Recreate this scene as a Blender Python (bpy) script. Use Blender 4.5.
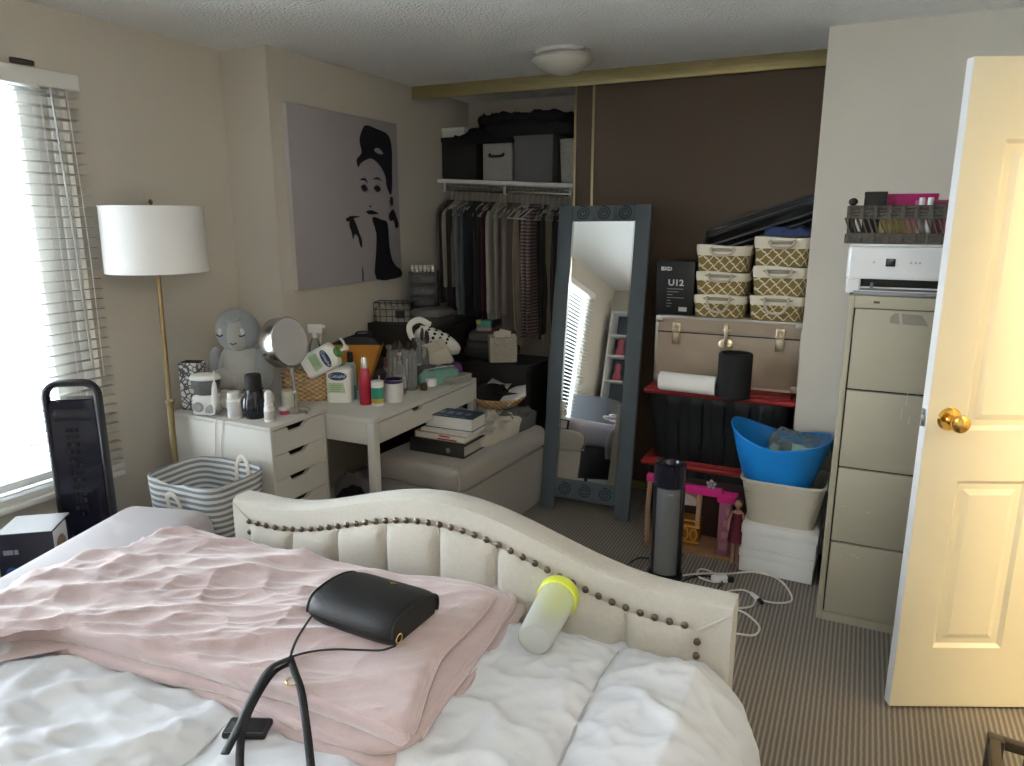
import bpy, bmesh, math, random
import numpy as np
from mathutils import Vector, Matrix, Euler, noise

for o in list(bpy.data.objects):
    bpy.data.objects.remove(o)
SC = bpy.context.scene
COL = SC.collection
PI = math.pi
random.seed(7)

# ------------------------------------------------------------------ camera
YAW, PITCH, CAMZ, FPX = 0.4493, 0.2240, 1.61, 724.0
cam_d = bpy.data.cameras.new('camera')
cam = bpy.data.objects.new('camera', cam_d)
COL.objects.link(cam)
cam_d.sensor_width = 36.0
cam_d.sensor_fit = 'HORIZONTAL'
cam_d.lens = 36.0 * FPX / 1024.0
cam_d.clip_start = 0.02
cam.location = (0, 0, CAMZ)
cam.rotation_euler = (PI / 2 - PITCH, 0, YAW)
SC.camera = cam

# ------------------------------------------------------------------ world and lights
SC.view_settings.view_transform = 'Standard'
SC.view_settings.look = 'None'
SC.view_settings.gamma = 1.0
SC.view_settings.use_curve_mapping = False
SC.view_settings.exposure = 1.34
W = bpy.data.worlds.new('overcast_sky')
SC.world = W
W.use_nodes = True
wn = W.node_tree
wn.nodes.clear()
wo = wn.nodes.new('ShaderNodeOutputWorld')
wb = wn.nodes.new('ShaderNodeBackground')
wt = wn.nodes.new('ShaderNodeTexCoord')
wsx = wn.nodes.new('ShaderNodeSeparateXYZ')
wr = wn.nodes.new('ShaderNodeValToRGB')
wn.links.new(wt.outputs['Generated'], wsx.inputs[0])
wn.links.new(wsx.outputs['Z'], wr.inputs['Fac'])
wr.color_ramp.elements[0].position = 0.0
wr.color_ramp.elements[0].color = (0.93, 0.96, 1.0, 1)
wr.color_ramp.elements[1].position = 0.7
wr.color_ramp.elements[1].color = (0.74, 0.86, 1.0, 1)
wn.links.new(wr.outputs['Color'], wb.inputs['Color'])
wb.inputs['Strength'].default_value = 10.0
wn.links.new(wb.outputs[0], wo.inputs[0])


def lamp(name, kind, loc, power, color, size=0.1, rot=(0, 0, 0), sy=None):
    d = bpy.data.lights.new(name, kind)
    d.energy = power
    d.color = color
    if kind == 'AREA':
        d.shape = 'RECTANGLE'
        d.size = size
        d.size_y = sy or size
    else:
        d.shadow_soft_size = size
    o = bpy.data.objects.new(name, d)
    o.location = loc
    o.rotation_euler = rot
    COL.objects.link(o)
    return o


# the left window lets the sky in: a sampling portal that itself emits nothing
pl = lamp('window_portal', 'AREA', (-3.10, 0.675, 1.35), 1, (1, 1, 1), 1.66, (0, -PI / 2, 0), 2.7)
pl.data.cycles.is_portal = True
hl = lamp('hall_light', 'POINT', (1.62, 1.55, 2.27), 54, (1.0, 0.80, 0.45), 0.09)
ul = lamp('added_fill_light', 'SPOT', (0.45, -0.75, 1.78), 75, (1.0, 0.93, 0.82), 0.08, (PI, 0, 0))  # added fill from behind the camera, not a known lamp of the room
ul.data.spot_size = math.radians(150)
ul.data.spot_blend = 0.6
SC.cycles.use_denoising = True
SC.cycles.max_bounces = 10
SC.cycles.diffuse_bounces = 5
SC.cycles.transparent_max_bounces = 24

# ------------------------------------------------------------------ pixel -> place (camera model, for laying things out in metres)
_cy, _sy, _cp, _sp = math.cos(YAW), math.sin(YAW), math.cos(PITCH), math.sin(PITCH)
FWD = Vector((-_sy * _cp, _cy * _cp, -_sp))
RGT = Vector((_cy, _sy, 0))
DWN = FWD.cross(RGT)
CAM = Vector((0, 0, CAMZ))


def at(px, py, X=None, Y=None, Z=None):
    r = FWD + RGT * ((px - 512) / FPX) + DWN * ((py - 383) / FPX)
    if X is not None:
        k = X / r.x
    elif Y is not None:
        k = Y / r.y
    else:
        k = (Z - CAMZ) / r.z
    return CAM + r * k


def mpp(p):
    return (Vector(p) - CAM).dot(FWD) / FPX


def ztop(p, py):
    q = Vector((p[0], p[1], 0)) - CAM
    a = (py - 383) / FPX
    return (a * q.dot(FWD) - q.dot(DWN)) / (DWN.z - a * FWD.z)


# ------------------------------------------------------------------ materials
MATS = {}


def mat(name, col, rough=0.6, metal=0.0, var=0.06, scale=8.0, bump=0.0, bscale=60.0, trans=0.0, ior=1.45, sheen=0.0, coat=0.0, alpha=1.0, sub=0.0):
    if name in MATS:
        return MATS[name]
    m = bpy.data.materials.new(name)
    m.use_nodes = True
    nt = m.node_tree
    b = nt.nodes['Principled BSDF']
    b.inputs['Roughness'].default_value = rough
    b.inputs['Metallic'].default_value = metal
    b.inputs['Transmission Weight'].default_value = trans
    b.inputs['IOR'].default_value = ior
    b.inputs['Sheen Weight'].default_value = sheen
    b.inputs['Coat Weight'].default_value = coat
    b.inputs['Alpha'].default_value = alpha
    if sub:
        b.inputs['Subsurface Weight'].default_value = sub
        b.inputs['Subsurface Radius'].default_value = (0.02, 0.02, 0.02)
    tc = nt.nodes.new('ShaderNodeTexCoord')
    n = nt.nodes.new('ShaderNodeTexNoise')
    n.inputs['Scale'].default_value = scale
    n.inputs['Detail'].default_value = 4
    nt.links.new(tc.outputs['Object'], n.inputs['Vector'])
    mx = nt.nodes.new('ShaderNodeMix')
    mx.data_type = 'RGBA'
    mx.inputs[6].default_value = (*[max(0, c * (1 - var)) for c in col], 1)
    mx.inputs[7].default_value = (*[min(1, c * (1 + var)) for c in col], 1)
    nt.links.new(n.outputs['Fac'], mx.inputs[0])
    nt.links.new(mx.outputs[2], b.inputs['Base Color'])
    if bump:
        n2 = nt.nodes.new('ShaderNodeTexNoise')
        n2.inputs['Scale'].default_value = bscale
        n2.inputs['Detail'].default_value = 3
        nt.links.new(tc.outputs['Object'], n2.inputs['Vector'])
        bp = nt.nodes.new('ShaderNodeBump')
        bp.inputs['Strength'].default_value = bump
        bp.inputs['Distance'].default_value = 0.01
        nt.links.new(n2.outputs['Fac'], bp.inputs['Height'])
        nt.links.new(bp.outputs[0], b.inputs['Normal'])
    MATS[name] = m
    return m


def nodes_of(m):
    return m.node_tree, m.node_tree.nodes['Principled BSDF']


def math_node(nt, op, a, b=None, c=None):
    n = nt.nodes.new('ShaderNodeMath')
    n.operation = op
    for i, x in enumerate((a, b, c)):
        if x is None:
            continue
        if isinstance(x, (int, float)):
            n.inputs[i].default_value = x
        else:
            nt.links.new(x, n.inputs[i])
    return n.outputs[0]


def mixcol(nt, fac, ca, cb):
    mx = nt.nodes.new('ShaderNodeMix')
    mx.data_type = 'RGBA'
    for i, c in ((6, ca), (7, cb)):
        if isinstance(c, tuple):
            mx.inputs[i].default_value = (*c, 1)
        else:
            nt.links.new(c, mx.inputs[i])
    nt.links.new(fac, mx.inputs[0])
    return mx.outputs[2]


def sepxyz(nt, kind='Object'):
    tc = nt.nodes.new('ShaderNodeTexCoord')
    s = nt.nodes.new('ShaderNodeSeparateXYZ')
    nt.links.new(tc.outputs[kind], s.inputs[0])
    return tc, s


def stripes(nt, coord, period, duty):
    """1 inside a stripe of the given duty, else 0 (soft edge)"""
    f = math_node(nt, 'FRACT', math_node(nt, 'DIVIDE', coord, period))
    return math_node(nt, 'LESS_THAN', f, duty)


def glass_mat(name, tint=(1, 1, 1), rough=0.02, op=0.12):
    """thin clear sheet: see-through with a Fresnel gloss"""
    if name in MATS:
        return MATS[name]
    m = bpy.data.materials.new(name)
    m.use_nodes = True
    nt = m.node_tree
    nt.nodes.clear()
    out = nt.nodes.new('ShaderNodeOutputMaterial')
    tr = nt.nodes.new('ShaderNodeBsdfTransparent')
    tr.inputs[0].default_value = (*tint, 1)
    gl = nt.nodes.new('ShaderNodeBsdfGlossy')
    gl.inputs['Roughness'].default_value = rough
    df = nt.nodes.new('ShaderNodeBsdfDiffuse')
    df.inputs[0].default_value = (*[c * .8 for c in tint], 1)
    lw = nt.nodes.new('ShaderNodeLayerWeight')
    lw.inputs['Blend'].default_value = 0.25
    m1 = nt.nodes.new('ShaderNodeMixShader')
    m2 = nt.nodes.new('ShaderNodeMixShader')
    m2.inputs[0].default_value = op
    nt.links.new(lw.outputs['Fresnel'], m1.inputs[0])
    nt.links.new(tr.outputs[0], m1.inputs[1])
    nt.links.new(gl.outputs[0], m1.inputs[2])
    nt.links.new(m1.outputs[0], m2.inputs[1])
    nt.links.new(df.outputs[0], m2.inputs[2])
    nt.links.new(m2.outputs[0], out.inputs[0])
    MATS[name] = m
    return m


# ------------------------------------------------------------------ geometry
def Tr(x=0, y=0, z=0, rx=0, ry=0, rz=0):
    return Matrix.Translation((x, y, z)) @ Euler((rx, ry, rz)).to_matrix().to_4x4()


def spline(pts, n=8, closed=False):
    P = [Vector(p) for p in pts]
    out = []
    N = len(P)
    segs = N if closed else N - 1
    for i in range(segs):
        if closed:
            a, b, c, d = P[(i - 1) % N], P[i], P[(i + 1) % N], P[(i + 2) % N]
        else:
            b, c = P[i], P[i + 1]
            a = P[i - 1] if i > 0 else b * 2 - c
            d = P[i + 2] if i + 2 < N else c * 2 - b
        for k in range(n):
            t = k / n
            out.append(0.5 * ((2 * b) + (c - a) * t + (2 * a - 5 * b + 4 * c - d) * t * t + (3 * b - a - 3 * c + d) * t ** 3))
    if not closed:
        out.append(P[-1])
    return out


class G:
    def __init__(s):
        s.v, s.f, s.mi, s.m = [], [], [], 0

    def add(s, vs, fs, M=None):
        b = len(s.v)
        for p in vs:
            p = Vector(p)
            s.v.append(M @ p if M is not None else p)
        for f in fs:
            s.f.append([b + i for i in f])
            s.mi.append(s.m)
        return s

    def mat(s, i):
        s.m = i
        return s

    def box(s, c, d, M=None, bev=0.0, seg=2):
        if bev <= 0:
            x, y, z = d[0] / 2, d[1] / 2, d[2] / 2
            vs = [(c[0] + i * x, c[1] + j * y, c[2] + k * z) for i in (-1, 1) for j in (-1, 1) for k in (-1, 1)]
            fs = [(0, 1, 3, 2), (4, 6, 7, 5), (0, 4, 5, 1), (2, 3, 7, 6), (0, 2, 6, 4), (1, 5, 7, 3)]
            return s.add(vs, fs, M)
        bm = bmesh.new()
        bmesh.ops.create_cube(bm, size=1)
        for v in bm.verts:
            v.co = Vector((c[0] + v.co.x * d[0], c[1] + v.co.y * d[1], c[2] + v.co.z * d[2]))
        bmesh.ops.bevel(bm, geom=bm.edges[:], offset=min(bev, min(d) * .49), segments=seg, affect='EDGES', profile=0.5)
        bm.verts.index_update()
        vs = [v.co.copy() for v in bm.verts]
        fs = [[v.index for v in f.verts] for f in bm.faces]
        bm.free()
        return s.add(vs, fs, M)

    def b2(s, lo, hi, M=None, bev=0.0, seg=2):
        return s.box([(a + b) / 2 for a, b in zip(lo, hi)], [abs(b - a) for a, b in zip(lo, hi)], M, bev, seg)

    def tube(s, pts, r=0.01, n=8, closed=False, M=None, flat=1.0, up=None, caps=True):
        P = [Vector(p) for p in pts]
        N = len(P)
        rs = r if isinstance(r, (list, tuple)) else [r] * N
        T = []
        for i in range(N):
            if closed:
                t = P[(i + 1) % N] - P[(i - 1) % N]
            else:
                t = P[min(i + 1, N - 1)] - P[max(i - 1, 0)]
            T.append(t.normalized() if t.length > 1e-9 else Vector((0, 0, 1)))
        u = Vector(up) if up is not None else (Vector((0, 0, 1)) if abs(T[0].z) < 0.9 else Vector((1, 0, 0)))
        a = (u - T[0] * u.dot(T[0])).normalized()
        vs = []
        for i in range(N):
            if up is not None:
                a2 = Vector(up) - T[i] * Vector(up).dot(T[i])
                if a2.length > 0.05:
                    a = a2
            else:
                a = a - T[i] * a.dot(T[i])
            a = a.normalized()
            b = T[i].cross(a)
            for k in range(n):
                th = 2 * PI * k / n
                vs.append(P[i] + a * (math.cos(th) * rs[i] * flat) + b * (math.sin(th) * rs[i]))
        fs = []
        for i in range(N if closed else N - 1):
            for k in range(n):
                fs.append((i * n + k, i * n + (k + 1) % n, ((i + 1) % N) * n + (k + 1) % n, ((i + 1) % N) * n + k))
        if caps and not closed:
            fs.append(tuple(range(n))[::-1])
            fs.append(tuple((N - 1) * n + k for k in range(n)))
        return s.add(vs, fs, M)

    def lathe(s, prof, n=24, M=None, sx=1.0, sy=1.0):
        vs, fs = [], []
        for r, z in prof:
            for k in range(n):
                th = 2 * PI * k / n
                vs.append((r * math.cos(th) * sx, r * math.sin(th) * sy, z))
        for i in range(len(prof) - 1):
            for k in range(n):
                fs.append((i * n + k, i * n + (k + 1) % n, (i + 1) * n + (k + 1) % n, (i + 1) * n + k))
        if prof[0][0] > 1e-6:
            fs.append(tuple(range(n))[::-1])
        if prof[-1][0] > 1e-6:
            L = len(prof) - 1
            fs.append(tuple(L * n + k for k in range(n)))
        return s.add(vs, fs, M)

    def cyl(s, p0, p1, r, n=16, r1=None, M=None):
        return s.tube([p0, p1], [r, r if r1 is None else r1], n, M=M)

    def prism(s, poly, z0, z1, M=None, ins=0.0):
        """poly in local xy, extruded z0..z1; ins = chamfer of the top rim"""
        n = len(poly)
        c = Vector((sum(p[0] for p in poly) / n, sum(p[1] for p in poly) / n))
        rings = [(0, z0), (0, z1 - ins), (ins, z1)] if ins else [(0, z0), (0, z1)]
        vs, fs = [], []
        for d, z in rings:
            for p in poly:
                q = Vector((p[0], p[1]))
                if d:
                    w = c - q
                    q = q + w.normalized() * d
                vs.append((q.x, q.y, z))
        for i in range(len(rings) - 1):
            for k in range(n):
                fs.append((i * n + k, i * n + (k + 1) % n, (i + 1) * n + (k + 1) % n, (i + 1) * n + k))
        fs.append(tuple(range(n))[::-1])
        fs.append(tuple((len(rings) - 1) * n + k for k in range(n)))
        return s.add(vs, fs, M)

    def grid(s, fn, nu, nv, cu=False, cv=False, M=None):
        vs = []
        for j in range(nv if cv else nv + 1):
            for i in range(nu if cu else nu + 1):
                vs.append(fn(i / nu, j / nv))
        w = nu if cu else nu + 1
        h = nv if cv else nv + 1
        fs = []
        for j in range(nv):
            for i in range(nu):
                i2 = (i + 1) % w
                j2 = (j + 1) % h
                fs.append((j * w + i, j * w + i2, j2 * w + i2, j2 * w + i))
        return s.add(vs, fs, M)

    def ball(s, c, r, n=16, M=None, fn=None):
        r = (r, r, r) if isinstance(r, (int, float)) else r
        m = n // 2 + 2
        vs, fs = [], []
        for j in range(1, m):
            ph = PI * j / m
            for k in range(n):
                th = 2 * PI * k / n
                d = Vector((math.sin(ph) * math.cos(th), math.sin(ph) * math.sin(th), math.cos(ph)))
                q = 1.0 if fn is None else fn(d)
                vs.append((c[0] + d.x * r[0] * q, c[1] + d.y * r[1] * q, c[2] + d.z * r[2] * q))
        for j in range(m - 2):
            for k in range(n):
                fs.append((j * n + k, (j + 1) * n + k, (j + 1) * n + (k + 1) % n, j * n + (k + 1) % n))
        t = len(vs)
        q1 = 1.0 if fn is None else fn(Vector((0, 0, 1)))
        q2 = 1.0 if fn is None else fn(Vector((0, 0, -1)))
        vs += [(c[0], c[1], c[2] + r[2] * q1), (c[0], c[1], c[2] - r[2] * q2)]
        for k in range(n):
            fs.append((t, k, (k + 1) % n))
            fs.append((t + 1, (m - 2) * n + (k + 1) % n, (m - 2) * n + k))
        return s.add(vs, fs, M)

    def cushion(s, out, z0, h, edge=0.03, nr=14, fn=None, sub=6, M=None, smooth=True):
        """closed soft slab over an outline (list of xy): rounded rim, optional height fn(x, y)"""
        O = spline([(p[0], p[1], 0) for p in out], sub, True) if smooth else [Vector((p[0], p[1], 0)) for p in out]
        n = len(O)
        c = sum(O, Vector()) / n
        size = sum((o - c).length for o in O) / n
        vs, fs = [], []
        R = [0.0] + [i / nr for i in range(1, nr + 1)]
        k0 = max(0.2, 1 - edge / size)
        rad = [k0 * i / nr for i in range(1, nr + 1)] + [k0 + (1 - k0) * math.sin(a * PI / 8) for a in (1, 2, 3, 4)]
        hs = [1.0] * nr + [0.5 + 0.5 * math.cos(a * PI / 8) for a in (1, 2, 3, 4)]
        for r, hh in zip(rad, hs):
            for o in O:
                p = c + (o - c) * r
                dz = fn(p.x, p.y) * min(1, 2 * hh) if fn else 0
                vs.append((p.x, p.y, z0 + h * hh + dz))
        L = len(rad)
        for o in O:
            p = c + (o - c) * 0.97
            vs.append((p.x, p.y, z0))
        for i in range(L):
            for k in range(n):
                fs.append((i * n + k, (i + 1) * n + k, (i + 1) * n + (k + 1) % n, i * n + (k + 1) % n))
        t = len(vs)
        vs += [(c.x, c.y, z0 + h + (fn(c.x, c.y) if fn else 0)), (c.x, c.y, z0)]
        for k in range(n):
            fs.append((t, k, (k + 1) % n))
            fs.append((t + 1, L * n + (k + 1) % n, L * n + k))
        return s.add(vs, fs, M)


def link(o, parent=None):
    COL.objects.link(o)
    if parent is not None:
        o.parent = parent
    return o


def mesh_of(name, g, mats, ang=35):
    me = bpy.data.meshes.new(name)
    me.from_pydata([tuple(v) for v in g.v], [], g.f)
    mats = mats if isinstance(mats, (list, tuple)) else [mats]
    for m in mats:
        me.materials.append(m)
    if len(mats) > 1:
        me.polygons.foreach_set('material_index', [min(i, len(mats) - 1) for i in g.mi])
    bm = bmesh.new()
    bm.from_mesh(me)
    bmesh.ops.recalc_face_normals(bm, faces=bm.faces)
    bm.to_mesh(me)
    bm.free()
    me.polygons.foreach_set('use_smooth', [True] * len(me.polygons))
    me.set_sharp_from_angle(angle=math.radians(ang))
    me.update()
    return me


def part(name, g, mats, parent, label=None, ang=35, M=None):
    o = bpy.data.objects.new(name, mesh_of(name, g, mats, ang))
    if M is not None:
        o.matrix_local = M
    if label:
        o['label'] = label
    return link(o, parent)


def tag(o, label, cat, group=None, kind=None):
    o['label'] = label
    o['category'] = cat
    if group:
        o['group'] = group
    if kind:
        o['kind'] = kind
    return o


def thing(name, label, cat, loc=(0, 0, 0), rz=0.0, group=None, rot=None):
    o = bpy.data.objects.new(name, None)
    o.empty_display_size = 0.05
    o.location = loc
    o.rotation_euler = rot if rot is not None else (0, 0, rz)
    link(o)
    return tag(o, label, cat, group)


def solo(name, g, mats, label, cat, loc=(0, 0, 0), rz=0.0, group=None, rot=None, ang=35):
    o = bpy.data.objects.new(name, mesh_of(name, g, mats, ang))
    o.location = loc
    o.rotation_euler = rot if rot is not None else (0, 0, rz)
    link(o)
    return tag(o, label, cat, group)


def struct(name, g, mats, label, cat, ang=35):
    o = bpy.data.objects.new(name, mesh_of(name, g, mats, ang))
    link(o)
    return tag(o, label, cat, None, 'structure')


def clone(o, parent=None, loc=None, rz=None, label=None):
    """a copy of a thing with copies of its parts and sub-parts"""
    c = o.copy()
    COL.objects.link(c)
    if parent is not None:
        c.parent = parent
    if loc is not None:
        c.location = loc
    if rz is not None:
        c.rotation_euler = (0, 0, rz)
    if label:
        c['label'] = label
    for ch in [x for x in bpy.data.objects if x.parent == o]:
        clone(ch, c)
    return c


def text(name, s, size, mat_, parent, M, ext=0.0006, bold=0.0, label=None, sx=1.0):
    cu = bpy.data.curves.new(name, 'FONT')
    cu.body = s
    cu.size = size
    cu.extrude = ext
    cu.offset = bold
    cu.align_x = 'CENTER'
    cu.align_y = 'CENTER'
    cu.resolution_u = 3
    tmp = bpy.data.objects.new(name, cu)
    COL.objects.link(tmp)
    dg = bpy.context.evaluated_depsgraph_get()
    me = bpy.data.meshes.new_from_object(tmp.evaluated_get(dg))
    bpy.data.objects.remove(tmp)
    me.materials.clear()
    me.materials.append(mat_)
    for v in me.vertices:
        v.co.x *= sx
    o = bpy.data.objects.new(name, me)
    o.matrix_local = M
    return link(o, parent)


def nz(x, y, s=1.0, seed=0.0):
    return noise.noise(Vector((x * s + seed * 7.3, y * s - seed * 3.1, seed * 1.7)))


def ridge(x, y, s=1.0, seed=0.0):
    """soft creased folds"""
    n = noise.noise(Vector((x * s + seed * 5.1, y * s + seed * 2.7, seed)))
    return 1 - min(1, abs(n) * 2.2)


F0 = Matrix.Rotation(PI / 2, 4, 'X')       # text lying in xy -> standing, facing -y
# ------------------------------------------------------------------ the setting
XL, XP, YJ, YT, YB, YR, XR, YF, HC = -2.956, -2.66, 2.82, 4.10, 4.80, 3.62, 0.95, -1.55, 2.41
XC = -0.235                                   # closet's right return wall


def wall_mat():
    return mat('beige_wall_paint', (0.61, 0.57, 0.502), 0.75, var=0.03, scale=1.5, bump=0.08, bscale=220)


WALL = wall_mat()
WHITE = mat('white_paint', (0.72, 0.72, 0.70), 0.45, var=0.03)

# carpet: narrow light ribs on taupe, running away from the doorway wall
CARPET = mat('ribbed_taupe_carpet', (0.2, 0.17, 0.14), 0.95, sheen=0.2)
nt, b = nodes_of(CARPET)
tc, sx = sepxyz(nt)
wob = nt.nodes.new('ShaderNodeTexNoise')
wob.inputs['Scale'].default_value = 40
nt.links.new(tc.outputs['Object'], wob.inputs['Vector'])
xx = math_node(nt, 'ADD', sx.outputs['X'], math_node(nt, 'MULTIPLY', wob.outputs['Fac'], 0.004))
ph = math_node(nt, 'MULTIPLY', xx, 2 * PI / 0.0165)
rib = math_node(nt, 'MULTIPLY_ADD', math_node(nt, 'SINE', ph), 0.5, 0.5)
ribp = math_node(nt, 'POWER', rib, 1.8)
loop = math_node(nt, 'MULTIPLY_ADD', math_node(nt, 'SINE', math_node(nt, 'MULTIPLY', sx.outputs['Y'], 2 * PI / 0.011)), 0.12, 0.88)
c1 = mixcol(nt, math_node(nt, 'MULTIPLY', ribp, loop), (0.115, 0.097, 0.08), (0.30, 0.262, 0.215))
nt.links.new(c1, b.inputs['Base Color'])
bp = nt.nodes.new('ShaderNodeBump')
bp.inputs['Strength'].default_value = 0.35
bp.inputs['Distance'].default_value = 0.004
nt.links.new(math_node(nt, 'MULTIPLY', rib, loop), bp.inputs['Height'])
nt.links.new(bp.outputs[0], b.inputs['Normal'])

# popcorn ceiling
POP = mat('popcorn_ceiling', (0.93, 0.93, 0.92), 0.9, var=0.0)
nt, b = nodes_of(POP)
tc = nt.nodes.new('ShaderNodeTexCoord')
v1 = nt.nodes.new('ShaderNodeTexVoronoi')
v1.inputs['Scale'].default_value = 75
n1 = nt.nodes.new('ShaderNodeTexNoise')
n1.inputs['Scale'].default_value = 95
n1.inputs['Detail'].default_value = 5
nt.links.new(tc.outputs['Object'], v1.inputs['Vector'])
nt.links.new(tc.outputs['Object'], n1.inputs['Vector'])
hh = math_node(nt, 'ADD', math_node(nt, 'MULTIPLY', v1.outputs['Distance'], -0.8), n1.outputs['Fac'])
bp = nt.nodes.new('ShaderNodeBump')
bp.inputs['Strength'].default_value = 0.8
bp.inputs['Distance'].default_value = 0.009
nt.links.new(hh, bp.inputs['Height'])
nt.links.new(bp.outputs[0], b.inputs['Normal'])

HALLX = 2.25
HALL_Y0, HALL_Y1 = 0.6, 3.62
DY0, DY1, DH = 1.99, 2.83, 2.05                # doorway in the right wall

struct('floor', G().b2((XL - 0.12, YF - 0.12, -0.1), (HALLX + 0.1, YB + 0.1, 0)), CARPET, 'ribbed taupe carpet over the whole bedroom floor', 'floor')
struct('ceiling', G().b2((XL - 0.12, YF - 0.12, HC), (HALLX + 0.1, YB + 0.1, HC + 0.1)), POP, 'textured white popcorn ceiling', 'ceiling')

WY0, WY1, WZ0, WZ1 = -0.65, 2.0, 0.54, 2.15    # window opening in the left wall
g = G()
g.b2((XL - 0.12, YF - 0.12, 0), (XL, WY0, HC))
g.b2((XL - 0.12, WY1, 0), (XL, YJ, HC))
g.b2((XL - 0.12, WY0, 0), (XL, WY1, WZ0))
g.b2((XL - 0.12, WY0, WZ1), (XL, WY1, HC))
struct('wall_left', g, WALL, 'beige wall with the wide window and blind', 'wall')
struct('wall_jog', G().b2((XL - 0.12, YJ, 0), (XP, YJ + 0.12, HC)), WALL, 'short beige wall return left of the canvas picture', 'wall')
struct('wall_picture', G().b2((XP - 0.12, YJ + 0.12, 0), (XP, YB + 0.12, HC)), WALL, 'beige wall that carries the canvas picture and runs into the closet', 'wall')
struct('wall_back', G().b2((XP, YB, 0), (XC + 0.12, YB + 0.12, HC)), WALL, 'dim beige back wall inside the closet', 'wall')
struct('wall_closet_side', G().b2((XC, YR + 0.001, 0), (XC + 0.12, YB, HC)), WALL, 'beige wall return at the right end of the closet doors', 'wall')
struct('wall_right', G().b2((XC, YR, 0), (HALLX, YR + 0.12, HC)).b2((XC, YR - 0.0005, 0), (XC + .02, YR + .05, HC)), WALL, 'beige wall behind the filing cabinet and printer', 'wall')
g = G()
g.b2((XR, YF, 0), (XR + 0.11, DY0, HC))
g.b2((XR, DY1, 0), (XR + 0.11, YR, HC))
g.b2((XR, DY0, DH), (XR + 0.11, DY1, HC))
struct('wall_doorway', g, WALL, 'beige wall with the doorway to the hall', 'wall')
g = G()
g.b2((XL - 0.12, YF - 0.12, 0), (HALLX, YF, HC))
struct('wall_front', g, WALL, 'beige wall behind the camera with the bookshelf against it', 'wall')
struct('wall_hall', G().b2((HALLX, YF - .12, 0), (HALLX + 0.1, YR + .12, HC)), WALL, 'beige far wall of the hall beyond the doorway', 'wall')
# skirting
g = G()
for lo, hi in (((XL, WY0 - .9, 0), (XL + .012, YJ, .085)), ((XL, YJ - .012, 0), (XP, YJ, .085)), ((XP, YJ, 0), (XP + .012, YT, .085))):
    g.b2(lo, hi, bev=.003)
struct('baseboard_left', g, WHITE, 'low white skirting along the left walls', 'baseboard')
struct('baseboard_right', G().b2((XC + .0, YR - .012, 0), (XR, YR, .085), bev=.003), WHITE, 'low white skirting behind the filing cabinet', 'baseboard')


# door casing round the doorway
g = G()
for x in (XR - .012, XR + .11):
    g.b2((x, DY0 - .06, 0), (x + .012, DY0, DH + .06), bev=.003).b2((x, DY1, 0), (x + .012, DY1 + .06, DH + .06), bev=.003).b2((x, DY0, DH), (x + .012, DY1, DH + .06), bev=.003)
struct('trim_1', g, WHITE, 'white casing around the doorway', 'door casing')

# windows
VINYL = mat('white_vinyl', (0.78, 0.78, 0.76), 0.35, var=0.02)
GLASS = glass_mat('window_glass', (0.97, 0.985, 0.98), 0.01, 0.0)
def window(name, M, w, h, mull, label):
    """frame in local xz (x along the wall), y = depth outwards"""
    e = bpy.data.objects.new(name, None)
    e.matrix_local = M
    link(e)
    tag(e, label, 'window', None, 'structure')
    g = G()
    t = .05
    g.b2((0, .03, 0), (t, .10, h), bev=.006).b2((w - t, .03, 0), (w, .10, h), bev=.006)
    g.b2((t, .03, 0), (w - t, .10, t), bev=.006).b2((t, .03, h - t), (w - t, .10, h), bev=.006)
    for m in mull:
        g.b2((m - .028, .035, t), (m + .028, .095, h - t), bev=.006)
    g.b2((w - .17, .035, t), (w - t, .085, h - t), bev=.006)
    part('window_frame', g, VINYL, e)
    part('window_sill', G().b2((-.04, -.035, -.03), (w + .04, .03, 0), bev=.006), WHITE, e)
    xs = [t] + list(mull) + [w - t]
    for a, b_ in zip(xs[:-1], xs[1:]):
        part('pane', G().b2((a, .062, t), (b_, .066, h - t)), GLASS, e)
    return e
# left wall: local x -> world +y, local y -> world -x
ML = Matrix(((0, -1, 0, XL), (1, 0, 0, WY0), (0, 0, 1, WZ0), (0, 0, 0, 1)))
window('window_1', ML, WY1 - WY0, WZ1 - WZ0, [0.9, 1.78], 'wide left window behind white venetian blinds')

# closet header track and sliding doors
BRASS = mat('pale_brass', (0.62, 0.53, 0.30), 0.32, 0.85, var=0.05)
GOLD = mat('gold_track', (0.40, 0.345, 0.17), 0.42, 0.6, var=0.05)
g = G()
g.b2((XP, YT - .03, HC - .075), (XC, YT - .012, HC), bev=.002)
g.b2((XP, YT - .012, HC - .012), (XC, YT + .085, HC))
for z in (.02, .036, .052):
    g.b2((XP, YT - .034, HC - z - .004), (XC, YT - .029, HC - z), bev=.001)
g.b2((XP, YT + .03, HC - .06), (XC, YT + .036, HC)).b2((XP, YT + .08, HC - .06), (XC, YT + .085, HC))
struct('trim_2', g, GOLD, 'ribbed gold header track above the closet doors', 'closet track')
struct('trim_3', G().b2((XP, YT - .01, 0), (XC, YT + .08, .012), bev=.003), GOLD, 'gold floor track below the closet doors', 'closet track')
BROWN = mat('brown_door_panel', (0.088, 0.058, 0.036), 0.5, var=0.05, scale=2)


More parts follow.
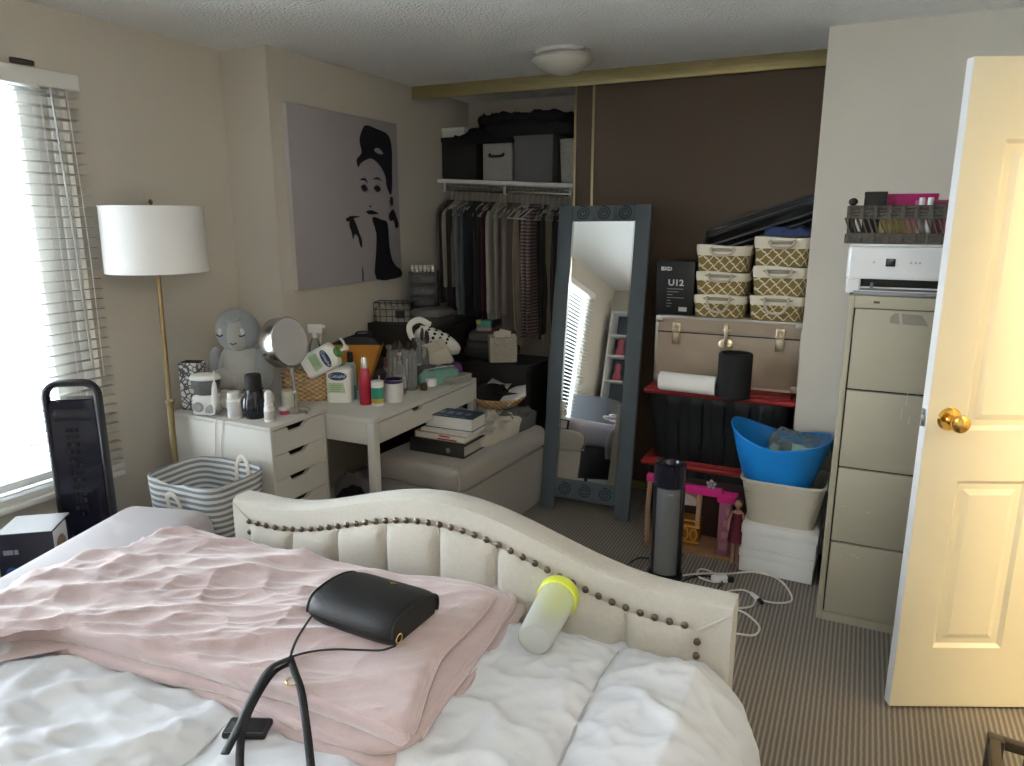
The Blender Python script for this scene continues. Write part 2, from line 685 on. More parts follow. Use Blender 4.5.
def slider(name, x0, x1, y, label):
    e = bpy.data.objects.new(name, None)
    e.location = (x0, y, .014)
    link(e)
    tag(e, label, 'closet door', None, 'structure')
    w, h = x1 - x0, HC - .03 - .014
    part('panel', G().b2((.012, .006, .012), (w - .012, .018, h - .012)), BROWN, e)
    g = G()
    g.b2((0, 0, 0), (.014, .024, h), bev=.002).b2((w - .014, 0, 0), (w, .024, h), bev=.002)
    g.b2((.014, 0, 0), (w - .014, .024, .03), bev=.002).b2((.014, 0, h - .02), (w - .014, .024, h), bev=.002)
    part('door_frame', g, BRASS, e)
    part('finger_pull', G().lathe([(.0, .0), (.02, .0), (.024, -.003), (.026, -.001), (.026, .004)], 20, Tr(.06, .004, .92, rx=PI / 2)), BRASS, e)


slider('door_1', -1.475, XC - .002, YT + .004, 'front brown sliding closet door behind the trunk and baskets')
slider('door_2', -1.60, XC - .1, YT + .044, 'rear brown sliding closet door, only its left strip showing')

# outside: lawn, road and sky light
LAWN = mat('dry_lawn', (0.80, 0.79, 0.74), 0.95, var=0.2, scale=0.6)
ROAD = mat('road_grey', (0.5, 0.5, 0.51), 0.9, var=0.1, scale=0.5)
struct('ground', G().b2((-90, -70, -3.2), (XL - .3, 90, -3.0)), LAWN, 'dry lawn outside the window', 'ground')
struct('road', G().b2((-24, -70, -3.0), (-15, 90, -2.98)), ROAD, 'grey road outside the window', 'road')
# ------------------------------------------------------------------ big furniture: bed, headboard, comforter
LINEN = mat('cream_linen', (0.42, 0.40, 0.355), 0.9, var=0.10, scale=90, bump=0.35, bscale=420, sheen=0.3)
NAIL = mat('bronze_nailhead', (0.13, 0.10, 0.075), 0.35, 0.9, var=0.15)
DARKWOOD = mat('dark_wood', (0.075, 0.048, 0.032), 0.4, var=0.25, scale=14)
BX0, BX1, BY1, BZ = -1.745, -0.195, 1.56, 0.60
bed = thing('bed', 'wide bed with a camelback cream headboard and bronze nailheads', 'bed', (0, 0, 0))
part('mattress', G().b2((BX0 + .04, -.48, .30), (BX1 - .04, BY1 - .01, .565), bev=.05, seg=3), mat('mattress_white', (.7, .7, .7), .8), bed)
part('bed_frame', G().b2((BX0, -.52, .10), (BX1, BY1, .30), bev=.02), LINEN, bed)
for x in (BX0 + .08, BX1 - .08):
    for y in (-.45, BY1 - .1):
        part('leg', G().lathe([(.022, 0), (.035, .10)], 14, Tr(x, y, 0)), DARKWOOD, bed)


def hump(t):                                    # t 0..1 along the width: crest height above the shoulders
    u = abs(t - .5) * 2
    return 0.125 * (0.5 + 0.5 * math.cos(PI * min(1, u / .82))) if u < .82 else 0.0


SH = 0.742
w = BX1 - BX0
NSEG = 72
HY0, HY1 = 1.565, 1.655                         # front face and back face


def htop(x):
    t = (x - BX0) / w
    return SH + hump(t)


g = G()
prof = [(HY0, -.02, 0), (HY0 + .004, -.008, 0), (HY0 + .016, 0.0, 0), (HY1 - .016, 0.0, 0), (HY1 - .004, -.008, 0), (HY1, -.02, 0)]
xs = [BX0 + w * i / NSEG for i in range(NSEG + 1)]
vs, fs = [], []
m = len(prof) + 2
for i, x in enumerate(xs):
    for k, (y, dz, _) in enumerate(prof):
        vs.append((x, y, htop(x) + dz))
    vs += [(x, HY1, .05), (x, HY0, .05)]
for i in range(NSEG):
    for k in range(m):
        fs.append((i * m + k, i * m + (k + 1) % m, (i + 1) * m + (k + 1) % m, (i + 1) * m + k))
fs.append(tuple(range(m)))
fs.append(tuple(NSEG * m + k for k in range(m))[::-1])
g.add(vs, fs)
hb = part('headboard', g, LINEN, bed)
# welt on the corner where border meets the end post
g = G()
for x, s in ((BX1, -1), (BX0, 1)):
    g.tube([(x + s * .004, HY0 + .002, SH - .02), (x + s * .075, HY0 - .001, SH - .075)], .0035, 6)
part('piping', g, LINEN, hb)
BORD = 0.066
XA, XB = BX0 + .07, BX1 - .075


def nail_z(x):
    return htop(x) - BORD - .015 * math.cos((x - BX0) / w * PI * 2) * 0


# channel-tufted centre panel: padded bulges between vertical seams
seams = [XA + (XB - XA) * k / 8 for k in range(9)]


def chan(u, v):
    x = XA + (XB - XA) * u
    z0 = .35
    z = z0 + (nail_z(x) - .008 - z0) * v
    k = u * 8
    fr = k - math.floor(k)
    pad = math.sqrt(max(0, 1 - (2 * fr - 1) ** 4))
    top = min(1, (1 - v) / .12)
    endf = min(1, u / .02, (1 - u) / .02)
    return (x, HY0 - .004 - .024 * pad * math.sqrt(max(0, top)) * endf, z)


part('channel_tufting', G().grid(chan, 96, 24), LINEN, hb)
g = G()
for k in range(1, 8):
    x = XA + (XB - XA) * k / 8
    part('seam_cord', G().tube([(x, HY0 - .006, .40), (x, HY0 - .007, .55), (x, HY0 - .006, nail_z(x) - .012)], .0035, 6), LINEN, hb)
nail = None
npos = []
# along the camel curve then down both ends
x = XA
L = 0
step = .036
xx = XA
while xx <= XB + 1e-4:
    npos.append((xx, nail_z(xx)))
    dzdx = (nail_z(xx + .002) - nail_z(xx)) / .002
    xx += step / math.sqrt(1 + dzdx * dzdx)
for zz in range(1, 5):
    npos.append((XA, nail_z(XA) - step * zz))
    npos.append((XB, nail_z(XB) - step * zz))
for (nx, nzv) in npos:
    if nail is None:
        gn = G().ball((0, 0, 0), (.0095, .006, .0095), 10)
        nail = part('nailhead', gn, NAIL, hb)
        nail.location = (nx, HY0 - .006, nzv)
    else:
        c = nail.copy()
        COL.objects.link(c)
        c.parent = hb
        c.location = (nx, HY0 - .006, nzv)

# comforter
WHITECLOTH = mat('white_comforter_cloth', (0.53, 0.55, 0.59), 0.85, var=0.02, scale=5, bump=0.12, bscale=60, sheen=0.15)
CX0, CX1 = BX0 - .02, BX1 + .0
ARC = 0.16


def comf_xy(s):
    """arc-length across the bed -> (x, z drop)"""
    a = CX0 + .10
    b_ = CX1 + .06 - ARC
    if s < a:
        d = min((a - s) / ARC, PI / 2)
        ex = max(0, (a - s) - ARC * PI / 2)
        return a - ARC * math.sin(d), -ARC * (1 - math.cos(d)) - ex
    if s > b_:
        d = min((s - b_) / ARC, PI / 2)
        ex = max(0, (s - b_) - ARC * PI / 2)
        return b_ + ARC * math.sin(d) + ex * .10, -ARC * (1 - math.cos(d)) - ex
    return s, 0.0


def seamd(v, period, off):
    """distance to the nearest quilting seam"""
    f = ((v - off) / period) % 1
    return min(f, 1 - f) * period


def comf(u, v):
    s = (CX0 - .32) + (CX1 - CX0 + .70) * u
    y = -.55 + (BY1 + .55) * v
    x, dz = comf_xy(s)
    wl = 1 / (1 + math.exp((y - .95) / .03))
    x -= .24 * wl * min(1, max(0, (-1.15 - x) / .45))
    sw = s + .03 * nz(s, y, 1.5, 2)
    yw = y + .03 * nz(s, y, 1.5, 5)
    d1, d2 = seamd(sw, .62, -.43), seamd(yw, .60, .94)
    d = min(d1, d2)
    q = 1 - math.exp(-(d / .05) ** 1.2)
    h = .012 + .022 * q - .012 * math.exp(-(d / .013) ** 2)
    al = y if d1 < d2 else s
    h += .0035 * math.sin(al * 95 + 6 * nz(s, y, 5, 4)) * math.exp(-d / .05) * (1 - math.exp(-d / .01))
    h += .008 * nz(s, y, 4, 1) + .010 * ridge(s * .7 + y * .5, y - s * .4, 4.5, 3) ** 2 + .011 * ridge(s * .5 + y, y * .7 - s * 1.1, 6.5, 6) ** 5 + .007 * ridge(s * .4 + y * .6, y * .8 - s, 14, 8) ** 4
    if y < 1.1 and s < -1.0:
        h += min(1, (1.1 - y) / .2) * min(1, (-1.0 - s) / .15) * (.020 * ridge(s * 1.6 + y * .4, y * 1.1 - s * .5, 5.0, 14) ** 4 + .012 * ridge(s * 2.2 - y, y * 1.3 + s, 7.0, 17) ** 4)
    h -= .03 * math.exp(-((BY1 - y) / .09) ** 2)
    near = min(1, (BY1 - y) / .05)
    h *= .35 + .65 * near
    if dz < -.01:
        k = min(1, -dz / .16)
        return (x + h * k, y + .012 * math.sin(s * 20 + y * 14) * k, BZ + dz + h * (1 - k) - .0)
    return (x, y, BZ + h)


g = G().grid(comf, 190, 200)
com = solo('comforter', g, WHITECLOTH, 'white quilted comforter spread over the bed', 'comforter', ang=80)
sol = com.modifiers.new('thickness', 'SOLIDIFY')
sol.thickness = .02
sol.offset = -1
ss = com.modifiers.new('smooth', 'SUBSURF')
ss.levels = ss.render_levels = 1
def seam_line(fix_s, v0, v1, n=46):
    P = []
    for k in range(n):
        t = v0 + (v1 - v0) * k / (n - 1)
        # walk along the warped seam: solve sw == fix_s (or yw == fix_s)
        if fix_s[0] == 's':
            s_, y_ = fix_s[1], t
            for _ in range(6):
                s_ = fix_s[1] - .03 * nz(s_, y_, 1.5, 2)
        else:
            s_, y_ = t, fix_s[1]
            for _ in range(6):
                y_ = fix_s[1] - .03 * nz(s_, y_, 1.5, 5)
        p = comf((s_ - CX0 + .32) / (CX1 - CX0 + .70), (y_ + .55) / (BY1 + .55))
        P.append((p[0], p[1], p[2] + .0045))
    return P


SEAMM = mat('seam_thread', (0.40, 0.41, 0.43), 0.9)
for fx, a_, b_ in ((('s', -.43), .0, 1.50), (('s', -1.05), .0, 1.50), (('y', .94), -1.75, .05), (('y', .34), -1.75, .05)):
    part('quilting_seam', G().tube(seam_line(fx, a_, b_), (.0032), 6), SEAMM, com)
# ------------------------------------------------------------------ blinds
BLW = mat('blind_white', (0.80, 0.79, 0.75), 0.5, var=0.02)
bl = thing('venetian_blind', 'white venetian blind hanging over the wide left window', 'blind', (XL, 0, 0))
by0, by1 = WY0 - .04, 2.03
part('headrail', G().b2((.0, by0, 2.10), (.058, by1, 2.165), bev=.006), BLW, bl)
g = G()
for k in range(37):
    z = 2.075 - .042 * k
    a = math.radians(-3)
    def slat(u, v, z=z, a=a):
        q = (v - .5) * .05
        return (.036 + q * math.cos(a), by0 + .01 + (by1 - by0 - .02) * u, z - q * math.sin(a) + .003 * (1 - (2 * v - 1) ** 2))
    g.grid(slat, 1, 4)
sl_o = part('slats', g, mat('blind_slat_white', (0.72, 0.71, 0.67), 0.5, var=0.02), bl)
sm = sl_o.modifiers.new('thickness', 'SOLIDIFY')
sm.thickness = .0018
part('bottom_rail', G().b2((.012, by0 + .01, .49), (.062, by1 - .01, .515), bev=.006), BLW, bl)
for y in (1.86, 1.30, .74, .18, -.38):
    g = G()
    for xx_ in (.010, .063):
        g.b2((xx_, y - .0015, .5), (xx_ + .001, y + .0015, 2.11))
    part('ladder_cord', g, BLW, bl)
part('tilt_wand', G().tube([(.07, 1.90, 2.10), (.074, 1.915, 1.5), (.076, 1.92, 1.0)], .004, 6), mat('wand_clear', (.45, .45, .43), .3), bl)
part('lift_cord', G().tube(spline([(.065, 1.965, 2.10), (.070, 1.975, 1.5), (.068, 1.97, .95)], 6), .0022, 5), BLW, bl)

# ------------------------------------------------------------------ floor lamp
LX, LY = -2.73, 2.175
SHADE = mat('white_lamp_shade', (0.80, 0.80, 0.80), 0.8, var=0.02, bump=0.15, bscale=300)
AB = mat('antique_brass', (0.30, 0.23, 0.12), 0.3, 0.9, var=0.08)
fl = thing('floor_lamp', 'brass floor lamp with a white drum shade in the corner by the window', 'floor lamp', (LX + .08, LY - .10, 0))
part('base', G().lathe([(.085, 0), (.088, .008), (.083, .018), (.03, .026), (.013, .05)], 28), AB, fl)
TXL, TYL = -.08, .09
part('pole', G().tube([(0, 0, .02), (TXL * .52, TYL * .52, .82)], .014, 12).tube([(TXL * .52, TYL * .52, .82), (TXL, TYL, 1.50)], .010, 12).lathe([(.016, -.012), (.019, 0), (.016, .014)], 14, Tr(TXL * .52, TYL * .52, .82)).cyl((TXL * .5, TYL * .5, .83), (TXL * .5 + .03, TYL * .5, .835), .006, 8), AB, fl)
g = G()
n = 40
ro, ri = .200, .197
pr = [(ro + .004, 1.385), (ro, 1.66), (ri, 1.66), (ri + .004, 1.385), (ro + .004, 1.385)]
sh = part('lamp_shade', G().lathe(pr, 44, Tr(TXL, TYL, 0)), SHADE, fl)
g = G()
for z in (1.388, 1.657):
    g.tube([(.1995 * math.cos(2 * PI * k / 40) + TXL, TYL + .1995 * math.sin(2 * PI * k / 40), z) for k in range(40)], .003, 6, True)
part('shade_rim', g, SHADE, sh)
g = G()
for k in range(3):
    th = 2 * PI * k / 3 + .3
    g.tube([(TXL, TYL, 1.64), (TXL + .197 * math.cos(th), TYL + .197 * math.sin(th), 1.65)], .002, 5)
part('harp', g.tube(spline([(TXL, TYL, 1.5), (TXL + .05, TYL, 1.55), (TXL, TYL, 1.645)], 6), .002, 5), AB, fl)
part('finial', G().lathe([(.006, 1.64), (.012, 1.655), (.005, 1.665), (.010, 1.678), (.0, 1.69)], 12, Tr(TXL, TYL, 0)), AB, fl)
part('light_bulb', G().lathe([(.012, 1.47), (.014, 1.50), (.03, 1.55), (.027, 1.58), (0, 1.60)], 14, Tr(TXL, TYL, 0)), mat('bulb_white', (.85, .85, .82), .3), fl)

# ------------------------------------------------------------------ tower fan by the window
BLK = mat('black_plastic', (0.012, 0.012, 0.016), 0.35, var=0.1)
GBLK = mat('gloss_black', (0.010, 0.010, 0.020), 0.16, var=0.1, coat=0.4)
MBLK = mat('matte_black', (0.016, 0.016, 0.017), 0.7, var=0.15)
fp = at(78, 440, X=-2.62)
tf = thing('tower_fan', 'tall black tower fan with a handle slot in front of the window', 'tower fan', (fp.x, fp.y, 0), .62)
hw, top = .090, ztop(fp, 383)


def arch(w, z0, z1, r, n=8):
    o = [(-w, z0), (w, z0)]
    for k in range(n + 1):
        a = PI / 2 * k / n
        o.append((w - r + r * math.cos(a), z1 - r + r * math.sin(a)))
    for k in range(n + 1):
        a = PI / 2 + PI / 2 * k / n
        o.append((-w + r + r * math.cos(a), z1 - r + r * math.sin(a)))
    return o


XZ = Matrix(((1, 0, 0, 0), (0, 0, -1, 0), (0, 1, 0, 0), (0, 0, 0, 1)))      # local (x, y, z) -> (x, -z, y): draw in xz
part('base', G().lathe([(.12, 0), (.12, .02), (.10, .035), (.05, .045), (.04, .09)], 30, Tr(0, .02, 0), sy=.8), BLK, tf)
# frame: a flattened tube round the outline
o = arch(hw, .09, top, .05)
pts = [(x, .0, z) for x, z in o]
part('frame', G().tube(pts, .014, 10, True, flat=1.7, up=(0, 1, 0)), BLK, tf)
part('body', G().prism(arch(hw - .008, .09, top - .06, .02), -.045, .02, XZ, .006), GBLK, tf)
g = G()
for k in range(22):
    z = top - .52 + k * .028
    if z > top - .17:
        break
    for c in range(3):
        g.b2((-.030 + c * .0165, -.0225, z), (-.020 + c * .0165, -.0205, z + .016))
part('air_grille', g, mat('grille_black', (0.005, 0.005, 0.006), .6), tf)
part('control_panel', G().b2((-.06, -.0225, top - .135), (.06, -.019, top - .095), bev=.003), BLK, tf)

# ------------------------------------------------------------------ boxed appliance beside the fan
bp_ = at(58, 523, X=-2.47)
pb_ = thing('product_box', 'black and white product box standing below the tower fan', 'box', (bp_.x - .11, bp_.y - .02, 0), .66)
NAVY = mat('box_navy', (0.014, 0.014, 0.026), .4)
PRW = mat('print_white', (0.62, 0.62, 0.62), .5, var=0.04)
zt = .548
part('carton', G().b2((-.09, -.085, 0), (.09, .085, zt), bev=.002), NAVY, pb_)
part('top_panel', G().b2((-.088, -.083, zt - .001), (.088, .083, zt + .0015)), mat('box_grey_top', (.16, .16, .175), .5), pb_, 'grey printed top')
part('side_panel', G().b2((.089, -.083, .34), (.0915, .03, zt - .004)), PRW, pb_, 'white printed side')
part('side_photo', G().prism([(.045 * math.cos(a) * 1.0, .055 * math.sin(a)) for a in [2 * PI * k / 16 for k in range(16)]], 0, .0015, Matrix.Translation((.091, -.03, zt - .09)) @ Matrix(((0, 0, 1, 0), (1, 0, 0, 0), (0, 1, 0, 0), (0, 0, 0, 1)))), mat('photo_tan', (.30, .20, .12), .5), pb_, 'tan product picture')
part('printed_badge', G().prism([(.018 * math.cos(a), .018 * math.sin(a)) for a in [2 * PI * k / 16 for k in range(16)]], 0, .001, Tr(-.052, -.085, zt - .14, rx=PI / 2)), mat('badge_blue', (.03, .07, .25), .4), pb_, 'round blue badge')
g = G()
for k, (a, l) in enumerate(((-.07, .03), (-.036, .012))):
    g.b2((a, -.0865, zt - .075), (a + l, -.0845, zt - .058))
part('printed_text', g, mat('faint_print', (.25, .25, .27), .5), pb_)

# ------------------------------------------------------------------ upholstered bench along the window side of the bed
BENCHM = mat('grey_lilac_upholstery', (0.44, 0.415, 0.45), 0.85, var=0.04, bump=0.12, bscale=500, sheen=0.3)
bn = thing('bench', 'long grey upholstered bench with a rounded end along the left of the bed', 'bench', (-2.123, 1.335, 0), math.radians(15.5))
part('seat', G().box((0, 0, .47), (.38, 0.82, .22), bev=.075, seg=5), BENCHM, bn)
part('base', G().box((0, 0, .22), (.35, .76, .28), bev=.02), mat('bench_dark_base', (.08, .08, .09), .8), bn)
for sx_ in (-1, 1):
    for sy_ in (-1, 1):
        part('leg', G().lathe([(.014, 0), (.02, .09)], 10, Tr(sx_ * .14, sy_ * .34, 0)), DARKWOOD, bn)

# ------------------------------------------------------------------ pink fleece throw
FLEECE = mat('dusty_pink_fleece', (0.425, 0.328, 0.333), 0.95, var=0.10, scale=25, bump=0.25, bscale=240, sheen=0.6)
ZB = .640
opx = [(-70, 640), (-20, 606), (38, 577), (85, 562), (128, 549), (160, 532), (192, 528), (240, 540), (300, 552), (345, 562), (400, 574), (452, 582), (497, 590), (522, 603), (505, 632), (480, 668), (452, 705), (420, 738), (385, 762), (350, 756), (310, 742), (270, 724), (220, 700), (160, 676), (100, 660), (45, 648), (0, 650), (-60, 674)]


def blanket_wrinkle(x, y):
    a = math.radians(28)
    u = x * math.cos(a) + y * math.sin(a)
    v = -x * math.sin(a) + y * math.cos(a)
    h = .016 * ridge(u * 1.4 + .3 * nz(u, v, 3, 7), v * 6.0, 1.0, 4) ** 2 + .010 * ridge(u * 2.6 + .3, v * 10, 1.0, 9) ** 2
    h = h + .012 * nz(x, y, 2.6, 3) + .005 * ridge(u * 5 + v * 2, v * 17, 1.0, 13) ** 2 + .004 * ridge(u * 9 - v * 4, v * 20 + u * 3, 1.0, 21) ** 2 + .006 * ridge(v * 4 + u * 5, u * 3 - v * 6, 1.0, 31) ** 3
    calm = 1 / (1 + math.exp(-(x + 1.02) / .09))     # the right part lies flatter
    return h * (1 - .6 * calm)


def outl(px, z, grow=0.0, dx=0.0):
    P = [at(a, b_, Z=z) for a, b_ in px]
    c = sum(P, Vector()) / len(P)
    return [(c.x + (p.x - c.x) * (1 + grow) + dx, c.y + (p.y - c.y) * (1 + grow)) for p in P]


th = thing('throw_blanket', 'crumpled dusty pink fleece throw folded over the white comforter', 'blanket', (0, 0, 0))
low = [p for p in opx]
g = G().cushion(outl(low, ZB, 0.0), ZB - .03, .030, .02, 40, lambda x, y: .006 * nz(x, y, 6, 2), 6)
part('lower_fold', g, FLEECE, th, ang=80)
mid = [(a - (8 if a > 440 else 0), b_ - (12 if b_ > 690 and a < 400 else 4 if a > 440 else 0)) for a, b_ in opx]
g = G().cushion(outl(mid, ZB + .02, -.008), ZB - .006, .030, .018, 40, lambda x, y: .006 * nz(x, y, 6, 5), 6)
part('middle_fold', g, FLEECE, th, ang=80)
up = [(-66, 636), (-20, 602), (40, 572), (85, 558), (128, 549), (160, 533), (192, 531), (240, 543), (300, 556), (345, 566), (400, 577), (450, 585), (484, 591), (494, 597), (474, 622), (444, 652), (434, 668), (424, 694), (412, 730), (402, 738), (350, 718), (300, 700), (240, 682), (180, 664), (100, 645), (45, 634), (0, 634), (-56, 652)]
g = G().cushion(outl(up, ZB + .045, -.004), ZB + .016, .032, .022, 110, blanket_wrinkle, 10)
top_l = part('upper_fold', g, FLEECE, th, ang=80)
# rolled hems along the right hand edge of every fold


def hem(out_px, ids, z, grow, r, parent):
    O = outl(out_px, z, grow)
    P = [(O[k][0], O[k][1], z) for k in ids]
    part('hem', G().tube(spline(P, 8), r, 10), FLEECE, parent)


lo_o, mi_o = bpy.data.objects['lower_fold'], bpy.data.objects['middle_fold']
hem(low, range(12, 18), ZB - .010, 0.0, .011, lo_o)
hem(mid, range(12, 18), ZB + .012, -.008, .0115, mi_o)
hem(up, range(13, 20), ZB + .036, -.004, .010, top_l)

# ------------------------------------------------------------------ handbag on the throw
LEATH = mat('black_leather', (0.005, 0.005, 0.006), 0.5, var=0.15, bump=0.15, bscale=300)
GOLDH = mat('gold_hardware', (0.75, 0.55, 0.25), 0.25, 1.0)
ZP = ZB + .062
pz = thing('handbag', 'small black leather crossbody handbag lying on the pink throw', 'handbag', (-.95, 1.235, ZP), math.radians(-2))
PPROF = spline([(0, -.080, .0), (0, -.098, .022), (0, -.094, .050), (0, -.072, .068), (0, -.02, .074), (0, .04, .068), (0, .082, .052), (0, .092, .028), (0, .082, .0)], 5)


def pursef(grow, a0, a1, hw_):
    n_ = len(PPROF) - 1

    def fn(u, v):
        p_ = PPROF[0].lerp(PPROF[0], 0)
        f_ = (a0 + (a1 - a0) * u) * n_
        i_ = min(int(f_), n_ - 1)
        p_ = PPROF[i_].lerp(PPROF[i_ + 1], f_ - i_)
        x = (v * 2 - 1)
        sc = 1 - .10 * abs(x) ** 7
        cy_, cz_ = 0.0, .034
        return (x * hw_, cy_ + (p_.y - cy_) * (sc + grow), cz_ + (p_.z - cz_) * (sc + grow))
    return fn


g = G().grid(pursef(0, 0, 1, .116), 40, 24)
for e_ in (0, 1):
    c_ = [pursef(0, 0, 1, .116)(k / 40, e_) for k in range(41)]
    g.add(c_, [tuple(range(41))])
g.add([pursef(0, 0, 1, .116)(k_, v_ / 24) for v_ in range(25) for k_ in (0, 1)], [(2 * k, 2 * k + 1, 2 * k + 3, 2 * k + 2) for k in range(24)])
part('body', g, LEATH, pz, ang=50)
fo = part('flap', G().grid(pursef(.035, .16, .96, .1195), 34, 24), LEATH, pz, ang=60)
sm = fo.modifiers.new('thickness', 'SOLIDIFY')
sm.thickness = .004
part('piping', G().tube([pursef(.04, .16, .96, .1195)(k / 24, 1) for k in range(25)], .003, 6), LEATH, pz)
part('piping', G().tube([pursef(.04, .16, .96, .1195)(k / 24, 0) for k in range(25)], .003, 6), LEATH, pz)
part('emblem', G().lathe([(.0, .0), (.006, .0), (.006, .0015), (0, .002)], 10, Tr(.02, .045, .0705)).b2((.008, .043, .0695), (.032, .047, .0725)), GOLDH, pz)
for sx_ in (-1, 1):
    part('ring', G().tube([(sx_ * .121 + .0 * k, -.07 + .010 * math.cos(2 * PI * k / 14), .02 + .010 * math.sin(2 * PI * k / 14)) for k in range(14)], .002, 6, True), GOLDH, pz)


def onbed(x, y):
    return at(220 + x / 3.72, 560 + y / 3.72, Z=ZB + .065)


def strap(name, pts, r, flat):
    P = []
    for x, y, dz in pts:
        p = onbed(x, y)
        P.append((p.x + .95, p.y - 1.235, p.z - ZP + dz))
    M = Matrix.Rotation(math.radians(2), 4, 'Z')
    return part(name, G().tube(spline([M @ Vector(q) for q in P], 8), r, 8, flat=flat, up=(0, 0, 1)), LEATH, pz)


strap('strap', [(352, 225, .02), (318, 262, .012), (285, 310, .008), (264, 370, .008), (268, 420, .012)], .003, .6)
strap('strap', [(655, 338, .012), (600, 351, .01), (520, 347, .008), (430, 348, .01), (350, 358, .012), (290, 378, .016), (215, 408, .016), (160, 450, .012)], .003, .6)
strap('strap', [(262, 400, .02), (190, 432, .018), (125, 515, .006), (70, 595, -.012), (14, 686, -.02)], .0085, .25)
strap('strap', [(268, 405, .014), (200, 440, .012), (135, 520, .004), (84, 600, -.014), (68, 690, -.03), (74, 790, -.035)], .0075, .25)
strap('strap', [(262, 392, .02), (280, 440, .014), (303, 500, .008), (320, 600, -.01), (332, 690, -.03), (340, 790, -.035)], .0075, .25)
bk = onbed(287, 470)
part('buckle', G().tube([(bk.x + .95 + .012 * math.cos(2 * PI * k / 14), bk.y - 1.235 + .014 * math.sin(2 * PI * k / 14), ZB + .075 - ZP) for k in range(14)], .002, 6, True), GOLDH, pz)

wp = at(248, 731, Z=.64)
wl = thing('wallet', 'black wallet tucked under the lower edge of the pink throw', 'wallet', (wp.x, wp.y, .636), .42)
part('cover', G().box((0, 0, .010), (.085, .05, .014), bev=.005), LEATH, wl)
part('edge_stitching', G().tube([(-.038, -.021, .0172), (.038, -.021, .0172), (.038, .021, .0172), (-.038, .021, .0172)], .0008, 5, True), mat('grey_thread', (.10, .10, .10), .7), wl)

# ------------------------------------------------------------------ shaker bottle
FROST = mat('frosted_plastic', (0.90, 0.91, 0.90), 0.4, var=0.02, trans=0.8, ior=1.1)
LIME = mat('lime_plastic', (0.62, 0.70, 0.06), 0.4, var=0.04)
ba = at(534, 640, Z=.682)
bb = at(563, 588, Z=.69)
ax = (bb - ba).normalized()
rotm = Vector((0, 0, 1)).rotation_difference(ax).to_matrix().to_4x4()
rotm.translation = ba
sb = thing('shaker_bottle', 'frosted shaker bottle with a lime green lid lying against the headboard', 'bottle', (0, 0, 0))
sb.matrix_world = rotm
Lb = (bb - ba).length
sb.location = ba
sb.rotation_mode = 'QUATERNION'
sb.rotation_quaternion = Vector((0, 0, 1)).rotation_difference(ax)
part('cup', G().lathe([(0, .0), (.036, .0), (.040, .006), (.0475, Lb - .055), (.0455, Lb - .055), (.038, .009), (0, .008)], 28), FROST, sb)
ld = part('lid', G().lathe([(.049, Lb - .06), (.0515, Lb - .058), (.0515, Lb - .030), (.047, Lb - .022), (.0, Lb - .018)], 28), LIME, sb)
part('spout', G().lathe([(.013, Lb - .02), (.012, Lb + .004), (.0, Lb + .006)], 14, Tr(0, .018, 0)), LIME, ld)
part('spout_cap', G().box((0, .018, Lb + .01), (.03, .03, .012), bev=.004).box((0, -.012, Lb - .006), (.014, .06, .006), bev=.002), LIME, ld)

# ------------------------------------------------------------------ striped hamper
HST = mat('striped_canvas', (.6, .6, .6), .9)
nt, b = nodes_of(HST)
tc, s3 = sepxyz(nt)
wv = nt.nodes.new('ShaderNodeTexNoise')
wv.inputs['Scale'].default_value = 9
nt.links.new(tc.outputs['Object'], wv.inputs['Vector'])
zz_ = math_node(nt, 'ADD', s3.outputs['Z'], math_node(nt, 'MULTIPLY', wv.outputs['Fac'], .01))
st = stripes(nt, zz_, .0245, .5)
nt.links.new(mixcol(nt, st, (.62, .62, .61), (.20, .235, .275)), b.inputs['Base Color'])
CREAM = mat('cream_webbing', (0.60, 0.57, 0.50), 0.85)
hm = thing('laundry_hamper', 'blue and white striped fabric hamper between the bench and the white dresser', 'hamper', (-2.325, 1.965, 0))
hw2, hd2, HZ = .198, .150, .605


def hwall(ins):
    def fn(u, v):
        th = 2 * PI * u
        c, s_ = math.cos(th), math.sin(th)
        p = 5.0
        q = (abs(c) ** p + abs(s_) ** p) ** (-1 / p)
        sc_ = .80 + .20 * v
        bulge = 1 + .05 * math.sin(PI * v)
        x = (hw2 * sc_ * bulge - ins) * q * c
        y = (hd2 * sc_ * bulge - ins) * q * s_
        x += .006 * nz(th, v * 3, 2, 1)
        y += .010 * nz(th, v * 3, 2, 2)
        z = .02 + (HZ - .02) * v
        if v > .9:
            z -= .016 * max(0, -math.sin(th)) * math.exp(-((c * q + .2) / .35) ** 2) * (v - .9) * 10
        return (x, y, z)
    return fn


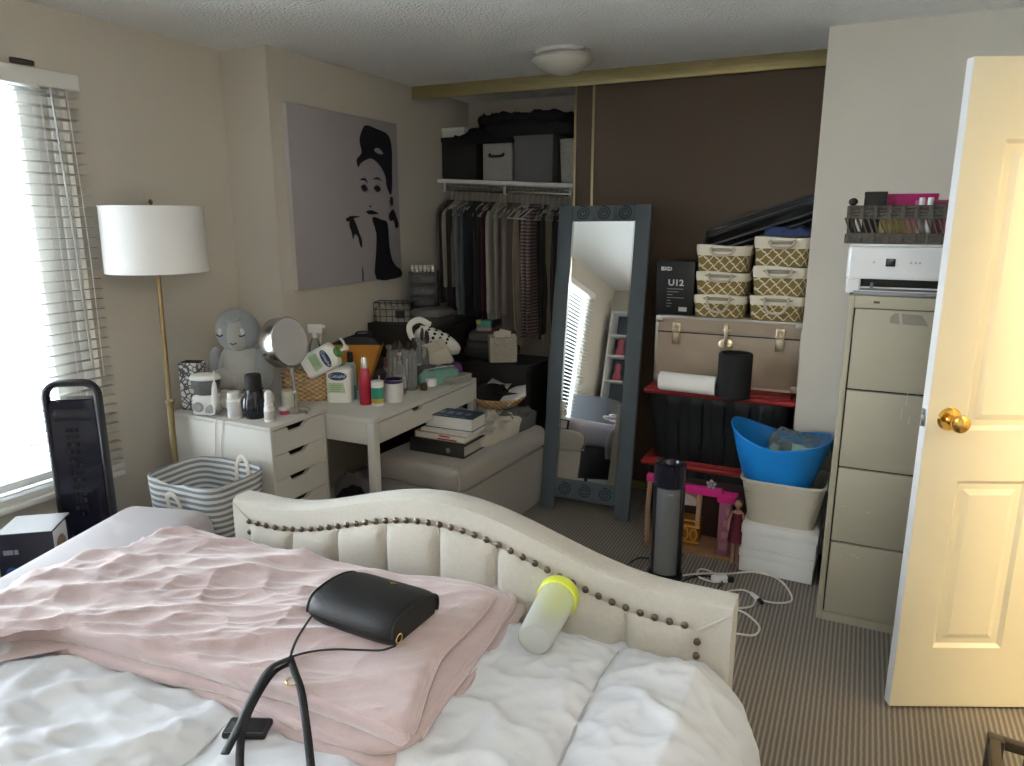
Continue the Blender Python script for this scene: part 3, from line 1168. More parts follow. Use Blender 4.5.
part('fabric_side', G().grid(hwall(0), 64, 24, cu=True), HST, hm, ang=60)
part('lining', G().grid(hwall(.006), 64, 24, cu=True), HST, hm, ang=60)
part('bottom', G().box((0, 0, .02), (.26, .20, .012), bev=.004), HST, hm)
f = hwall(.003)
part('rim', G().tube([f(k / 64, 1.0) for k in range(64)], .006, 8, True), HST, hm)
for side, xs_ in ((-1, (-.035, .030)), (1, (.02, .085))):
    g = G()
    y = side * (hd2 + .004)
    P = [(xs_[0], y * .86, HZ - .12), (xs_[0], y * .90, HZ - .05), (xs_[0] + .004, y * .92, HZ - .0), (sum(xs_) / 2, y * .93, HZ + .03), (xs_[1] - .004, y * .92, HZ - .0), (xs_[1], y * .90, HZ - .05), (xs_[1], y * .86, HZ - .12)] if side > 0 else \
        [(xs_[0], y * .97, HZ - .18), (xs_[0], y * 1.03, HZ - .09), (xs_[0] + .006, y * 1.08, HZ - .05), (sum(xs_) / 2, y * 1.10, HZ - .035), (xs_[1] - .006, y * 1.08, HZ - .05), (xs_[1], y * 1.03, HZ - .09), (xs_[1], y * .97, HZ - .18)]
    part('handle', G().tube(spline(P, 6), .011, 8, flat=.25, up=(0, 1, 0)), CREAM, hm)
f = hwall(.012)
part('laundry', G().cushion([(-.13, -.09), (.13, -.09), (.13, .09), (-.13, .09)], .30, .12, .05, 14, lambda x, y: .03 * nz(x, y, 9, 2), 6), mat('laundry_white', (.5, .5, .52), .9), hm)

# ------------------------------------------------------------------ white drawer unit
LAM = mat('white_laminate', (0.53, 0.52, 0.49), 0.42, var=0.02, scale=3)
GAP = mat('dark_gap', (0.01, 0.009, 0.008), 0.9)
dr = thing('drawer_unit', 'low white drawer unit with notched drawers, cluttered top, beside the desk', 'drawer unit', (0, 0, 0))
DX0, DX1, DRY0, DRY1, DZ = -2.75, -2.16, 2.165, 2.512, .76
g = G()
g.b2((DX0, DRY0, .03), (DX1, DRY0 + .016, DZ - .018), bev=.002).b2((DX0, DRY1 - .016, .03), (DX1, DRY1, DZ - .018), bev=.002)
g.b2((DX0, DRY0, DZ - .018), (DX1, DRY1, DZ), bev=.002).b2((DX0, DRY0 + .016, .03), (DX0 + .01, DRY1 - .016, DZ - .018)).b2((DX0, DRY0 + .016, .03), (DX1, DRY1 - .016, .046))
part('carcass', g, LAM, dr)
ym = (DRY0 + DRY1) / 2
fz = DZ - .022
for hgt in (.108, .108, .108, .132, .228):
    z1 = fz
    z0 = fz - hgt
    fz = z0 - .003
    y0, y1 = DRY0 + .018, DRY1 - .018
    # front outline with a sloped finger notch at the top, drawn in (y, z)
    n0, n1 = ym - .075, ym + .055
    poly = [(y0, z0), (y1, z0), (y1, z1), (n1, z1), (n1 - .035, z1 - .022), (n0 + .012, z1 - .022), (n0, z1), (y0, z1)]
    M = Matrix(((0, 0, 1, DX1 - .018), (1, 0, 0, 0), (0, 1, 0, 0), (0, 0, 0, 1)))
    d_ = part('drawer', G().prism(poly, 0, .017, M), LAM, dr, ang=20)
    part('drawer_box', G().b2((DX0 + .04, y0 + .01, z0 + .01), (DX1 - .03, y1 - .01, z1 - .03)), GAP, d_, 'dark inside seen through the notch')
for sx_ in (DX0 + .05, DX1 - .05):
    for sy_ in (DRY0 + .04, DRY1 - .04):
        part('foot', G().cyl((sx_, sy_, 0), (sx_, sy_, .03), .016, 12), LAM, dr)

# ------------------------------------------------------------------ white desk
dk = thing('desk', 'white desk with one notched drawer, its top heaped with toiletries', 'desk', (0, 0, 0))
KX0, KX1, KY0, KY1, KZ = -2.635, -1.905, 2.53, 3.49, .735
part('desktop', G().b2((KX0, KY0, KZ - .022), (KX1, KY1, KZ), bev=.002), LAM, dk)
g = G()
g.b2((KX0, KY0 + .002, KZ - .125), (KX1 - .042, KY0 + .018, KZ - .022), bev=.002)
part('side_rail', g, LAM, dk)
part('side_rail', G().b2((KX0, KY1 - .018, KZ - .125), (KX1 - .003, KY1, KZ - .022), bev=.002), LAM, dk)
part('back_rail', G().b2((KX0, KY0 + .018, KZ - .125), (KX0 + .018, KY1 - .018, KZ - .022), bev=.002), LAM, dk)
nm = at(417, 398, X=KX1).y
poly = [(KY0 + .041, KZ - .122), (KY1 - .041, KZ - .122), (KY1 - .041, KZ - .026), (nm + .045, KZ - .026), (nm + .028, KZ - .044), (nm - .028, KZ - .044), (nm - .045, KZ - .026), (KY0 + .041, KZ - .026)]
d_ = part('drawer', G().prism(poly, 0, .017, Matrix(((0, 0, 1, KX1 - .017), (1, 0, 0, 0), (0, 1, 0, 0), (0, 0, 0, 1)))), LAM, dk, ang=20)
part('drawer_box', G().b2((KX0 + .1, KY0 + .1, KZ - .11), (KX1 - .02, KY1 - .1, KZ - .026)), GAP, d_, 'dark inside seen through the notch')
for x in (KX0 + .02, KX1 - .02):
    for y in (KY0 + .02, KY1 - .02):
        part('leg', G().box((x, y, (KZ - .022) / 2), (.04, .04, KZ - .022), bev=.003), LAM, dk)
# ------------------------------------------------------------------ things on the drawer unit
ZD = DZ
WHP = mat('white_plastic', (0.70, 0.70, 0.69), 0.35, var=0.03)
GRYP = mat('grey_plastic', (0.30, 0.30, 0.31), 0.45)
CHROME = mat('brushed_chrome', (0.62, 0.60, 0.58), 0.22, 1.0, var=0.05)
CLEAR = glass_mat('clear_acrylic', (0.90, 0.92, 0.92), 0.05, 0.16)


def bottle(name, label, loc, prof, m, caps=(), bands=(), n=20, sx=1.0, sy=1.0, rz=0.0, group=None, cat='bottle', rot=None):
    """lathed body + caps [(part name, profile, mat)] + printed bands [(part name, r, z0, z1, mat)]"""
    t = thing(name, label, cat, loc, rz, group, rot)
    part('body', G().lathe(prof, n, sx=sx, sy=sy), m, t)
    for nm_, p_, mm in caps:
        part(nm_, G().lathe(p_, 14), mm, t)
    for nm_, r_, z0, z1, mm in bands:
        part(nm_, G().lathe([(r_ * .99, z0), (r_, z0), (r_, z1), (r_ * .99, z1)], n, sx=sx, sy=sy), mm, t)
    return t


def onpx(px, py, Z):
    p = at(px, py, Z=Z)
    return (p.x, p.y, Z)


# patterned gift bag
FLOR = mat('floral_print', (.5, .5, .5), .6)
nt, b = nodes_of(FLOR)
tc = nt.nodes.new('ShaderNodeTexCoord')
vv = nt.nodes.new('ShaderNodeTexVoronoi')
vv.feature = 'DISTANCE_TO_EDGE'
vv.inputs['Scale'].default_value = 42
nn = nt.nodes.new('ShaderNodeTexNoise')
nn.inputs['Scale'].default_value = 38
nt.links.new(tc.outputs['Object'], vv.inputs['Vector'])
nt.links.new(tc.outputs['Object'], nn.inputs['Vector'])
fm = math_node(nt, 'GREATER_THAN', math_node(nt, 'ADD', vv.outputs['Distance'], math_node(nt, 'MULTIPLY', nn.outputs['Fac'], .35)), .29)
nt.links.new(mixcol(nt, fm, (.07, .07, .08), (.58, .57, .55)), b.inputs['Base Color'])
l = onpx(194, 407, ZD)
k = mpp(l)
h = ztop(l, 361) - ZD
gb = thing('gift_bag', 'black and white floral patterned box behind the water flosser', 'gift bag', (-2.70, 2.265, ZD), .35)
part('body', G().box((0, 0, h / 2), (.095, .07, h), bev=.003), FLOR, gb)
part('opening', G().box((0, 0, h + .001), (.080, .055, .003)), GAP, gb)

l = (-2.575, 2.222, ZD)
wf = thing('water_flosser', 'white countertop water flosser with a clear tank on the drawer unit', 'water flosser', l, .42)
part('base', G().box((0, 0, .045), (.105, .085, .09), bev=.014, seg=3), WHP, wf)
part('pressure_dial', G().lathe([(.0, .012), (.016, .012), (.019, .008), (.02, 0), (.026, -.001), (.0, -.001)], 22, Tr(-.022, -.043, .04, rx=PI / 2)), GRYP, wf)
part('water_tank', G().lathe([(.045, .088), (.062, .135), (.064, .16), (.061, .16), (.044, .09)], 26, sy=.72), glass_mat('smoky_clear', (.55, .55, .55), .08, .25), wf)
part('tank_lid', G().lathe([(.067, .158), (.069, .166), (.06, .178), (.03, .184), (0, .185)], 26, sy=.74), WHP, wf)
hd = part('handle', G().lathe([(.010, .03), (.013, .06), (.012, .12), (.008, .15), (.004, .155), (.003, .20), (.004, .205), (0, .206)], 14, Tr(.05, -.045, 0, ry=.06)), WHP, wf)
part('hose', G().tube(spline([(.05, -.05, .05), (.055, -.062, .02), (.03, -.06, .012), (.02, -.05, .02)], 6), .004, 6), WHP, wf)
part('hose_reel', G().lathe([(.0, .0), (.024, .0), (.024, .012), (.012, .014), (0, .014)], 20, Tr(.036, -.043, .028, rx=PI / 2)), GRYP, wf)

l = onpx(236, 418, ZD)
k = mpp(l)
r = 7.5 * k
h = ztop(l, 392) - ZD
bottle('supplement_jar', 'white supplement jar with a printed label beside the water flosser', l, [(0, 0), (r * .95, 0), (r, .004), (r, h * .74), (r * .8, h * .80), (r * .8, h * .82)], WHP,
       [('lid', [(r * .86, h * .80), (r * .88, h * .82), (r * .88, h), (r * .8, h + .002), (0, h + .002)], WHP)], [('printed_label', r * 1.01, h * .12, h * .68, mat('label_grey', (.50, .50, .52), .5))], cat='jar')

l = onpx(256, 417, ZD)
k = mpp(l)
r = 12 * k
h = ztop(l, 374) - ZD
t = thing('ribbed_bottle', 'black ribbed bottle with a squat cap next to the white supplement jar', 'bottle', l)


def ribb(u, v):
    th = 2 * PI * u
    prof_ = .80 + .22 * math.sin(PI * min(1, v * 1.2)) - (.25 * max(0, v - .8) * 3)
    q = r * prof_ * (1 + .05 * math.cos(th * 9) * math.sin(PI * v))
    return (q * math.cos(th), q * math.sin(th), h * .66 * v)


part('body', G().grid(ribb, 72, 16, cu=True).lathe([(0, .001), (r * .8, .001)], 24).lathe([(r * .85, h * .655), (0, h * .66)], 24), GBLK, t)
part('cap', G().lathe([(r * .62, h * .64), (r * .66, h * .68), (r * .66, h * .96), (r * .58, h), (0, h)], 24), MBLK, t)

l = onpx(270, 421, ZD)
k = mpp(l)
r = 5.2 * k
h = ztop(l, 390) - ZD
bottle('nasal_spray', 'small white pump spray bottle at the front corner of the drawer unit', l, [(0, 0), (r, 0), (r, h * .40), (r * .9, h * .48), (r * .55, h * .52)], WHP,
       [('pump_collar', [(r * .85, h * .50), (r * .85, h * .60), (r * .5, h * .62), (0, h * .62)], WHP), ('nozzle', [(r * .72, h * .62), (r * .7, h * .9), (r * .3, h), (0, h)], mat('cap_translucent', (.55, .55, .55), .3))], [('printed_label', r * 1.01, h * .08, h * .34, mat('label_pale', (.45, .45, .42), .5))])

# magnifying vanity mirror: drum head on a stem
l = onpx(297, 411, ZD)
vm = thing('vanity_mirror', 'round silver vanity mirror tilted on a stem between drawers and desk', 'mirror', l)
hp_ = at(287, 342, Y=l[1] - .02)
hc = Vector((hp_.x - l[0], hp_.y - l[1], hp_.z - ZD))
k = mpp(l)
R_ = 24.5 * k
part('base', G().lathe([(0, 0), (.062, 0), (.062, .006), (.045, .012), (.010, .02)], 28), CHROME, vm)
part('stem', G().tube([(0, 0, .015), (hc.x * .1, hc.y * .1, .08), (hc.x * .5, hc.y * .5, hc.z - R_ * 1.05)], .009, 12).lathe([(.011, -.006), (.013, 0), (.011, .006)], 12, Tr(hc.x * .15, hc.y * .15, .09)), CHROME, vm)
nd = (Vector((0.985, 0.0, .175))).normalized()
Mh = Vector((0, 0, 1)).rotation_difference(nd).to_matrix().to_4x4()
Mh.translation = hc
part('mirror_drum', G().lathe([(0, -.065), (R_ * .7, -.064), (R_ * .96, -.058), (R_, -.05), (R_, .014), (R_ * .97, .018), (R_ * .80, .018), (R_ * .80, .012)], 40), CHROME, vm, M=Mh)
part('mirror_glass', G().lathe([(R_ * .80, .0125), (R_ * .5, .0125), (0, .0125)], 36), mat('mirror_silver', (.75, .75, .77), .03, 1.0, var=0), vm, M=Mh)
part('ring_light', G().lathe([(R_ * .82, .0185), (R_ * .95, .0185), (R_ * .95, .0175)], 36), mat('ring_grey', (.42, .42, .43), .5), vm, M=Mh)
# cable down over the drawers
part('cable', G().tube(spline([(.05, .0, .006), (.066, -.015, .006), (.0765, -.018, -.004), (.0765, -.012, -.05), (.0765, .01, -.15), (.0765, .03, -.28), (.0765, .02, -.40), (.0765, .03, -.55)], 8), .0036, 6), mat('cable_grey', (.07, .068, .065), .5), vm)

# plush creature
PLB = mat('plush_blue_grey', (0.30, 0.325, 0.335), 0.95, var=0.10, scale=40, bump=0.5, bscale=260, sheen=0.5)
PLG = mat('plush_pale_grey', (0.40, 0.39, 0.365), 0.95, var=0.08, scale=40, bump=0.5, bscale=260, sheen=0.5)
ps = thing('plush_toy', 'blue grey plush toy with a round hooded head and white eyes behind the mirror', 'plush toy', (-2.60, 2.455, ZD), .40)
k = mpp((-2.60, 2.455, ZD))
s = k * 20
hz = ztop((-2.60, 2.455), 331) - ZD
part('body', G().ball((0, 0, hz * .42), (s * 1.15, s * .9, hz * .44), 24), PLG, ps)
part('arm', G().ball((-s * 1.15, -s * .05, hz * .48), (s * .45, s * .5, hz * .30), 16), PLB, ps)
part('arm', G().ball((s * 1.15, -s * .05, hz * .48), (s * .5, s * .5, hz * .28), 16), PLB, ps)
part('foot', G().ball((-s * .55, -s * .72, hz * .36), (s * .66, s * .42, s * .56), 18), PLG, ps)
part('foot', G().ball((s * .72, -s * .72, hz * .36), (s * .62, s * .42, s * .54), 18), PLG, ps)
hd = part('head', G().ball((0, 0, hz), (s * 1.05, s * .95, s * 1.08), 28), PLB, ps)
part('face_patch', G().ball((s * .12, -s * .42, hz - s * .05), (s * .62, s * .58, s * .88), 22), PLG, hd)
part('brow_tuft', G().tube(spline([(-s * .2, -s * .75, hz + s * .72), (s * .15, -s * .85, hz + s * .62), (s * .5, -s * .68, hz + s * .75)], 6), [s * .04, s * .08, s * .12] + [s * .13] * 7 + [s * .12, s * .08, s * .03], 8), PLB, hd)
for ex in (-.52, .52):
    ey = part('eye', G().ball((s * ex, -s * .80, hz + s * .08), (s * .15, s * .08, s * .19), 12), mat('plush_white', (.6, .6, .58), .9), hd)
    part('eyelid_stitch', G().tube(spline([(s * (ex - .18), -s * .86, hz - s * .05), (s * ex, -s * .92, hz - s * .12), (s * (ex + .18), -s * .84, hz - s * .05)], 5), s * .03, 6), MBLK, ey)
part('muzzle_stitch', G().tube(spline([(-s * .02, -s * .98, hz - s * .45), (s * .14, -s * 1.0, hz - s * .50), (s * .3, -s * .96, hz - s * .44)], 5), s * .03, 6), mat('stitch_grey', (.16, .16, .16), .9), hd)

# neck pillow and small pots behind
g = G().tube(spline([(-.10, .02, .055), (-.085, -.05, .05), (0, -.065, .05), (.085, -.05, .05), (.10, .02, .055)], 8), [.03] + [.036] * 31 + [.03], 12)
solo('travel_pillow', g, mat('cream_plush', (.52, .50, .43), .95, bump=.3, bscale=200, sheen=.4), 'curved cream travel pillow lying below the plush toy', 'pillow', (-2.485, 2.36, ZD), .35)
l = (-2.31, 2.445, ZD)
t = thing('cream_pot', 'squat cream pot behind the black ribbed bottle', 'pot', l)
part('body', G().lathe([(0, 0), (.03, 0), (.033, .004), (.033, .06), (.03, .065)], 20), mat('cream_plastic', (.55, .52, .44), .5), t)
part('lid', G().lathe([(.034, .062), (.034, .085), (.03, .088), (0, .088)], 20), mat('cream_plastic', (.55, .52, .44), .5), t)
l = onpx(286, 411, ZD)
t = thing('lip_balm_tub', 'small pink and white tub at the foot of the vanity mirror', 'tub', (-2.262, 2.36, ZD))
part('body', G().lathe([(0, 0), (.020, 0), (.022, .02), (.02, .022)], 18), mat('hot_pink_dull', (.42, .06, .13), .4), t)
part('lid', G().lathe([(.023, .02), (.023, .032), (.02, .034), (0, .034)], 18), WHP, t)

# thin white cords hanging down the side of the unit
for a, xs_ in ((0, -2.47), (1, -2.43)):
    g = G().tube(spline([(xs_ + .05, DRY0 + .05, ZD + .003), (xs_ + .02, DRY0 + .01, ZD + .004), (xs_ + .005, DRY0 - .004, ZD - .01), (xs_ - .015, DRY0 - .005, ZD - .18), (xs_ - .02 + .05 * a, DRY0 - .005, ZD - .40), (xs_, DRY0 - .005, .02)], 8), .0018, 5)
    solo('charging_cord', g, mat('cord_white', (.50, .49, .46), .5), ('thin white cord hanging down the drawer unit, nearer the lamp', 'thin white cord hanging down the drawer unit, nearer the drawers')[a], 'cord', (0, 0, 0), 0, 'cords on the drawer unit')

# ------------------------------------------------------------------ things on the desk
ZK = KZ
WICK = mat('honey_wicker', (.3, .2, .1), .7)
nt, b = nodes_of(WICK)
tc, s3 = sepxyz(nt)
n1 = nt.nodes.new('ShaderNodeTexNoise')
n1.inputs['Scale'].default_value = 60
nt.links.new(tc.outputs['Object'], n1.inputs['Vector'])
zf = math_node(nt, 'SINE', math_node(nt, 'MULTIPLY', s3.outputs['Z'], 2 * PI / .022))
hx = math_node(nt, 'SINE', math_node(nt, 'MULTIPLY', math_node(nt, 'ADD', s3.outputs['X'], s3.outputs['Y']), 2 * PI / .040))
wvv = math_node(nt, 'MULTIPLY_ADD', math_node(nt, 'MULTIPLY', zf, hx), .5, .5)
nt.links.new(mixcol(nt, math_node(nt, 'MULTIPLY', math_node(nt, 'ADD', wvv, n1.outputs['Fac']), .6), (.10, .05, .02), (.80, .54, .27)), b.inputs['Base Color'])
bpn = nt.nodes.new('ShaderNodeBump')
bpn.inputs['Strength'].default_value = .8
bpn.inputs['Distance'].default_value = .006
nt.links.new(wvv, bpn.inputs['Height'])
nt.links.new(bpn.outputs[0], b.inputs['Normal'])


def rbasket(w_, d_, h_, taper=.9, p=6.0, th_=.008, wave=0.0):
    g = G()

    def side(ins):
        def fn(u, v):
            th = 2 * PI * u
            c, s_ = math.cos(th), math.sin(th)
            q = (abs(c) ** p + abs(s_) ** p) ** (-1 / p)
            kk = taper + (1 - taper) * v
            return ((w_ / 2 * kk - ins) * q * c, (d_ / 2 * kk - ins) * q * s_, h_ * v + wave * math.sin(th * 2) * v)
        return fn
    g.grid(side(0), 56, 10, cu=True).grid(side(th_), 56, 10, cu=True)
    g.tube([side(th_ / 2)(k_ / 56, 1.0) for k_ in range(56)], th_ * .8, 6, True)
    g.box((0, 0, .006), (w_ * taper * .9, d_ * taper * .9, .01))
    return g


bk = thing('wicker_basket', 'honey coloured wicker basket on the left end of the desk', 'basket', (-2.435, 2.72, ZK), .42)
hB = .135
part('woven_body', rbasket(.235, .15, hB, .93), WICK, bk)
part('liner', G().cushion([(-.10, -.06), (.10, -.06), (.10, .06), (-.10, .06)], hB * .6, .02, .02, 6), mat('basket_lining', (.3, .26, .2), .9), bk)

GREENP = mat('pump_green', (0.10, 0.26, 0.08), 0.4)
CETW = mat('lotion_white', (0.78, 0.78, 0.75), 0.35, var=0.02)
CETB = mat('label_navy', (0.02, 0.045, 0.13), 0.4)
CETG = mat('label_green', (0.42, 0.56, 0.35), 0.45)


def lotion(label, loc, rot, h, w_, d_):
    t = thing('lotion_bottle', label, 'bottle', loc, 0, None, rot)
    p = 4.5

    def fn(u, v):
        th = 2 * PI * u
        c, s_ = math.cos(th), math.sin(th)
        q = (abs(c) ** p + abs(s_) ** p) ** (-1 / p)
        kk = 1.0 if v < .86 else 1 - .62 * ((v - .86) / .14) ** 1.8
        if v < .05:
            kk = .94 + .06 * v / .05
        return (w_ / 2 * kk * q * c, d_ / 2 * kk * q * s_, h * .72 * v)
    part('body', G().grid(fn, 48, 26, cu=True).box((0, 0, .002), (w_ * .84, d_ * .84, .004)), CETW, t)
    part('pump_collar', G().lathe([(w_ * .20, h * .71), (w_ * .21, h * .72), (w_ * .21, h * .80), (w_ * .12, h * .83), (0, h * .83)], 18), GREENP, t)
    pm = part('pump_head', G().lathe([(w_ * .06, h * .82), (w_ * .06, h * .90), (w_ * .11, h * .91), (w_ * .11, h * .97), (0, h * .98)], 14), WHP, t)
    part('pump_spout', G().tube([(0, 0, h * .95), (-w_ * .3, 0, h * .955), (-w_ * .42, 0, h * .93)], w_ * .05, 8), WHP, t)
    ov = [(w_ * .37 * math.cos(2 * PI * a / 24), h * .085 * math.sin(2 * PI * a / 24)) for a in range(24)]
    part('label_oval', G().prism(ov, 0, .0012, Tr(0, -d_ / 2, h * .53, rx=PI / 2)), CETB, t)
    text('lettering', 'Cetaphil', w_ * .19, WHP, t, Tr(0, -d_ / 2 - .0015, h * .53) @ F0)
    part('label_green', G().prism([(-w_ * .38, 0), (w_ * .30, 0), (w_ * .22, h * .20), (-w_ * .38, h * .20)], 0, .001, Tr(-.001, -d_ / 2, h * .20, rx=PI / 2)), CETG, t)
    g = G()
    for i in range(4):
        g.b2((-w_ * .30, -d_ / 2 - .0018, h * (.35 - .04 * i)), (w_ * (.15 - .03 * i), -d_ / 2 - .0008, h * (.36 - .04 * i)))
    part('printed_text', g, mat('print_dark_green', (.12, .20, .12), .5), t)
    return t


l = onpx(341, 401, ZK)
k = mpp(l)
hL = ztop(l, 351) - ZK
lotion('white pump lotion bottle with a green collar standing on the desk front', l, (0, 0, .40), hL, 25 * k, 15 * k)
# the second one lies across the basket, pump to the upper right
lp = at(318, 362, Y=2.70)
lotion('white pump lotion bottle lying tilted on top of the wicker basket', (lp.x - .03, lp.y - .04, .905), (math.radians(12), math.radians(62), .42), hL * 1.0, 25 * k, 15 * k)

TEAL = mat('teal_plastic', (0.05, 0.22, 0.23), 0.3)
l = onpx(352, 399, ZK)
k = mpp(l)
r, h = 5.0 * k, ztop(l, 352) - ZK
bottle('teal_bottle', 'slim pale teal bottle with a black cap between lotion and red bottle', l, [(0, 0), (r, 0), (r, h * .72), (r * .7, h * .78), (r * .4, h * .80)], mat('pale_teal', (.34, .46, .45), .3),
       [('cap', [(r * .6, h * .79), (r * .6, h * .98), (r * .5, h), (0, h)], MBLK)], [('colour_band', r * 1.01, .003, h * .30, TEAL)])
l = onpx(360, 396, ZK)
bottle('teal_jar', 'low dark teal bottle half hidden behind the red bottle', (l[0] - .01, l[1] + .03, ZK), [(0, 0), (.016, 0), (.017, .07), (.008, .085), (.008, .10), (0, .10)], TEAL)
l = onpx(366, 404, ZK)
k = mpp(l)
r, h = 6.0 * k, ztop(l, 357) - ZK
bottle('red_spray_bottle', 'glossy red spray bottle with a silver cap at the desk corner', l, [(0, 0), (r * .96, 0), (r, .004), (r, h * .55), (r * .8, h * .72), (r * .55, h * .78)], mat('glossy_red', (0.42, 0.01, 0.04), 0.22, coat=.5),
       [('cap', [(r * .60, h * .77), (r * .58, h * .93), (r * .42, h), (0, h)], CHROME)])
l = onpx(378, 405, ZK)
k = mpp(l)
r, h = 6.2 * k, ztop(l, 381) - ZK
bottle('vitamin_jar', 'small white jar with a green and yellow label in front of the mug', l, [(0, 0), (r, 0), (r, h * .80), (r * .9, h * .82)], WHP,
       [('lid', [(r * 1.02, h * .80), (r * 1.02, h), (r * .9, h * 1.01), (0, h * 1.01)], WHP)], [('green_label', r * 1.015, h * .30, h * .76, mat('label_teal_green', (.03, .26, .20), .4)), ('yellow_label', r * 1.013, h * .12, h * .30, mat('label_mustard', (.50, .36, .06), .4))], cat='jar')
l = onpx(377, 398, ZK)
solo('cotton_swab_stick', G().tube([(0, 0, 0), (.004, .0, .10)], .004, 8).ball((.004, 0, .10), (.005, .005, .009), 8), WHP, 'thin white stick standing between the vitamin jar and the mug', 'stick', (l[0] - .012, l[1] + .035, ZK))
l = onpx(394, 401, ZK)
k = mpp(l)
r, h = 9.5 * k, ztop(l, 379) - ZK
t = thing('mug', 'white mug with a deep purple rim and a dark crest, holding makeup brushes', 'mug', l, -.5)
part('body', G().lathe([(0, 0), (r * .93, 0), (r, .006), (r, h), (r * .93, h), (r * .92, .01), (0, .008)], 30), WHP, t)
part('rim_band', G().lathe([(r * 1.01, h * .86), (r * 1.015, h * .98), (r * .99, h * 1.005), (r * .93, h * 1.0), (r * .925, h * .7)], 30), mat('deep_purple', (.022, .015, .075), .3), t)
part('handle', G().tube(spline([(-r * .95, 0, h * .80), (-r * 1.5, 0, h * .75), (-r * 1.6, 0, h * .45), (-r * .97, 0, h * .22)], 6), .0045, 8), WHP, t)
part('crest', G().prism([(-.011, -.002), (0, -.014), (.011, -.002), (.011, .010), (.004, .007), (0, .012), (-.004, .007), (-.011, .010)], 0, .0015, Tr(-r * .60, -r * .83, h * .45, rx=PI / 2, rz=-.62)), mat('crest_dark', (.05, .05, .07), .5), t)

# orange bag
l = (-2.34, 3.0, ZK)
ob = thing('orange_bag', 'orange wedge shaped bag with a black top standing behind the bottles', 'bag', l, .42)
k = mpp(l)
wb, z1 = 46 * k, ztop(l, 342) - ZK
z2 = ztop(l, 336) - ZK
zb = .0
ORG = mat('burnt_orange', (0.46, 0.19, 0.02), 0.55, var=0.06)
poly = [(-wb * .22, zb), (wb * .18, zb), (wb * .54, z1 * .95), (wb * .50, z1), (-wb * .50, z1), (-wb * .52, z1 * .9)]
part('body', G().prism(poly, -.045, .045, XZ, .006), ORG, ob)
poly = [(-wb * .56, z1 * .97), (wb * .56, z1 * .97), (wb * .40, z2 + .0), (wb * .26, z2 + .004), (-wb * .05, z2 + .005), (-wb * .12, z2)]
part('top_flap', G().prism(poly, -.05, .05, XZ, .006), MBLK, ob)
part('handle', G().tube(spline([(-wb * .05, 0, z2), (wb * .02, 0, z2 + .02), (wb * .25, 0, z2 + .02), (wb * .30, 0, z2)], 6), .005, 8), MBLK, ob)

# clear spray bottle
l = (-2.475, 2.83, ZK)
t = thing('trigger_spray_bottle', 'clear trigger spray bottle behind the wicker basket', 'bottle', l, .5)
k = mpp(l)
h = ztop(l, 322) - ZK
part('body', G().lathe([(0, 0), (.032, 0), (.034, h * .5), (.028, h * .68), (.012, h * .78), (.012, h * .82)], 20), CLEAR, t)
part('trigger_head', G().b2((-.03, -.011, h * .84), (.045, .011, h * .97), bev=.006).cyl((.045, 0, h * .93), (.058, 0, h * .93), .008, 10).lathe([(.014, h * .78), (.014, h * .86), (0, h * .86)], 14), WHP, t)
part('trigger', G().tube(spline([(.030, 0, h * .86), (.036, 0, h * .78), (.028, 0, h * .70)], 5), .005, 8), WHP, t)

# clear cups with brushes
BRIS = mat('brush_bristle', (.05, .035, .03), .9)
BRP = mat('brush_red', (.35, .02, .06), .5)


def cup(label, loc, r, h):
    t = thing('acrylic_cup', label, 'cup', loc, 0, 'clear brush cups')
    part('wall', G().lathe([(r, 0), (r, h), (r - .002, h), (r - .002, .004)], 26), CLEAR, t)
    part('bottom', G().lathe([(0, 0), (r, 0), (r, .004), (0, .004)], 22), CLEAR, t)
    return t


l1 = at(410, 389, Z=ZK)
l2 = at(424, 383, Z=ZK)
cups = [((l1.x, l1.y), .040, .215, 'clear acrylic cup of brushes just right of the mug'), ((l2.x - .02, l2.y + .02), .038, .24, 'clear acrylic cup of brushes behind the perfume bottle'), ((l1.x - .085, l1.y - .005), .040, .21, 'clear acrylic cup of brushes behind the mug')]
bi = 0
seen_ = []
for (cx_, cy_), r, h, lab in cups:
    cup(lab, (cx_, cy_, ZK), r, h)
for (cx_, cy_), r, h, lab in cups:
    for j in range(4):
        a = 2 * PI * j / 4 + .6 + cx_ * 7
        rr = r * .52
        t = thing('makeup_brush', 'makeup brush standing in one of the clear acrylic cups', 'brush', (cx_ + rr * math.cos(a), cy_ + rr * math.sin(a), ZK + .006), a, 'makeup brushes in the cups', rot=(.06 * math.sin(a), .08 * math.cos(a), a))
        L_ = h * (1.06 + .12 * ((bi * 37) % 5) / 4)
        mh = (MBLK, CHROME, BRP, mat('handle_clear', (.5, .48, .46), .3))[bi % 4]
        part('handle', G().lathe([(0, 0), (.0035, .002), (.0055, L_ * .5), (.0045, L_ * .68)], 10), mh, t)
        part('ferrule', G().lathe([(.0046, L_ * .67), (.006, L_ * .84), (.0, L_ * .84)], 10), CHROME, t)
        part('bristles', G().lathe([(.0058, L_ * .83), (.010, L_ * .93), (.008, L_), (.003, L_ * 1.04), (0, L_ * 1.045)], 12), (BRIS, BRP, BRIS, WHP)[(bi + j) % 4], t)
        bi += 1

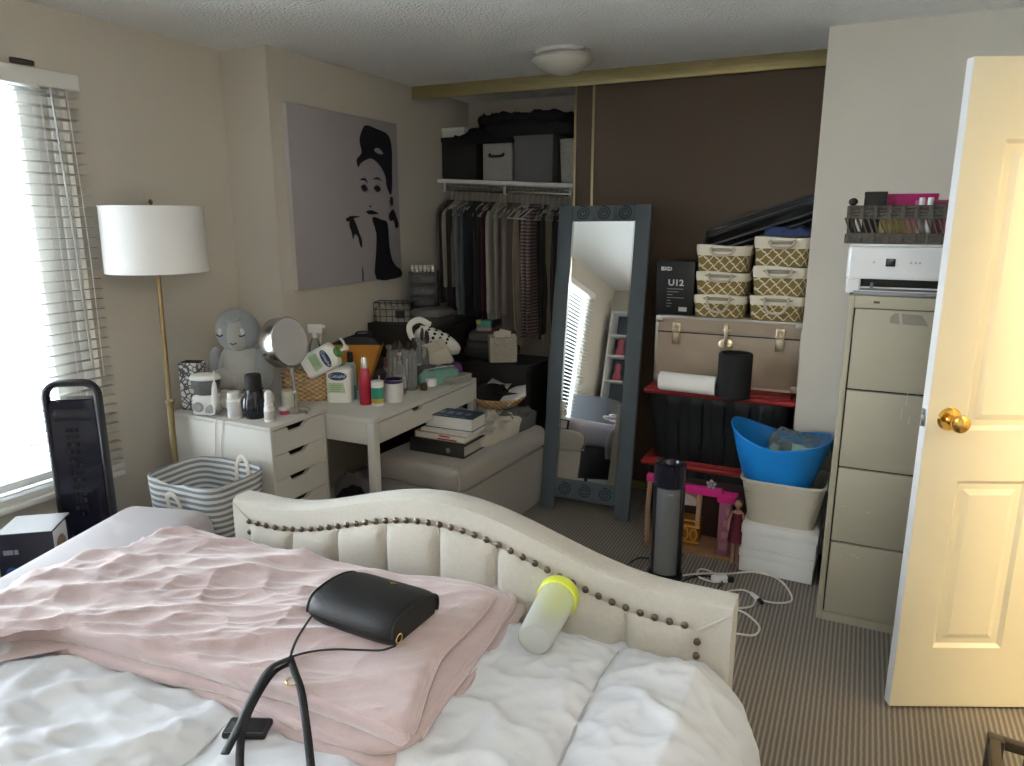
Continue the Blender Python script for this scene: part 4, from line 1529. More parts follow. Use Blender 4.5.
DKGL = mat('dark_glass', (.03, .025, .02), .12, coat=.5)
for (px_, py_, top_, rp, m, cm, lab) in ((401, 394, 352, 5.5, CLEAR, CHROME, 'clear pump bottle with a silver pump right of the mug'), (390, 384, 345, 6, glass_mat('rose_glass', (.85, .45, .5), .05, .3), CHROME, 'rose tinted bottle with a silver top behind the mug'),
                                       (417, 383, 338, 5.5, mat('slate_bottle', (.13, .14, .16), .3), CHROME, 'slim slate grey bottle among the brush cups'), (431, 375, 350, 6, CLEAR, CHROME, 'clear square perfume bottle near the cream paper')):
    l = onpx(px_, py_, ZK)
    k = mpp(l)
    h = ztop(l, top_) - ZK
    r = rp * k
    bottle('toiletry_bottle', lab, l, [(0, 0), (r, 0), (r, h * .62), (r * .6, h * .70), (r * .35, h * .72)], m, [('pump', [(r * .45, h * .70), (r * .45, h * .80), (r * .2, h * .82), (r * .2, h * .90), (r * .5, h * .92), (r * .5, h), (0, h)], cm)], [('printed_band', r * 1.01, h * .15, h * .45, mat('band_silver', (.35, .35, .36), .4))])
l = onpx(431, 386, ZK)
t = thing('cream_jar', 'small round white cream jar near the desk front', 'jar', l)
part('body', G().lathe([(0, 0), (.026, 0), (.030, .005), (.030, .026)], 22), WHP, t)
part('lid', G().lathe([(.031, .026), (.031, .040), (.028, .043), (0, .043)], 22), WHP, t)
l = onpx(424, 390, ZK)
bottle('amber_jar', 'tiny amber glass jar beside the white cream jar', l, [(0, 0), (.018, 0), (.019, .022), (.014, .026)], mat('amber_glass', (.10, .055, .02), .15, coat=.5), [('lid', [(.016, .025), (.016, .038), (0, .039)], MBLK)], cat='jar')

# white perforated clog leaning on the heap
l = at(436, 341, Y=3.43)
vx = Vector((.84, .40, -.38)).normalized()
vz = Vector((.40, -.78, .45))
vz = (vz - vx * vz.dot(vx)).normalized()
vy = vz.cross(vx)
cg = thing('clog', 'white perforated rubber clog lying on the heap at the back of the desk', 'shoe', l, rot=Matrix((vx, vy, vz)).transposed().to_euler())
CLW = mat('clog_white', (.68, .67, .63), .55, var=.03)
holes = [(-.058 + .024 * (i % 4) + .012 * ((i // 4) % 2), -.03 + .026 * (i // 4)) for i in range(12)]


def clog(u, v):
    th = PI * (u * 1.0)
    x = -.11 + .25 * v
    wv_ = .062 * math.sin(PI * min(1, .20 + v * .78)) ** .5
    hh_ = .092 * (math.sin(PI * (.18 + .70 * v))) ** .6
    return (x, -wv_ * math.cos(th), hh_ * math.sin(th))


part('upper', G().grid(clog, 20, 20), CLW, cg)
part('sole', G().cushion([(-.12, -.03), (-.05, -.05), (.06, -.048), (.135, -.025), (.145, 0), (.135, .025), (.06, .048), (-.05, .05), (-.12, .03)], -.022, .022, .008, 4), CLW, cg)
part('heel_strap', G().tube(spline([(-.06, -.060, .05), (-.125, -.054, .085), (-.160, 0, .10), (-.125, .054, .085), (-.06, .060, .05)], 8), .017, 8, flat=.35), CLW, cg)
g = G()
for i in range(4):
    for j in range(5):
        v = .22 + .15 * i
        u = .24 + .13 * j + (.06 if i % 2 else 0)
        p0 = Vector(clog(u, v))
        nrm = (Vector((0, p0.y, p0.z))).normalized()
        M = Vector((0, 0, 1)).rotation_difference(nrm).to_matrix().to_4x4()
        M.translation = p0 + nrm * .0008
        g.lathe([(.0, .0005), (.0085, .0005), (.009, -.0005)], 12, M)
part('vent_holes', g, GAP, cg)

# heap: dark folded cloth, cream paper bag, mint pouch, purple pouch, grey tray
DARKC = mat('charcoal_cloth', (.055, .053, .056), .95, var=.2, scale=20, bump=.3, bscale=150)
g = G().cushion([(-.26, -.14), (.22, -.16), (.28, .12), (-.2, .18)], 0, .075, .05, 24, lambda x, y: .03 * ridge(x, y, 9, 3) + .03 * nz(x, y, 6, 7))
solo('dark_cloth', g, DARKC, 'dark grey cloth crumpled under the white clog', 'cloth', (-2.30, 3.30, ZK), .4)
CRM = mat('cream_paper', (.56, .52, .44), .8, bump=.1)
pb2 = thing('paper_bag', 'crumpled cream paper bag leaning over the mint pouch', 'paper bag', tuple(at(441, 364, Y=3.37)), rot=(.35, -.40, .50))
part('body', G().box((0, 0, .065), (.15, .03, .16), bev=.010), CRM, pb2)
part('folded_flap', G().prism([(-.065, 0), (.06, -.01), (.035, .065), (-.04, .075)], 0, .003, Tr(0, -.02, .10, rx=PI / 2 + .25)), CRM, pb2)
MINT = mat('mint_fabric', (.16, .33, .29), .8, var=.15, scale=40)
mp = thing('mint_pouch', 'mint green soft pouch near the right end of the desk', 'pouch', (-2.045, 3.30, ZK), 1.15)
part('body', G().cushion([(-.10, -.045), (.10, -.05), (.115, .04), (-.09, .05)], 0, .075, .04, 14, lambda x, y: .012 * ridge(x, y, 14, 2)), MINT, mp)
part('zip', G().tube([(-.09, -.02, .082), (0, -.026, .088), (.10, -.02, .082)], .003, 6), CREAM, mp)
pp = thing('purple_pouch', 'small purple pouch at the far right end of the desk', 'pouch', (-2.02, 3.45, ZK), .7)
part('body', G().cushion([(-.035, -.03), (.035, -.03), (.035, .03), (-.035, .03)], 0, .085, .03, 10, lambda x, y: .006 * ridge(x, y, 20, 4)), mat('purple_fabric', (.095, .03, .14), .7), pp)
part('drawstring', G().tube([(.03 * math.cos(2 * PI * q / 16), .026 * math.sin(2 * PI * q / 16), .072) for q in range(16)], .003, 6, True), MBLK, pp)
tr = thing('plastic_tray', 'narrow grey plastic tray at the right front of the desk top', 'tray', (-1.965, 3.37, ZK), 1.45)
part('body', G().box((0, 0, .012), (.19, .075, .024), bev=.006), mat('tray_grey', (.28, .27, .26), .5), tr)
part('lid', G().box((0, 0, .028), (.195, .08, .008), bev=.003), mat('tray_lid', (.36, .35, .33), .4), tr)

# clothes under the desk
for i, (x, y, s_, c, lab) in enumerate(((-2.30, 2.86, .15, (.02, .02, .03), 'dark bundle of clothes on the floor under the desk'), (-2.50, 3.20, .17, (.30, .28, .28), 'grey bundle of clothes on the floor under the desk'), (-2.46, 3.40, .08, (.035, .03, .04), 'black bag on the floor at the back under the desk'))):
    O = [(s_ * math.cos(2 * PI * q / 9) * (1 + .2 * math.sin(q * 2.3 + i)), s_ * .9 * math.sin(2 * PI * q / 9) * (1 + .2 * math.cos(q * 1.7 + i))) for q in range(9)]
    g = G().cushion(O, 0, (.16, .15, .42)[i], .12, 26, lambda x_, y_, i=i: .05 * ridge(x_, y_, 8, i + 3) + .04 * nz(x_, y_, 6, i + 5))
    solo(('clothes_bundle', 'clothes_bundle', 'black_bag')[i], g, mat('bundle_cloth_%d' % i, c, .95, var=.3, scale=14), lab, ('clothes', 'clothes', 'bag')[i], (x, y, 0))

# ------------------------------------------------------------------ storage ottoman and the things on it
OTT = mat('grey_ottoman_linen', (0.30, 0.275, 0.25), 0.9, var=0.08, scale=60, bump=0.3, bscale=400, sheen=0.3)
ot = thing('storage_ottoman', 'long grey fabric storage ottoman with a padded lid half under the desk', 'ottoman', (-1.835, 3.235, 0), math.radians(-4))
part('body', G().box((0, 0, .17), (.50, .88, .32), bev=.012), OTT, ot)
lidp = part('lid', G().box((0, 0, .395), (.525, .905, .13), bev=.045, seg=4), OTT, ot)
g = G()
for z in (.338,):
    o = []
    for sx_, sy_ in ((-1, -1), (1, -1), (1, 1), (-1, 1)):
        o.append((sx_ * .262, sy_ * .452, z))
    g.tube([o[0], o[1], o[2], o[3]], .005, 6, True)
part('piping', g, OTT, lidp)
part('corner_welt', G().tube(spline([(.255, -.452, .335), (.262, -.455, .40), (.235, -.43, .455), (.18, -.40, .462)], 6), .004, 6), mat('welt_light', (.42, .39, .35), .9), lidp)
for sx_ in (-1, 1):
    for sy_ in (-1, 1):
        part('foot', G().cyl((sx_ * .2, sy_ * .4, 0), (sx_ * .2, sy_ * .4, .012), .02, 10), MBLK, ot)
ZO = .462


def pxframe(A, B, C, Z):
    a, b_, c = (at(*q, Z=Z) for q in (A, B, C))
    ux = (b_ - a)
    w_ = ux.length
    ang = math.atan2(ux.y, ux.x)
    nrm = Vector((-ux.y, ux.x, 0)).normalized()
    d_ = abs((c - b_).dot(nrm))
    ctr = (a + b_) / 2 + nrm * d_ / 2
    return ctr, w_, d_, ang


ctr, w_, d_, ang = pxframe((410, 450), (464, 459), (480, 442), ZO)
bd = thing('ring_binder', 'black ring binder at the bottom of the book stack on the ottoman', 'binder', (ctr.x, ctr.y, ZO), ang)
hB = .062
part('cover', G().b2((-w_ / 2, -d_ / 2, 0), (w_ / 2, d_ / 2, .004)).b2((-w_ / 2, -d_ / 2, hB - .004), (w_ / 2, d_ / 2, hB)).b2((-w_ / 2, -d_ / 2, 0), (w_ / 2, -d_ / 2 + .004, hB), bev=.002), MBLK, bd)
part('pages', G().b2((-w_ / 2 + .008, -d_ / 2 + .02, .005), (w_ / 2 - .008, d_ / 2 - .006, hB - .006)), mat('page_grey', (.42, .40, .37), .9), bd)
part('spine_ring', G().lathe([(.013, 0), (.013, .002), (.009, .003), (.008, 0)], 18, Tr(w_ * .22, -d_ / 2 - .0005, hB / 2, rx=PI / 2)), CHROME, bd)
PAGE = mat('page_white', (.66, .65, .62), .9, var=.04)


def book(name, label, ctr, w_, d_, ang, Z, h, cm, spine_front=False):
    t = thing(name, label, 'book', (ctr.x, ctr.y, Z), ang)
    part('cover', G().b2((-w_ / 2, -d_ / 2, h - .003), (w_ / 2, d_ / 2, h)).b2((-w_ / 2, -d_ / 2, 0), (w_ / 2, d_ / 2, .003)).b2((-w_ / 2, -d_ / 2, 0), (-w_ / 2 + .003, d_ / 2, h)), cm, t)
    part('pages', G().b2((-w_ / 2 + .003, -d_ / 2 + .005, .003), (w_ / 2 - .005, d_ / 2 - .005, h - .003)), PAGE, t)
    return t


z = ZO + hB
ctr2, w2, d2, ang2 = pxframe((413, 437), (464, 445), (472, 433), z)
TANB = mat('tan_cover', (.42, .31, .19), .7)
b1 = book('paperback', 'tan paperback with red print lying on the black binder', ctr2, w2 * .98, .17, ang2, z, .034, TANB)
part('red_print', G().b2((-.01, -.0865, .006), (.10, -.0845, .012)).b2((.0, -.0865, .020), (.06, -.0845, .027)), mat('print_red', (.38, .03, .05), .6), b1)
z += .034
ctr3, w3, d3, ang3 = pxframe((417, 431), (467, 439), (474, 426), z)
b2_ = book('paperback', 'thin white paperback under the thick blue book', ctr3, w3 * .95, .16, ang3, z, .014, PAGE)
z += .014
ctr4, w4, d4, ang4 = pxframe((417, 429), (469, 436), (476, 420), z)
b3 = book('thick_book', 'thick dark blue book topping the stack on the ottoman', ctr4, w4 * .92, .15, ang4, z, .066, mat('cover_blue', (.02, .055, .13), .4, var=.3, scale=30))
g = G()
for q in range(4):
    g.b2((-.09 + q * .05, -.02, .0662), (-.06 + q * .05, .02, .0672)).b2((-.08 + q * .045, -.065, .0662), (-.05 + q * .045, -.055, .0672))
part('cover_print', g, mat('cover_pale', (.30, .36, .42), .5), b3)
ctr5, w5, d5, ang5 = pxframe((421, 430), (424, 431), (430, 415), z)

# heap of papers / plastic bag
PAPB = mat('crumpled_paper', (.50, .47, .40), .85, var=.25, scale=18, bump=.3, bscale=60)
g = G().cushion([(-.16, -.24), (.10, -.22), (.19, -.02), (.20, .22), (-.05, .27), (-.19, .10)], 0, .06, .03, 40, lambda x, y: .035 * ridge(x, y, 9, 4) ** 2 + .025 * ridge(y, x, 17, 6) ** 2)
solo('paper_heap', g, PAPB, 'crumpled heap of pale papers behind the book stack on the ottoman', 'papers', (-1.82, 3.30, ZO), .1, ang=25)
for i, (x, y, rz_, c, lab) in enumerate(((-1.79, 3.16, .3, (.50, .47, .40), 'loose cream leaflet lying right behind the blue book'), (-1.72, 3.27, -.3, (.40, .38, .33), 'loose grey leaflet on the paper heap by the wicker tray'), (-1.86, 3.31, .8, (.46, .47, .25), 'loose yellowish leaflet on the paper heap under the desk edge'))):
    g = G().grid(lambda u, v: ((u - .5) * .20, (v - .5) * .15, .012 * math.sin(u * 5 + v * 3)), 8, 8)
    o = solo('leaflet', g, mat('leaflet_%d' % i, c, .8), lab, 'leaflet', (x, y, ZO + .085 + .008 * i), rz_, 'leaflets on the ottoman')
    sm = o.modifiers.new('thickness', 'SOLIDIFY')
    sm.thickness = .003

# shallow wicker tray with dark bag and cards
wt_ = at(498, 400, Z=ZO + .13)
wk = thing('wicker_tray', 'shallow round wicker tray on the paper heap', 'tray', (wt_.x, wt_.y, ZO + .105))
rW = 27 * mpp(wt_)
part('woven_bowl', G().lathe([(0, 0), (rW * .72, 0), (rW * .95, .035), (rW, .05), (rW * .94, .052), (rW * .68, .010), (0, .008)], 40), WICK, wk)
part('rim', G().tube([(rW * .98 * math.cos(2 * PI * q / 44), rW * .98 * math.sin(2 * PI * q / 44), .05) for q in range(44)], .007, 8, True), WICK, wk)
bz = ZO + .118
g = G().cushion([(-.09, -.07), (.05, -.08), (.09, .0), (.07, .08), (-.07, .08)], 0, .085, .06, 20, lambda x, y: .02 * ridge(x, y, 12, 3))
solo('felt_hat', g, mat('black_felt', (.010, .010, .011), .95, bump=.3), 'black soft hat slumped in the wicker tray', 'hat', (wt_.x - .035, wt_.y, bz), .3)
t = thing('black_folder', 'black card folder with white print leaning in the wicker tray', 'folder', (wt_.x + .055, wt_.y - .005, bz + .02), rot=(math.radians(-52), math.radians(8), .55))
part('cover', G().box((0, 0, 0), (.12, .14, .004), bev=.001), MBLK, t)
g = G()
for q in range(3):
    g.b2((-.03, -.055 + q * .014, .002), (.045, -.047 + q * .014, .003))
part('printed_text', g, PRW, t)
for i, (dx, dy, dz, rx, ry, rz_, lab) in enumerate(((.10, .03, .055, .5, -.5, .2, 'white folded paper standing at the back of the wicker tray'), (.105, -.03, .05, .2, -.7, .9, 'white envelope poking out over the wicker tray rim'), (-.02, .06, .09, .1, .1, .2, 'cream card lying over the black hat in the tray'))):
    g = G().grid(lambda u, v: ((u - .5) * .12, (v - .5) * .10, .012 * math.sin(u * 4 + i)), 8, 4)
    o = solo('paper_card', g, CRM if i == 2 else PRW, lab, 'paper', (wt_.x + dx, wt_.y + dy, bz + dz), 0, None, (rx, ry, rz_))
    sm = o.modifiers.new('thickness', 'SOLIDIFY')
    sm.thickness = .003
g = G().cushion([(-.09, -.12), (.02, -.14), (.06, -.08), (.08, .1), (-.06, .12)], 0, .075, .05, 30, lambda x, y: .035 * ridge(x, y, 12, 8) ** 2 + .02 * nz(x, y, 14, 3))
solo('grey_sweater', g, mat('grey_knit', (.10, .10, .105), .95, var=.2, bump=.3, bscale=200), 'grey sweater bunched at the ottoman end beside the leaning mirror', 'sweater', (-1.68, 3.56, ZO), .1)
# ------------------------------------------------------------------ closet: shelf, rod, hanging clothes, boxes
def zs(x):
    return 1.868 - .050 * (x - XP) / .95


SHX1 = -1.30
th_s = math.atan2(zs(SHX1) - zs(XP), SHX1 - XP)
cs = thing('closet_shelf', 'sagging white closet shelf with a hanging rod below it', 'shelf', (XP, 0, zs(XP)), rot=(0, -th_s, 0))
Ls = (SHX1 - XP)
part('board', G().b2((.002, 4.36, -.018), (Ls, YB, 0), bev=.002), mat('shelf_white', (.62, .61, .57), .5), cs)
part('edge_lip', G().b2((.002, 4.352, -.024), (Ls, 4.36, .002), bev=.002), WHITE, cs)
ROD_Y, ROD_DZ = 4.44, -.062
part('rod', G().cyl((.002, ROD_Y, ROD_DZ), (Ls, ROD_Y, ROD_DZ), .014, 14), CHROME, cs)
for x in (.05, .50, .96):
    part('bracket', G().b2((x - .008, 4.37, -.075), (x + .008, 4.375, -.02)).b2((x - .008, 4.37, -.082), (x + .008, ROD_Y + .01, -.076)).b2((x - .008, 4.37, -.024), (x + .008, 4.70, -.018)), WHITE, cs)

hang0 = None
cols = [(-2.60, (.012, .012, .014), .66, 'black jacket, first on the left of the closet rod'),
        (-2.565, (.020, .019, .022), .72, 'long black top, second from the left on the rod'),
        (-2.525, (.33, .30, .25), .55, 'short beige top between the black clothes and the denim jacket'),
        (-2.485, (.17, .185, .20), .78, 'washed grey denim jacket left of the navy clothes'),
        (-2.44, (.10, .115, .14), .80, 'slate blue shirt next to the grey denim jacket'),
        (-2.405, (.012, .016, .030), .85, 'dark navy coat hanging left of the burgundy dress'),
        (-2.365, (.015, .014, .018), .80, 'black blouse between the navy coat and the burgundy dress'),
        (-2.32, (.075, .010, .020), .86, 'dark burgundy dress left of the pale grey cardigan'),
        (-2.275, (.055, .008, .016), .80, 'deep wine top beside the burgundy dress'),
        (-2.23, (.40, .375, .335), .74, 'pale grey cardigan, brightest on the left half of the rod'),
        (-2.19, (.31, .285, .255), .72, 'oatmeal knit next to the pale grey cardigan'),
        (-2.15, (.19, .165, .15), .76, 'taupe cardigan near the middle bracket'),
        (-2.11, (.22, .18, .165), .90, 'dusty mauve dress at the middle of the rod'),
        (-2.07, (.42, .36, .27), .92, 'long beige trousers hanging right of the dusty mauve dress'),
        (-2.03, (.13, .085, .085), .80, 'plum brown top right of the long beige trousers'),
        (-1.99, (.30, .20, .20), .84, 'pink and white striped blouse among the dark clothes'),
        (-1.955, (.018, .014, .016), .82, 'black top right of the striped blouse'),
        (-1.92, (.055, .012, .020), .84, 'maroon dress left of the long cream trousers'),
        (-1.885, (.016, .015, .017), .80, 'black cardigan next to the maroon dress'),
        (-1.845, (.50, .45, .36), .87, 'long cream trousers, brightest on the right half of the rod'),
        (-1.805, (.060, .042, .032), .84, 'dark brown top right of the cream trousers'),
        (-1.765, (.022, .019, .020), .70, 'charcoal blouse beside the mirror frame'),
        (-1.73, (.36, .025, .035), .42, 'short red top just left of the mirror frame'),
        (-1.695, (.34, .33, .32), .40, 'short pale grey top next to the mirror frame'),
        (-1.65, (.02, .018, .02), .8, 'black coat partly behind the mirror frame')]
for i, (x, c, L_, lab) in enumerate(cols):
    rnd = random.Random(i * 13 + 5)
    zr = zs(x) + ROD_DZ
    tilt = rnd.uniform(-.10, .10)
    yaw_ = rnd.uniform(-.24, .24)
    if hang0 is None:
        hang0 = thing('clothes_hanger', 'thin white hanger on the closet rod, holding one garment', 'hanger', (x, ROD_Y, zr), yaw_, 'hangers on the closet rod')
        hk = [(0, .0, -.085), (0, 0, -.045), (0, .012, -.02), (0, .019, .004), (0, .012, .019), (0, 0, .0225), (0, -.012, .019)]
        part('hook', G().tube(spline(hk, 6), .0030, 6), mat('hanger_white', (.75, .75, .73), .35), hang0)
        part('shoulder_bar', G().tube([(0, 0, -.085), (0, .10, -.115), (0, .205, -.165), (0, -.205, -.165), (0, -.10, -.115)], .0045, 6, True), mat('hanger_white', (.75, .75, .73), .35), hang0)
    else:
        clone(hang0, None, (x, ROD_Y, zr), yaw_)
    tk = rnd.uniform(.010, .014)
    wd = rnd.uniform(.150, .210)
    if 'striped' in lab:
        wd = .125
    if 'pale grey cardigan' in lab and 'brightest' in lab:
        wd = .215
    trousers = 'trousers' in lab
    sd = i * 1.7

    def body(u, v, tk=tk, wd=wd, L_=L_, sd=sd, trousers=trousers):
        a = 2 * PI * u
        z = -.10 - L_ * v
        if trousers:
            w_ = .115 * (1 - .10 * v) * min(1, .3 + v * 12)
        else:
            w_ = wd * min(1, .32 + v * 7.5) if v < .1 else wd * (1 - .14 * math.sin(PI * min(1, v * 1.25)))
            z += .03 * (1 - min(1, v * 10)) - (.05 * min(1, v * 8) * abs(math.sin(a)) ** 2 * 0)
        fold = 1 + .35 * math.sin(a * 5 + sd) * min(1, v * 2.0) + .3 * nz(a * 1.5, v * 4, 1.2, sd)
        return (tk * (.8 + .6 * v) * math.cos(a) * fold + .010 * math.sin(v * 4 + sd), w_ * math.sin(a) * (1 + .04 * nz(a, v * 5, 1, sd + 2)), z)
    g = G().grid(body, 40, 26, cu=True)
    m = mat('garment_%02d' % i, c, .95, var=.18, scale=14, bump=.25, bscale=180, sheen=.2)
    if 'striped' in lab:
        nt, b = nodes_of(m)
        tc, s3 = sepxyz(nt)
        nt.links.new(mixcol(nt, stripes(nt, s3.outputs['Z'], .022, .5), (.10, .05, .055), (.30, .26, .26)), b.inputs['Base Color'])
    kinds = ('trousers', 'coat', 'jacket', 'dress', 'cardigan', 'blouse', 'shirt', 'knit', 'top')
    nmn = min((lab.find(k_), k_) for k_ in kinds if k_ in lab)[1]
    nmn = 'knit_top' if nmn == 'knit' else 'shirt' if nmn == 'blouse' else 'blouse' if nmn == 'top' else nmn
    gm = thing(nmn, lab, 'clothes', (x, ROD_Y, zr), yaw_, 'clothes on the closet rod')
    part('body', g, m, gm, ang=80)
    if not trousers:
        for sgn in (-1, 1):
            sl = min(.58, L_ * .8)
            P = spline([(0, sgn * wd * .80, -.135), (.012, sgn * wd * 1.02, -.22), (.014, sgn * wd * 1.0, -.22 - sl * .5), (.010, sgn * wd * .94, -.20 - sl)], 6)
            part('sleeve', G().tube(P, [.016 + .016 * min(1, q / 4) for q in range(len(P))], 10, flat=.42, up=(1, 0, 0)), m, gm, ang=80)
    else:
        part('waistband', G().tube([(0, -.10, -.112), (0, .10, -.112)], .012, 10), m, gm)

# boxes on the shelf
ZY = 4.40


def shelfbox(name, label, cat, px0, px1, py0, m, depth=.30, dy=0.0, bev=.006):
    a = at(px0, py0, Y=ZY + dy)
    b_ = at(px1, py0, Y=ZY + dy)
    xm = (a.x + b_.x) / 2
    z0 = zs(xm) + .002
    return thing(name, label, cat, (xm, ZY + dy, z0)), (b_.x - a.x), a.z - z0, depth, z0


t, w_, h_, d_, z0 = shelfbox('storage_bin', 'black fabric bin at the left end of the closet shelf', 'bin', 441, 476, 138, None)
part('body', G().b2((-w_ / 2, 0, 0), (w_ / 2, d_, h_), bev=.012), MBLK, t)
part('rim', G().b2((-w_ / 2 - .002, -.002, h_ - .03), (w_ / 2 + .002, d_ + .002, h_ + .002), bev=.004), BLK, t)
zb = z0 + h_ + .003
t = thing('white_box', 'white lidded box lying on the black bin at the shelf end', 'box', (-2.575, 4.42, zb))
part('body', G().b2((-.08, 0, 0), (.09, .25, .042), bev=.003), WHITE, t)
part('lid', G().b2((-.083, -.003, .040), (.093, .253, .062), bev=.003), WHITE, t)
GRYF = mat('grey_white_weave', (.36, .355, .34), .9, var=.2, scale=60, bump=.5, bscale=130)
t, w_, h_, d_, z0 = shelfbox('fabric_bin', 'pale woven fabric bin with a dark handle, second on the closet shelf', 'bin', 482, 512, 143, None)
part('body', G().b2((-w_ / 2, 0, 0), (w_ / 2, d_, h_), bev=.014), GRYF, t)
part('handle', G().tube(spline([(-.05, -.004, h_ * .70), (-.04, -.018, h_ * .64), (.04, -.018, h_ * .64), (.05, -.004, h_ * .70)], 6), .008, 8), MBLK, t)
t, w_, h_, d_, z0 = shelfbox('grey_box', 'plain grey cube box on the closet shelf', 'box', 514, 553, 134, None, dy=-.03)
part('body', G().b2((-w_ / 2, 0, 0), (w_ / 2, d_, h_), bev=.004), mat('grey_card', (.135, .135, .14), .8), t)
part('lid', G().b2((-w_ / 2 - .003, -.003, h_ - .03), (w_ / 2 + .003, d_ + .003, h_ + .003), bev=.003), mat('grey_card', (.135, .135, .14), .8), t)
t, w_, h_, d_, z0 = shelfbox('wicker_bin', 'white wicker bin at the right end of the closet shelf', 'bin', 557, 590, 140, None)
part('body', rbasket(w_, .30, h_, .9), mat('white_wicker', (.40, .39, .36), .8, var=.3, scale=60, bump=.9, bscale=90), t, M=Tr(0, .15, 0))
zt_ = zs(-2.1) + .265
for i, (x, y, z, w2_, d2_, h2_, c, rz_, lab) in enumerate(((-2.33, 4.50, zt_ - .02, .24, .15, .07, (.012, .012, .016), .2, 'dark folded jacket drooping over the bins at the left of the heap'),
                                                       (-2.02, 4.52, zt_ + .015, .34, .17, .075, (.016, .016, .022), -.05, 'black garment bag lying across the bins on the closet shelf'),
                                                       (-2.08, 4.54, zt_ + .10, .30, .14, .05, (.010, .010, .013), .08, 'topmost black folded coat on the closet shelf heap'))):
    O = [(w2_ * sx_, d2_ * sy_) for sx_, sy_ in ((-1, -.8), (-.4, -1), (.5, -.95), (1, -.7), (1.02, .6), (.3, 1), (-.6, .9), (-1.05, .4))]
    g = G().cushion(O, 0, h2_, .05, 24, lambda x_, y_, i=i: .030 * ridge(x_, y_, 9, i + 11) ** 2 + .015 * nz(x_, y_, 10, i) - (.05 * max(0, -x_ - .12) * 6 if i == 0 else 0))
    solo(('folded_jacket', 'garment_bag', 'folded_coat')[i], g, mat('shelf_cloth_%d' % i, c, .9, var=.3), lab, 'clothes', (x, y, z), rz_)
g = G().cushion([(-.05, -.05), (.05, -.05), (.05, .05), (-.05, .05)], 0, .05, .02, 8)
solo('red_pouch', g, mat('dull_red', (.28, .02, .03), .8), 'small dull red pouch on the heap by the closet door edge', 'pouch', (-1.78, 4.42, zt_ + .03))

# dark chest in the closet corner behind the desk, and what stands on it
CHX0, CHX1, CHY0, CHY1, CHZ = XP + .012, -2.20, 3.50, 4.06, 1.0
DKW = mat('black_brown_wood', (.016, .013, .012), .5, var=.2, scale=12)
ch = thing('chest_of_drawers', 'black brown chest of drawers in the corner behind the desk', 'chest of drawers', ((CHX0 + CHX1) / 2, (CHY0 + CHY1) / 2, 0))
w_, d_ = CHX1 - CHX0, CHY1 - CHY0
part('carcass', G().b2((-w_ / 2, -d_ / 2, .02), (w_ / 2 - .018, d_ / 2, CHZ - .02)).b2((-w_ / 2, -d_ / 2, CHZ - .02), (w_ / 2, d_ / 2, CHZ), bev=.002).b2((-w_ / 2, -d_ / 2 + .02, 0), (w_ / 2 - .03, d_ / 2 - .02, .02)), DKW, ch)
for q in range(4):
    dq = part('drawer', G().b2((w_ / 2 - .018, -d_ / 2 + .004, .03 + q * .236), (w_ / 2, d_ / 2 - .004, .03 + q * .236 + .232), bev=.002), DKW, ch)
    part('knob', G().lathe([(0, 0), (.006, 0), (.006, .012), (.012, .018), (.012, .024), (0, .026)], 14, Tr(w_ / 2, 0, .03 + q * .236 + .116, ry=PI / 2)), BLK, dq)
# wire basket with odds and ends
wbk = thing('wire_basket', 'black wire letter basket on the chest against the picture wall', 'basket', (-2.52, 3.60, CHZ), .35)
g = G()
W_, D_, H_ = .22, .11, .12
for z in (.0, .04, .08, H_):
    g.tube([(-W_ / 2, -D_ / 2, z), (W_ / 2, -D_ / 2, z), (W_ / 2, D_ / 2, z), (-W_ / 2, D_ / 2, z)], .0022 if z < H_ else .0035, 6, True)
for q in range(7):
    x = -W_ / 2 + W_ * q / 6
    g.tube([(x, -D_ / 2, H_), (x, -D_ / 2, 0), (x, D_ / 2, 0), (x, D_ / 2, H_)], .002, 6)
part('wire_frame', g, MBLK, wbk)
part('label_plate', G().b2((.02, -D_ / 2 - .004, .03), (.075, -D_ / 2 - .002, .075)).box((.0475, -D_ / 2 - .005, .052), (.03, .002, .022)), BLK, wbk)
g = G().cushion([(-.09, -.035), (.09, -.04), (.085, .04), (-.09, .035)], 0, .06, .03, 14, lambda x, y: .03 * ridge(x, y, 18, 6))
solo('scrunched_scarf', g, mat('cream_dim', (.36, .33, .28), .95, var=.3, scale=30), 'cream scarf scrunched inside the black wire basket', 'scarf', (-2.52, 3.60, CHZ + .006), .35)
# clear drawer organiser with lipsticks on top
og = thing('acrylic_organizer', 'clear acrylic drawer tower on the chest below the hanging clothes', 'organizer', (-2.47, 3.86, CHZ), .45)
W_, D_, H_ = .17, .16, .285
OGM = glass_mat('smoke_acrylic', (.62, .62, .64), .06, .10)
g = G()
for z in (0, .07, .14, .21, H_):
    g.b2((-W_ / 2, -D_ / 2, z), (W_ / 2, D_ / 2, z + .004))
g.b2((-W_ / 2, -D_ / 2, 0), (-W_ / 2 + .004, D_ / 2, H_)).b2((W_ / 2 - .004, -D_ / 2, 0), (W_ / 2, D_ / 2, H_)).b2((-W_ / 2, D_ / 2 - .004, 0), (W_ / 2, D_ / 2, H_))
part('case', g, OGM, og)
for q in range(4):
    dq = part('drawer', G().b2((-W_ / 2 + .006, -D_ / 2 - .004, .008 + q * .07), (W_ / 2 - .006, -D_ / 2, .066 + q * .07)), OGM, og)
    part('knob', G().ball((0, -D_ / 2 - .01, .037 + q * .07), .008, 10), CLEAR, dq)
    part('contents', G().cushion([(-.06, -.05), (.06, -.05), (.06, .05), (-.06, .05)], .012 + q * .07, .03, .02, 8, lambda x, y: .015 * ridge(x, y, 30, q)), mat('cosmetics_mix', (.10, .08, .075), .6, var=.7, scale=60), dq)
